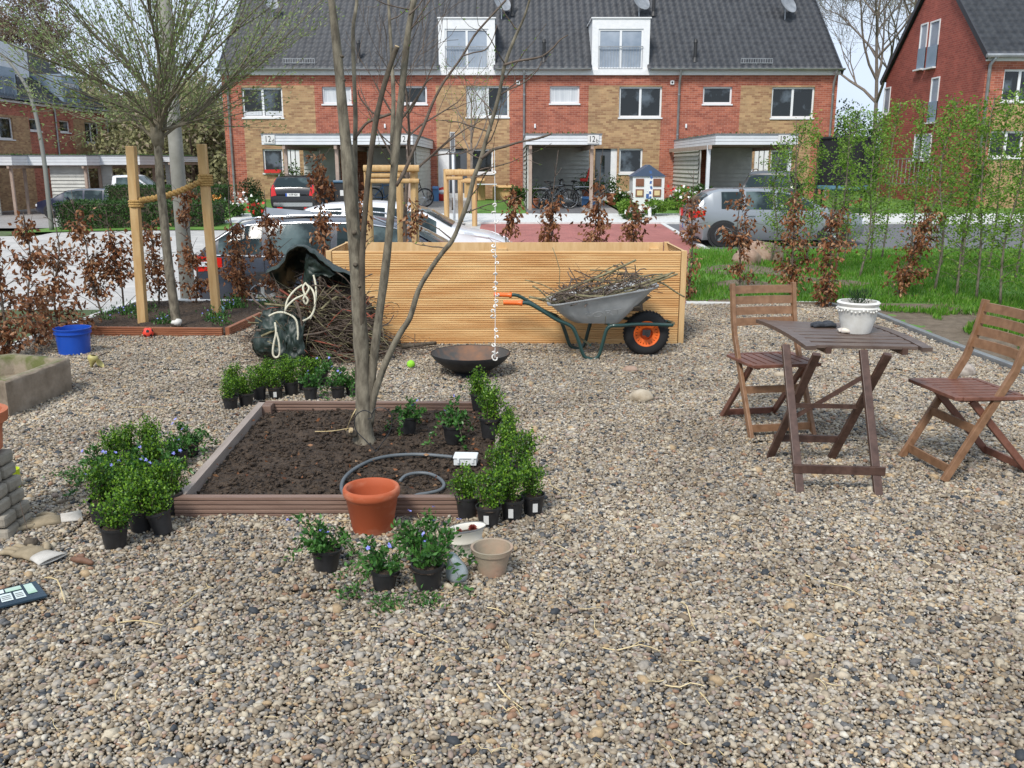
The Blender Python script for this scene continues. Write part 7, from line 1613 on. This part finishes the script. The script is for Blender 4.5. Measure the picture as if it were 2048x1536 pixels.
q = G(443,628,.04); mat('glass_ball', (.35,.6,.65), rough=.1); t = thing('glass_float', 'small pale turquoise garden ball beside the right square stake', 'garden ball', q); mb = MB(); vs, fs = ICO[3]; mb.add([q+Vector((0,0,.05))+Vector(v)*.038 for v in vs], fs); mb.build('ball', 'glass_ball', t, smooth=True); mb = MB(); mb.tube([q, q+Vector((0,0,.02))], .006, 6); mb.tube([q+Vector((0,0,.085)), q+Vector((0,0,.1))], .012, 8); mb.build('stem', 'plate_white', t)
# ---------------------------------------------------------------- pots round the square bed
q = G(746,1060,0); Yq = q.y; zr2 = P(750,972,Yq).z; rt = 56/ppm((0,Yq,zr2)); rbm = 40/ppm((0,Yq,0)); 
t = thing('terracotta_pot', 'large empty orange terracotta pot before the square bed', 'pot', q); mb = MB()
mat('terracotta_big', (.40,.085,.028), (.52,.22,.13), 5, .75, .03, 30, ramp=(.5,.74), stretch=(1,1,2.2))
mb.lathe([(0,0),(rbm*.95,0),(rbm,.008),(rt*.93,zr2*.78),(rt*.98,zr2*.8),(rt*1.02,zr2*.86),(rt*1.02,zr2*.94),(rt*.98,zr2*.99),(rt*.93,zr2),(rt*.87,zr2*.98),(rt*.85,zr2*.8),(rbm*.85,.02),(0,.02)], q, 56); mb.build('body', 'terracotta_big', t, smooth=True, angle=60)
mat('lime_bloom', (.55,.3,.2), (.62,.42,.33), 30, .9); 
q = G(984,1148,0); zr2 = P(985,1092,q.y).z; rt = 42/ppm((0,q.y,zr2)); rbm = 26/ppm((0,q.y,0)); mat('old_terracotta', (.30,.26,.19), (.42,.27,.19), 5, .85, .08, 40, ramp=(.4,.66))
t = thing('flower_pot', 'small weathered grey terracotta pot with a band rim', 'pot', q); mb = MB(); mb.lathe([(0,0),(rbm,0),(rt*.90,zr2*.80),(rt*.97,zr2*.815),(rt*1.02,zr2*.99),(rt*.98,zr2),(rt*.9,zr2*.98),(rt*.86,zr2*.8),(rbm*.85,.015),(0,.015)], q, 40); mb.build('body', 'old_terracotta', t, smooth=True, angle=45)
q = G(934,1117,0); zr2 = P(934,1055,q.y).z; t = thing('oval_planter', 'oval cream ceramic planter with a succulent', 'planter', q); mat('cream_glaze', (.66,.62,.52), (.76,.73,.65), 5, .35, .01, 20); r_ = 37/ppm(q); mb = MB()
rzo = R(28); pf = [(0,0),(.62,0),(.66,.006),(.6,.02),(.62,.03),(.78,.05),(.86,zr2*.55),(.9,zr2*.56),(.92,zr2*.60),(.86,zr2*.64),(.98,zr2*.9),(1.1,zr2*.96),(1.12,zr2),(1.05,zr2*1.01),(.9,zr2*.97),(.8,zr2*.8),(0,zr2*.78)]
mb.lathe([(a_*r_, z) for a_, z in pf], q, 40, sx=1, sy=.55, rz=rzo); mb.build('body', 'cream_glaze', t, smooth=True, angle=50)
mb = MB(); mb.lathe([(r_*1.12,zr2-.004),(r_*1.135,zr2),(r_*1.12,zr2+.004)], q, 40, sx=1, sy=.55, rz=rzo); mb.build('rim_line', 'zinc', t, smooth=True)
mb = MB(); mb.lathe([(0,zr2*.83),(r_*.86,zr2*.83)], q, 30, sx=1, sy=.55, rz=rzo); mb.build('potting_soil', 'soil', t)
mat('succulent', (.2,.03,.03), (.32,.07,.05), 20, .5)
for dx, dy, s_ in ((.025,.012,1.0),(-.03,-.016,.65)):
    Pn, D = [], []
    for k in range(44): a_ = k*2.4; e_ = .25+k/44*1.1; Pn.append((q.x+dx, q.y+dy, zr2*.88+.004)); D.append((math.cos(a_)*math.cos(e_), math.sin(a_)*math.cos(e_), math.sin(e_)))
    V, Fc = leaves(Pn, D, .024*s_, .011*s_, fold=.5, rs=nrs); npmesh('succulent', V, Fc, 'succulent', t)
q = G(919,1164,0); mat('goose_stone', (.36,.41,.42), (.44,.48,.48), 5, .45); mb = MB(); mb.lathe([(0,0),(.035,.008),(.046,.035),(.042,.06),(.03,.09),(.02,.115),(.01,.13),(0,.134)], q, 24, M=Matrix.Rotation(R(-14),3,'Y')); tag(mb.build('ceramic_drop', 'goose_stone', smooth=True), 'smooth blue grey pear shaped ornament leaning by the weathered pot', 'ornament')
# hose with its white junction box, heart wire, paper
z_ = .105; HP = [(905,914),(860,910),(820,909),(780,912),(745,920),(712,936),(690,955),(683,975),(692,993),(720,1003),(765,1003)]; mat('hose_grey', (.09,.105,.115), (.13,.145,.155), 8, .5)
t = thing('garden_hose', 'grey corrugated hose curled on the soil of the square bed', 'hose', G(780,950,.07)); mb = MB(); pl = bez([G(a_,b_,.08) for a_,b_ in HP[:10]], 14); mb.tube(pl, [.0105 if i % 2 else .0092 for i in range(len(pl))], 8)
pl = bez([G(a_,b_,.08) for a_,b_ in ((800,962),(812,951),(835,946),(860,948),(880,958),(888,970),(880,980),(858,986),(835,990),(820,998))], 12); mb.tube(pl, [.0095 if i % 2 else .0083 for i in range(len(pl))], 8); mb.build('tube', 'hose_grey', t, smooth=True)
q = G(931,932,.07); t = thing('junction_box', 'white plastic junction box at the end of the hose', 'box', q); mat('box_white', (.7,.72,.72), (.78,.8,.8), 8, .4); s_ = 48/ppm(q)/1.0
mb = MB(); mb.box(q+Vector((0,.04,.02)), (s_*.95,.085,.036), rz=-.06); mb.build('body', 'box_white', t, bevel=.004); mb = MB(); mb.box(q+Vector((0,.04,.045)), (s_,.095,.012), rz=-.06); mb.build('lid', 'box_white', t, bevel=.004)
for a_ in (-.3,.3): mb = MB(); mb.box(q+Vector((a_*s_,-.008,.03)), (.012,.008,.022), rz=-.06); mb.build('clip', 'box_white', t)
Yh = G(745,905,.07).y; HRT = [(752,903),(730,880),(715,865),(709,850),(710,835),(718,825),(730,821),(742,827),(744,835),(736,838)]; HR2 = [(752,903),(765,885),(777,868),(783,850),(783,832),(775,820),(762,815),(750,818),(744,828),(744,835)]
t = thing('wire_heart', 'thin dark wire heart stuck in the soil before the bare tree', 'ornament', G(752,903,.07)); mb = MB(); mb.tube(bez([P(a_,b_,Yh-.12) for a_,b_ in HRT],4), .003, 5); mb.tube(bez([P(a_,b_,Yh-.12) for a_,b_ in HR2],4), .003, 5); mb.tube([P(752,900,Yh-.12), G(745,912,.05)], .0022, 5); mb.build('wire', 'black_plastic', t)
mat('straw', (.55,.42,.2), (.7,.57,.33), 12, .7)
t = thing('tied_string', 'pale string with a knot leading from the bare tree to the soil', 'string', G(695,858,.08)); mb = MB(); mb.tube(bez([P(712,818,YB-.05), P(703,835,YB-.08), G(695,855,.07), G(692,860,.07)],3), .003, 5); mb.tube(bez([G(700,856,.075), G(665,862,.075), G(630,863,.07)],3), .0025, 5); mb.build('cord', 'straw', t)
# straws on the gravel
rs = np.random.RandomState(9); mb = MB()
KN = [((994,1368),(1046,1418)),((1205,1295),(1320,1302)),((1363,1205),(1390,1258)),((240,1245),(325,1250)),((262,815),(390,815)),((1130,1000),(1180,992)),((90,1155),(130,1205)),((355,1215),(418,1175)),((520,1010),(548,1040)),((1625,1265),(1650,1275)),((740,1080),(765,1085)),((1100,960),(1115,990)),((600,1045),(700,1040)),((1400,1385),(1420,1410)),((860,985),(900,983)),((640,1000),(650,1030)),((1610,1150),(1720,1190)),((1330,1370),(1410,1372)),((975,1215),(1010,1228))]
for a_, b_ in KN: stick(mb, G(*a_,.018), G(*b_,.022), .0026, rs, .05)
for k in range(110): q = G(rs.uniform(0,2048), rs.uniform(1000,1530)**1.0, .02); d = Vector((rs.normal(0,1), rs.normal(0,1), .1)).normalized()*rs.uniform(.015,.05); stick(mb, q-d, q+d, rs.uniform(.001,.002), rs, .06)
tag(mb.build('straw', 'straw'), 'bits of dry straw scattered on the gravel', 'straw', kind='stuff')
# string of shells hanging from the branch of the bare tree
Ys_ = YB-.33; t = thing('shell_string', 'long white string of small shells hanging from a branch', 'shell string', P(991,720,Ys_)); mb = MB(); mb.tube([P(989,300,Ys_), P(991,500,Ys_), P(990,715,Ys_)], .0016, 5); mb.build('cord', 'white_paint', t); mat('shell_white', (.72,.68,.62), (.85,.82,.78), 30, .5)
for k, py in enumerate((345,410,425,443,492,502,512,526,548,566,577,590,602,612,622,633,660,674,690,705,715)):
    q = P(990+rs.uniform(-4,5), py, Ys_); s_ = .0125 if py > 700 or 630 < py < 640 else .0095; mb = MB(); a0 = rs.uniform(0,6); M = Matrix.Rotation(rs.uniform(-1,1),3,'X') @ Matrix.Rotation(rs.uniform(-1,1),3,'Y')
    pts = [q + M @ Vector((s_*math.cos(a0+a_), 0, s_*(.8 if py < 700 else 1.3)*math.sin(a0+a_))) for a_ in np.linspace(0, 5.2, 12)]; mb.tube(pts, [.0025+.002*abs(math.sin(i*1.3)) for i in range(12)], 5); mb.build('shell', 'shell_white', t, smooth=True)
# ---------------------------------------------------------------- potted box and periwinkle plants
def pot_plant(kind, seed, h=.17):
    """prototype at the origin: pot, soil, stems, foliage (+ blossoms, price label)"""
    rs = np.random.RandomState(seed); box = kind == 'box'
    t = thing('potted_box_plant' if box else 'potted_periwinkle', '', 'potted plant', (0,0,0), 0, 'small plants in black nursery pots'); r, hp = .052, .10
    mb = MB(); mb.lathe([(0,0),(r*.74,0),(r*.76,.004),(r*.98,hp*.88),(r*1.06,hp*.89),(r*1.08,hp),(r*1.0,hp),(r*.95,hp*.85),(0,hp*.84)], (0,0,0), 24); pot = mb.build('pot', 'black_plastic', t, smooth=True, angle=35)
    mb = MB(); mb.blob((0,0,hp*.86), (r*.93,r*.93,.012), .4, 3, 2, seed); mb.build('potting_soil', 'soil', t, smooth=True)
    mb = MB(); Pn, D = [], []; ns = 12 if box else 9
    for k in range(ns):
        a_ = rs.uniform(0, 2*math.pi); sp_ = rs.uniform(.01,.066) if box else rs.uniform(.03,.10); hh = h*rs.uniform(.55,1.1)*(1-sp_*3) if box else h*rs.uniform(.25,.9)
        e_ = Vector((math.cos(a_)*sp_, math.sin(a_)*sp_, hp+hh)); p0 = Vector((math.cos(a_)*.015, math.sin(a_)*.015, hp*.85)); m_ = p0.lerp(e_, .5)+Vector(rs.normal(0,.012,3)); pl = bez([p0, m_, e_], 4)
        if not box and k % 3 == 0: e2 = Vector((math.cos(a_)*(.13+rs.rand()*.05), math.sin(a_)*(.13+rs.rand()*.05), rs.uniform(.015,.06))); pl = bez([p0, Vector((math.cos(a_)*.07, math.sin(a_)*.07, hp+.04)), e2], 5)
        mb.tube(pl, [lerp(.0018,.0009, i/(len(pl)-1)) for i in range(len(pl))], 4)
        for i in range(2 if box else 1, len(pl)):
            for j in range(9 if box else 6):
                c_ = pl[i] + Vector(rs.normal(0, .014 if box else .009, 3)); Pn.append(c_); D.append(Vector(rs.normal(0,1,3))*(.8) + Vector((0,0,.45)) + (pl[i]-pl[i-1]).normalized()*.5)
            if box:
                for s_ in range(1):
                    b2 = pl[i] + Vector((rs.normal(0,.022), rs.normal(0,.022), rs.uniform(0,.03)))
                    for j in range(6): Pn.append(b2+Vector(rs.normal(0,.008,3))); D.append(Vector(rs.normal(0,1,3))+Vector((0,0,.5)))
    mb.build('stems', 'bark_brown', t)
    V, Fc = leaves([tuple(p) for p in Pn], [tuple(d) for d in D], (.0145 if box else .026)*rs.uniform(.6,1.2,len(Pn)), .010 if box else .014, fold=.2, rs=rs); npmesh('foliage', V, Fc, 'leaf_box' if box else 'leaf_vinca', t)
    if not box:
        Pn, D, n_ = [], [], 3
        for k in range(n_):
            c_ = Vector((rs.normal(0,.05), rs.normal(0,.05)-.02, hp+h*rs.uniform(.45,.95))); nn = Vector((rs.normal(0,.4), -.6, .8)).normalized(); u = nn.cross(Vector((1,0,0))).normalized(); w_ = nn.cross(u)
            for i in range(5): a_ = i*2*math.pi/5; Pn.append(tuple(c_)); D.append(tuple(u*math.cos(a_)+w_*math.sin(a_)+nn*.15))
        V, Fc = leaves(Pn, D, .0115, .010, fold=.0, up=np.tile([0,-.5,.8],(len(Pn),1)), rs=rs); npmesh('blossoms', V, Fc, 'petal_violet', t)
    return t
protoB = [pot_plant('box', 40+i, [.125,.15,.165,.135][i]) for i in range(4)]; protoV = [pot_plant('vinca', 60+i, .13) for i in range(3)]
used_ = set()
def put(kind, px, py, label, z=0.0, sc=1.0, lab=False, tilt=0):
    pr = protoB if kind == 'box' else protoV; k = rnd.randrange(len(pr)); q = G(px, py, z); rz = rnd.uniform(0, 6.28)
    if (kind, k) not in used_: used_.add((kind, k)); o = pr[k]; o.location = q; o.rotation_euler = (0,0,rz); o.scale = (sc,)*3; o['label'] = label
    else: o = dup(pr[k], q, rz, label, sc)
    f_ = rnd.uniform(.88,1.12); o.scale = (sc*rnd.uniform(.94,1.06), sc*rnd.uniform(.94,1.06), sc*f_)
    if not tilt and not lab: o.rotation_euler = (rnd.uniform(-.07,.07), rnd.uniform(-.07,.07), rz)
    if tilt: o.rotation_euler = (R(tilt)*.3, R(tilt), 0)
    if lab:
        mb = MB(); mb.add([(-.011,-.0545,.03),(.011,-.0545,.03),(.011,-.0575,.072),(-.011,-.0575,.072),(-.011,-.053,.03),(.011,-.053,.03),(.011,-.056,.072),(-.011,-.056,.072)], [(0,1,2,3),(4,7,6,5),(0,4,5,1),(3,2,6,7)])
        for i in range(3): pass
        l_ = mb.build('price_label', 'plate_white', None); l_.parent = o; l_.rotation_euler = (0,0,-rz+rnd.uniform(-.2,.2)) if not tilt else (0,0,0)
    return o
# left cluster
LC = [('box',231,1095,'box plant frontmost in the left cluster beside the bed'),('box',283,1062,'box plant right behind the frontmost one in the left cluster'),('box',328,1066,'tilted box plant at the right front of the left cluster'),('box',204,1046,'box plant at the left front of the left cluster'),('box',258,1040,'box plant in the second row of the left cluster'),('box',305,1032,'box plant in the middle of the second row of the left cluster'),('box',345,1028,'box plant touching the front corner of the bed'),
 ('vinca',210,1006,'periwinkle at the left side of the left cluster'),('box',250,1000,'box plant in the middle of the left cluster'),('vinca',298,1000,'flowering periwinkle in the middle of the left cluster'),('vinca',340,990,'flowering periwinkle against the left board of the bed'),('box',228,962,'box plant at the left rear of the left cluster'),('vinca',274,958,'periwinkle in the rear of the left cluster'),('box',318,955,'box plant in the rear of the left cluster near the board'),
 ('vinca',206,968,'periwinkle sprawling at the far left of the left cluster'),('box',262,925,'box plant at the rear left end of the left cluster'),('box',305,922,'box plant at the rear end of the left cluster'),('vinca',360,935,'periwinkle at the rear right of the left cluster by the board'),('vinca',382,914,'periwinkle farthest back in the left cluster')]
for k, (kd, px, py, lab) in enumerate(LC): put(kd, px, py, lab, sc=1.05 if k < 7 else .98, tilt=-12 if k == 2 else 0, lab=False)
# row behind the bed
for k, (kd, px, py, lab) in enumerate((('box',462,818,'box plant leftmost in the row behind the bed'),('box',492,812,'second box plant in the row behind the bed'),('box',520,800,'third box plant in the row behind the bed'),('box',552,798,'fourth box plant in the row behind the bed'),('box',584,792,'fifth box plant in the row behind the bed'),('box',610,782,'sixth box plant in the row behind the bed'),('box',470,790,'box plant in the second line at the left end behind the bed'),('box',535,778,'box plant in the second line behind the bed'),('box',575,772,'box plant in the second line toward the tree'),('box',630,776,'last box plant of the row behind the bed'),('vinca',622,800,'periwinkle at the end of the row behind the bed'),('vinca',676,796,'small periwinkle in a pot standing alone behind the bed'),('vinca',706,792,'periwinkle in a pot right behind the stems of the bare tree'),('vinca',644,770,'periwinkle behind the end of the row of box plants'))):
    put(kd, px, py, lab, sc=1.0, lab=k in (3,))
# right cluster along the bed
for k, (kd, px, py, lab, z, s_, lb) in enumerate((('box',958,818,'tall box plant at the rear right corner of the bed',.07,1.05,False),('box',980,875,'tall box plant on the soil by the right board',.07,1.15,False),('box',1018,900,'box plant at the outer side of the right board, rearmost',0,1.0,False),('box',1008,935,'box plant leaning over the right board',0,1.0,False),('box',1040,968,'box plant behind the two rightmost pots',0,1.0,False),('box',1066,1028,'rightmost box plant with a price label at the bed corner',0,1.05,True),('box',1024,1040,'box plant with a price label left of the rightmost one',0,1.05,True),('box',977,1052,'box plant with a price label at the front right corner of the bed',0,1.05,True),('box',934,1034,'box plant standing before the front board left of the labelled ones',0,1.02,False),('box',998,990,'box plant squeezed in the front right corner of the bed',0,.95,False))):
    put(kd, px, py, lab, z, s_, lb)
put('vinca', 816, 866, 'periwinkle with pale violet blossoms on the soil right of the bare tree', .06, 1.1)
put('vinca', 906, 885, 'periwinkle without blossoms on the soil toward the right board', .06, 1.1)
put('vinca', 652, 1146, 'periwinkle leftmost of the three in the foreground', 0, 1.15); put('vinca', 768, 1180, 'middle periwinkle of the three in the foreground', 0, 1.0); put('vinca', 858, 1180, 'rightmost periwinkle of the three in the foreground beside the ornament', 0, 1.15); put('vinca', 842, 1130, 'periwinkle behind the rightmost foreground one', 0, 1.15)
# ---------------------------------------------------------------- heap of brushwood with green tarpaulin and rope
Yh = G(640,726,0).y + .28
mat('tarp_green', (.009,.018,.014), (.022,.04,.032), 5, .5, .06, 12)
t = thing('tarpaulin', 'crumpled dark green garden bag gaping over the brush heap', 'tarpaulin', G(640,726,0)+Vector((0,.2,0)))
def cloth(name, rows, n=9, th=.004, amp=.016, seed=0):
    """rows of (px, py, Y) control points -> smooth crumpled sheet"""
    R_ = [bez([P(a_,b_,y_) for a_,b_,y_ in r_], n) for r_ in rows]; C = [bez([R_[i][j] for i in range(len(R_))], n) for j in range(len(R_[0]))]; nj, ni = len(C), len(C[0])
    vs = [q + Vector((amp*noise.noise(q*7+Vector((seed,0,0))), amp*2*noise.noise(q*9+Vector((0,seed,0))) + amp*1.6*abs(noise.noise(q*19)) + amp*.8*abs(noise.noise(q*37)), amp*noise.noise(q*11) + amp*.9*noise.noise(q*24))) for c_ in C for q in c_]
    mb = MB(); mb.add(vs, [(j*ni+i, j*ni+i+1, (j+1)*ni+i+1, (j+1)*ni+i) for j in range(nj-1) for i in range(ni-1)]); o = mb.build(name, 'tarp_green', t, smooth=True); so = o.modifiers.new('thick','SOLIDIFY'); so.thickness = th; return o
y_ = Yh
# hood: arch whose opening faces the camera, falling back behind
cloth('hood', [[(530,544,y_-.42),(558,534,y_-.42),(577,504,y_-.40),(600,493,y_-.38),(626,506,y_-.39),(664,538,y_-.38),(722,556,y_-.36)],
               [(536,546,y_-.2),(562,526,y_-.15),(582,498,y_-.1),(608,490,y_-.08),(636,506,y_-.1),(674,534,y_-.12),(728,552,y_-.12)],
               [(560,575,y_+.02),(572,545,y_+.08),(590,512,y_+.15),(610,503,y_+.16),(640,522,y_+.15),(680,545,y_+.1),(722,565,y_+.05)],
               [(560,640,y_+.15),(575,600,y_+.25),(595,560,y_+.3),(615,550,y_+.3),(645,565,y_+.3),(685,590,y_+.25),(732,620,y_+.15)]], seed=3)
cloth('front_flap', [[(612,508,y_-.285),(625,512,y_-.29),(640,525,y_-.29),(660,542,y_-.28)],[(608,535,y_-.26),(620,540,y_-.27),(640,545,y_-.28),(668,548,y_-.29)],[(604,560,y_-.22),(615,565,y_-.24),(630,560,y_-.27),(655,552,y_-.3)]], seed=9, amp=.02)
cloth('left_side', [[(512,640,y_-.15),(535,615,y_-.25),(560,605,y_-.28),(590,600,y_-.25)],[(500,675,y_-.2),(525,655,y_-.38),(560,650,y_-.42),(600,650,y_-.38)],[(500,700,y_-.2),(525,700,y_-.4),(560,705,y_-.46),(598,712,y_-.42)],[(520,712,y_-.1),(540,718,y_-.3),(570,722,y_-.4),(600,724,y_-.4)]], seed=5, amp=.03)
cloth('lower_fold', [[(575,640,y_-.44),(590,632,y_-.45),(606,640,y_-.44)],[(570,675,y_-.47),(588,670,y_-.5),(607,680,y_-.48)],[(568,712,y_-.45),(588,718,y_-.5),(608,722,y_-.46)]], seed=2, amp=.03)
cloth('rear_side', [[(700,560,y_+.2),(722,590,y_+.1),(735,640,y_+.0),(738,690,y_-.05)],[(650,580,y_+.4),(680,620,y_+.35),(700,660,y_+.3),(705,700,y_+.3)]], seed=7)
mb = MB()
for px, py, yy in ((562,652,y_-.44),(590,697,y_-.5)): q = P(px, py, yy-.01); mb.tube([q+Vector((.012*math.cos(a_), -.006, .012*math.sin(a_))) for a_ in np.linspace(0,2*math.pi,13)], .003, 5)
mb.build('eyelets', 'chrome', t)
mat('rope_white', (.6,.56,.42), (.72,.69,.55), 60, .85, .1, 200)
t = thing('white_rope', 'knotted off white rope hanging over the brush heap', 'rope', P(610,620,y_-.4)); ro = [
 [(605,570,-.33),(590,580,-.36),(575,600,-.4),(570,625,-.42)], [(612,568,-.33),(625,580,-.38),(630,600,-.42),(628,620,-.44),(620,638,-.45)], [(627,550,-.33),(632,575,-.36),(630,610,-.42),(622,632,-.45),(606,642,-.46)],
 [(608,590,-.38),(590,598,-.42),(575,612,-.45),(570,622,-.45)], [(612,565,-.36),(606,575,-.38),(610,590,-.4),(616,600,-.4),(612,608,-.4),(607,598,-.4),(614,585,-.4),(618,575,-.38),(610,566,-.36)],
 [(538,632,-.45),(555,625,-.46),(575,627,-.47),(592,640,-.48),(596,665,-.48),(595,680,-.48)], [(550,645,-.48),(552,665,-.5),(547,690,-.5),(546,708,-.5),(552,715,-.5),(559,708,-.5),(558,685,-.5),(553,665,-.5)]]
for r_ in ro: mb = MB(); mb.tube(bez([P(a_,b_,y_+c_) for a_,b_,c_ in r_], 6), .0085, 7); mb.build('strand', 'rope_white', t, smooth=True)
# the brushwood itself
rs = np.random.RandomState(31); groups = (('brushwood','bark_brown',760),('brushwood','branch_olive',330),('brushwood','twig_red',110))
cx_, cz_ = P(655,650,y_), None; c0 = Vector((cx_.x, y_, 0)); Wd_ = 95/ppm((0,y_,.3)); Hh = P(650,560,y_).z
for gi_, (nm, m_, n_) in enumerate(groups):
    mb = MB()
    for k in range(n_):
        r_ = math.sqrt(rs.rand()); a_ = rs.uniform(0, math.pi); x = c0.x + Wd_*1.05*r_*math.cos(a_); z = max(.02, Hh*.93*r_*math.sin(a_)); y = y_ + rs.uniform(-.42,.3)*(1-.3*r_)
        d = Vector((rs.normal(.8,.6), rs.normal(0,.55), rs.normal(-.25,.35))).normalized()*rs.uniform(.08,.34); p0, p1 = Vector((x,y,z))-d, Vector((x,y,z))+d
        p0.z = max(.01,p0.z); p1.z = max(.01,p1.z); stick(mb, p0, p1, rs.choice([.0025,.003,.004,.006]) if rs.rand() < .93 else .011, rs, .1, n=4)
    tag(mb.build(nm, m_, smooth=True), ['heap of tangled brown twigs under the green bag','olive branches mixed into the brush heap','thin red twigs poking from the brush heap'][gi_], 'brushwood', kind='stuff')
mb = MB()
for k in range(170):                            # loose twigs round its foot
    q = G(rs.uniform(480,860), rs.uniform(672,712), .02); d = Vector((rs.normal(0,1), rs.normal(0,.5), abs(rs.normal(0,.18)))).normalized()*rs.uniform(.06,.25); stick(mb, q-d*.3, q+d, rs.choice([.002,.003,.005]), rs, .12, n=4)
tag(mb.build('loose_twigs', 'bark_brown', smooth=True), 'loose twigs lying round the foot of the brush heap', 'twigs', kind='stuff')
mb = MB(); q = P(690,655,y_-.15); mb.blob((c0.x+.1, y_+.02, .2), (Wd_*.8,.28,Hh*.62), .25, 3, 3, 3); tag(mb.build('heap_core', 'soil', smooth=True), 'dark compacted core of leaves inside the brush heap', 'leaf litter', kind='stuff')
# firewood logs behind the fire bowl
for k, (a_, b_, r_, ds) in enumerate((((770,688),(845,690),.022,'longer log lying along the foot of the planter'),((800,694),(872,686),.02,'log lying across the others at the foot of the planter'),((745,694),(800,684),.018,'short log nearest the brush heap at the foot of the planter'))):
    mb = MB(); stick(mb, G(*a_,.03+k*.012), G(*b_,.03+k*.012), r_, rs, .03, n=8, taper=.85); tag(mb.build('log', 'bark_dark', smooth=True), ds, 'log', 'logs at the foot of the planter')
# weeds and dry leaves on the gravel
Pn, D = [], []
for px, py in ((130,955),(150,965),(170,960),(700,1195),(770,1210),(640,745),(655,740),(860,1215),(780,1225),(840,1210),(600,750)):
    q = G(px,py,.0)
    for i in range(60): Pn.append((q.x+rs.normal(0,.035), q.y+rs.normal(0,.03), .01+abs(rs.normal(0,.015)))); D.append((rs.normal(0,1), rs.normal(0,1), .5))
V, Fc = leaves(Pn, D, .022, .009, rs=rs); tag(npmesh('weeds', V, Fc, 'leaf_vinca'), 'small weeds growing through the gravel', 'weeds', kind='stuff')
Pn = []; 
for k in range(420):
    px, py = (rs.uniform(0,620), rs.uniform(600,700)) if k < 300 else (rs.uniform(380,1000), rs.uniform(810,980)); q = G(px, py, .03 if k < 300 else .085)
    if q.y < KB_Y-.05: Pn.append(tuple(q))
V, Fc = leaves(Pn, rs.normal(size=(len(Pn),3))*[1,1,.3], .03*rs.uniform(.5,1.2,len(Pn)), .016, rs=rs); tag(npmesh('fallen_leaves', V, Fc, 'leaf_beech'), 'dry brown leaves scattered on gravel and soil', 'fallen leaves', kind='stuff')
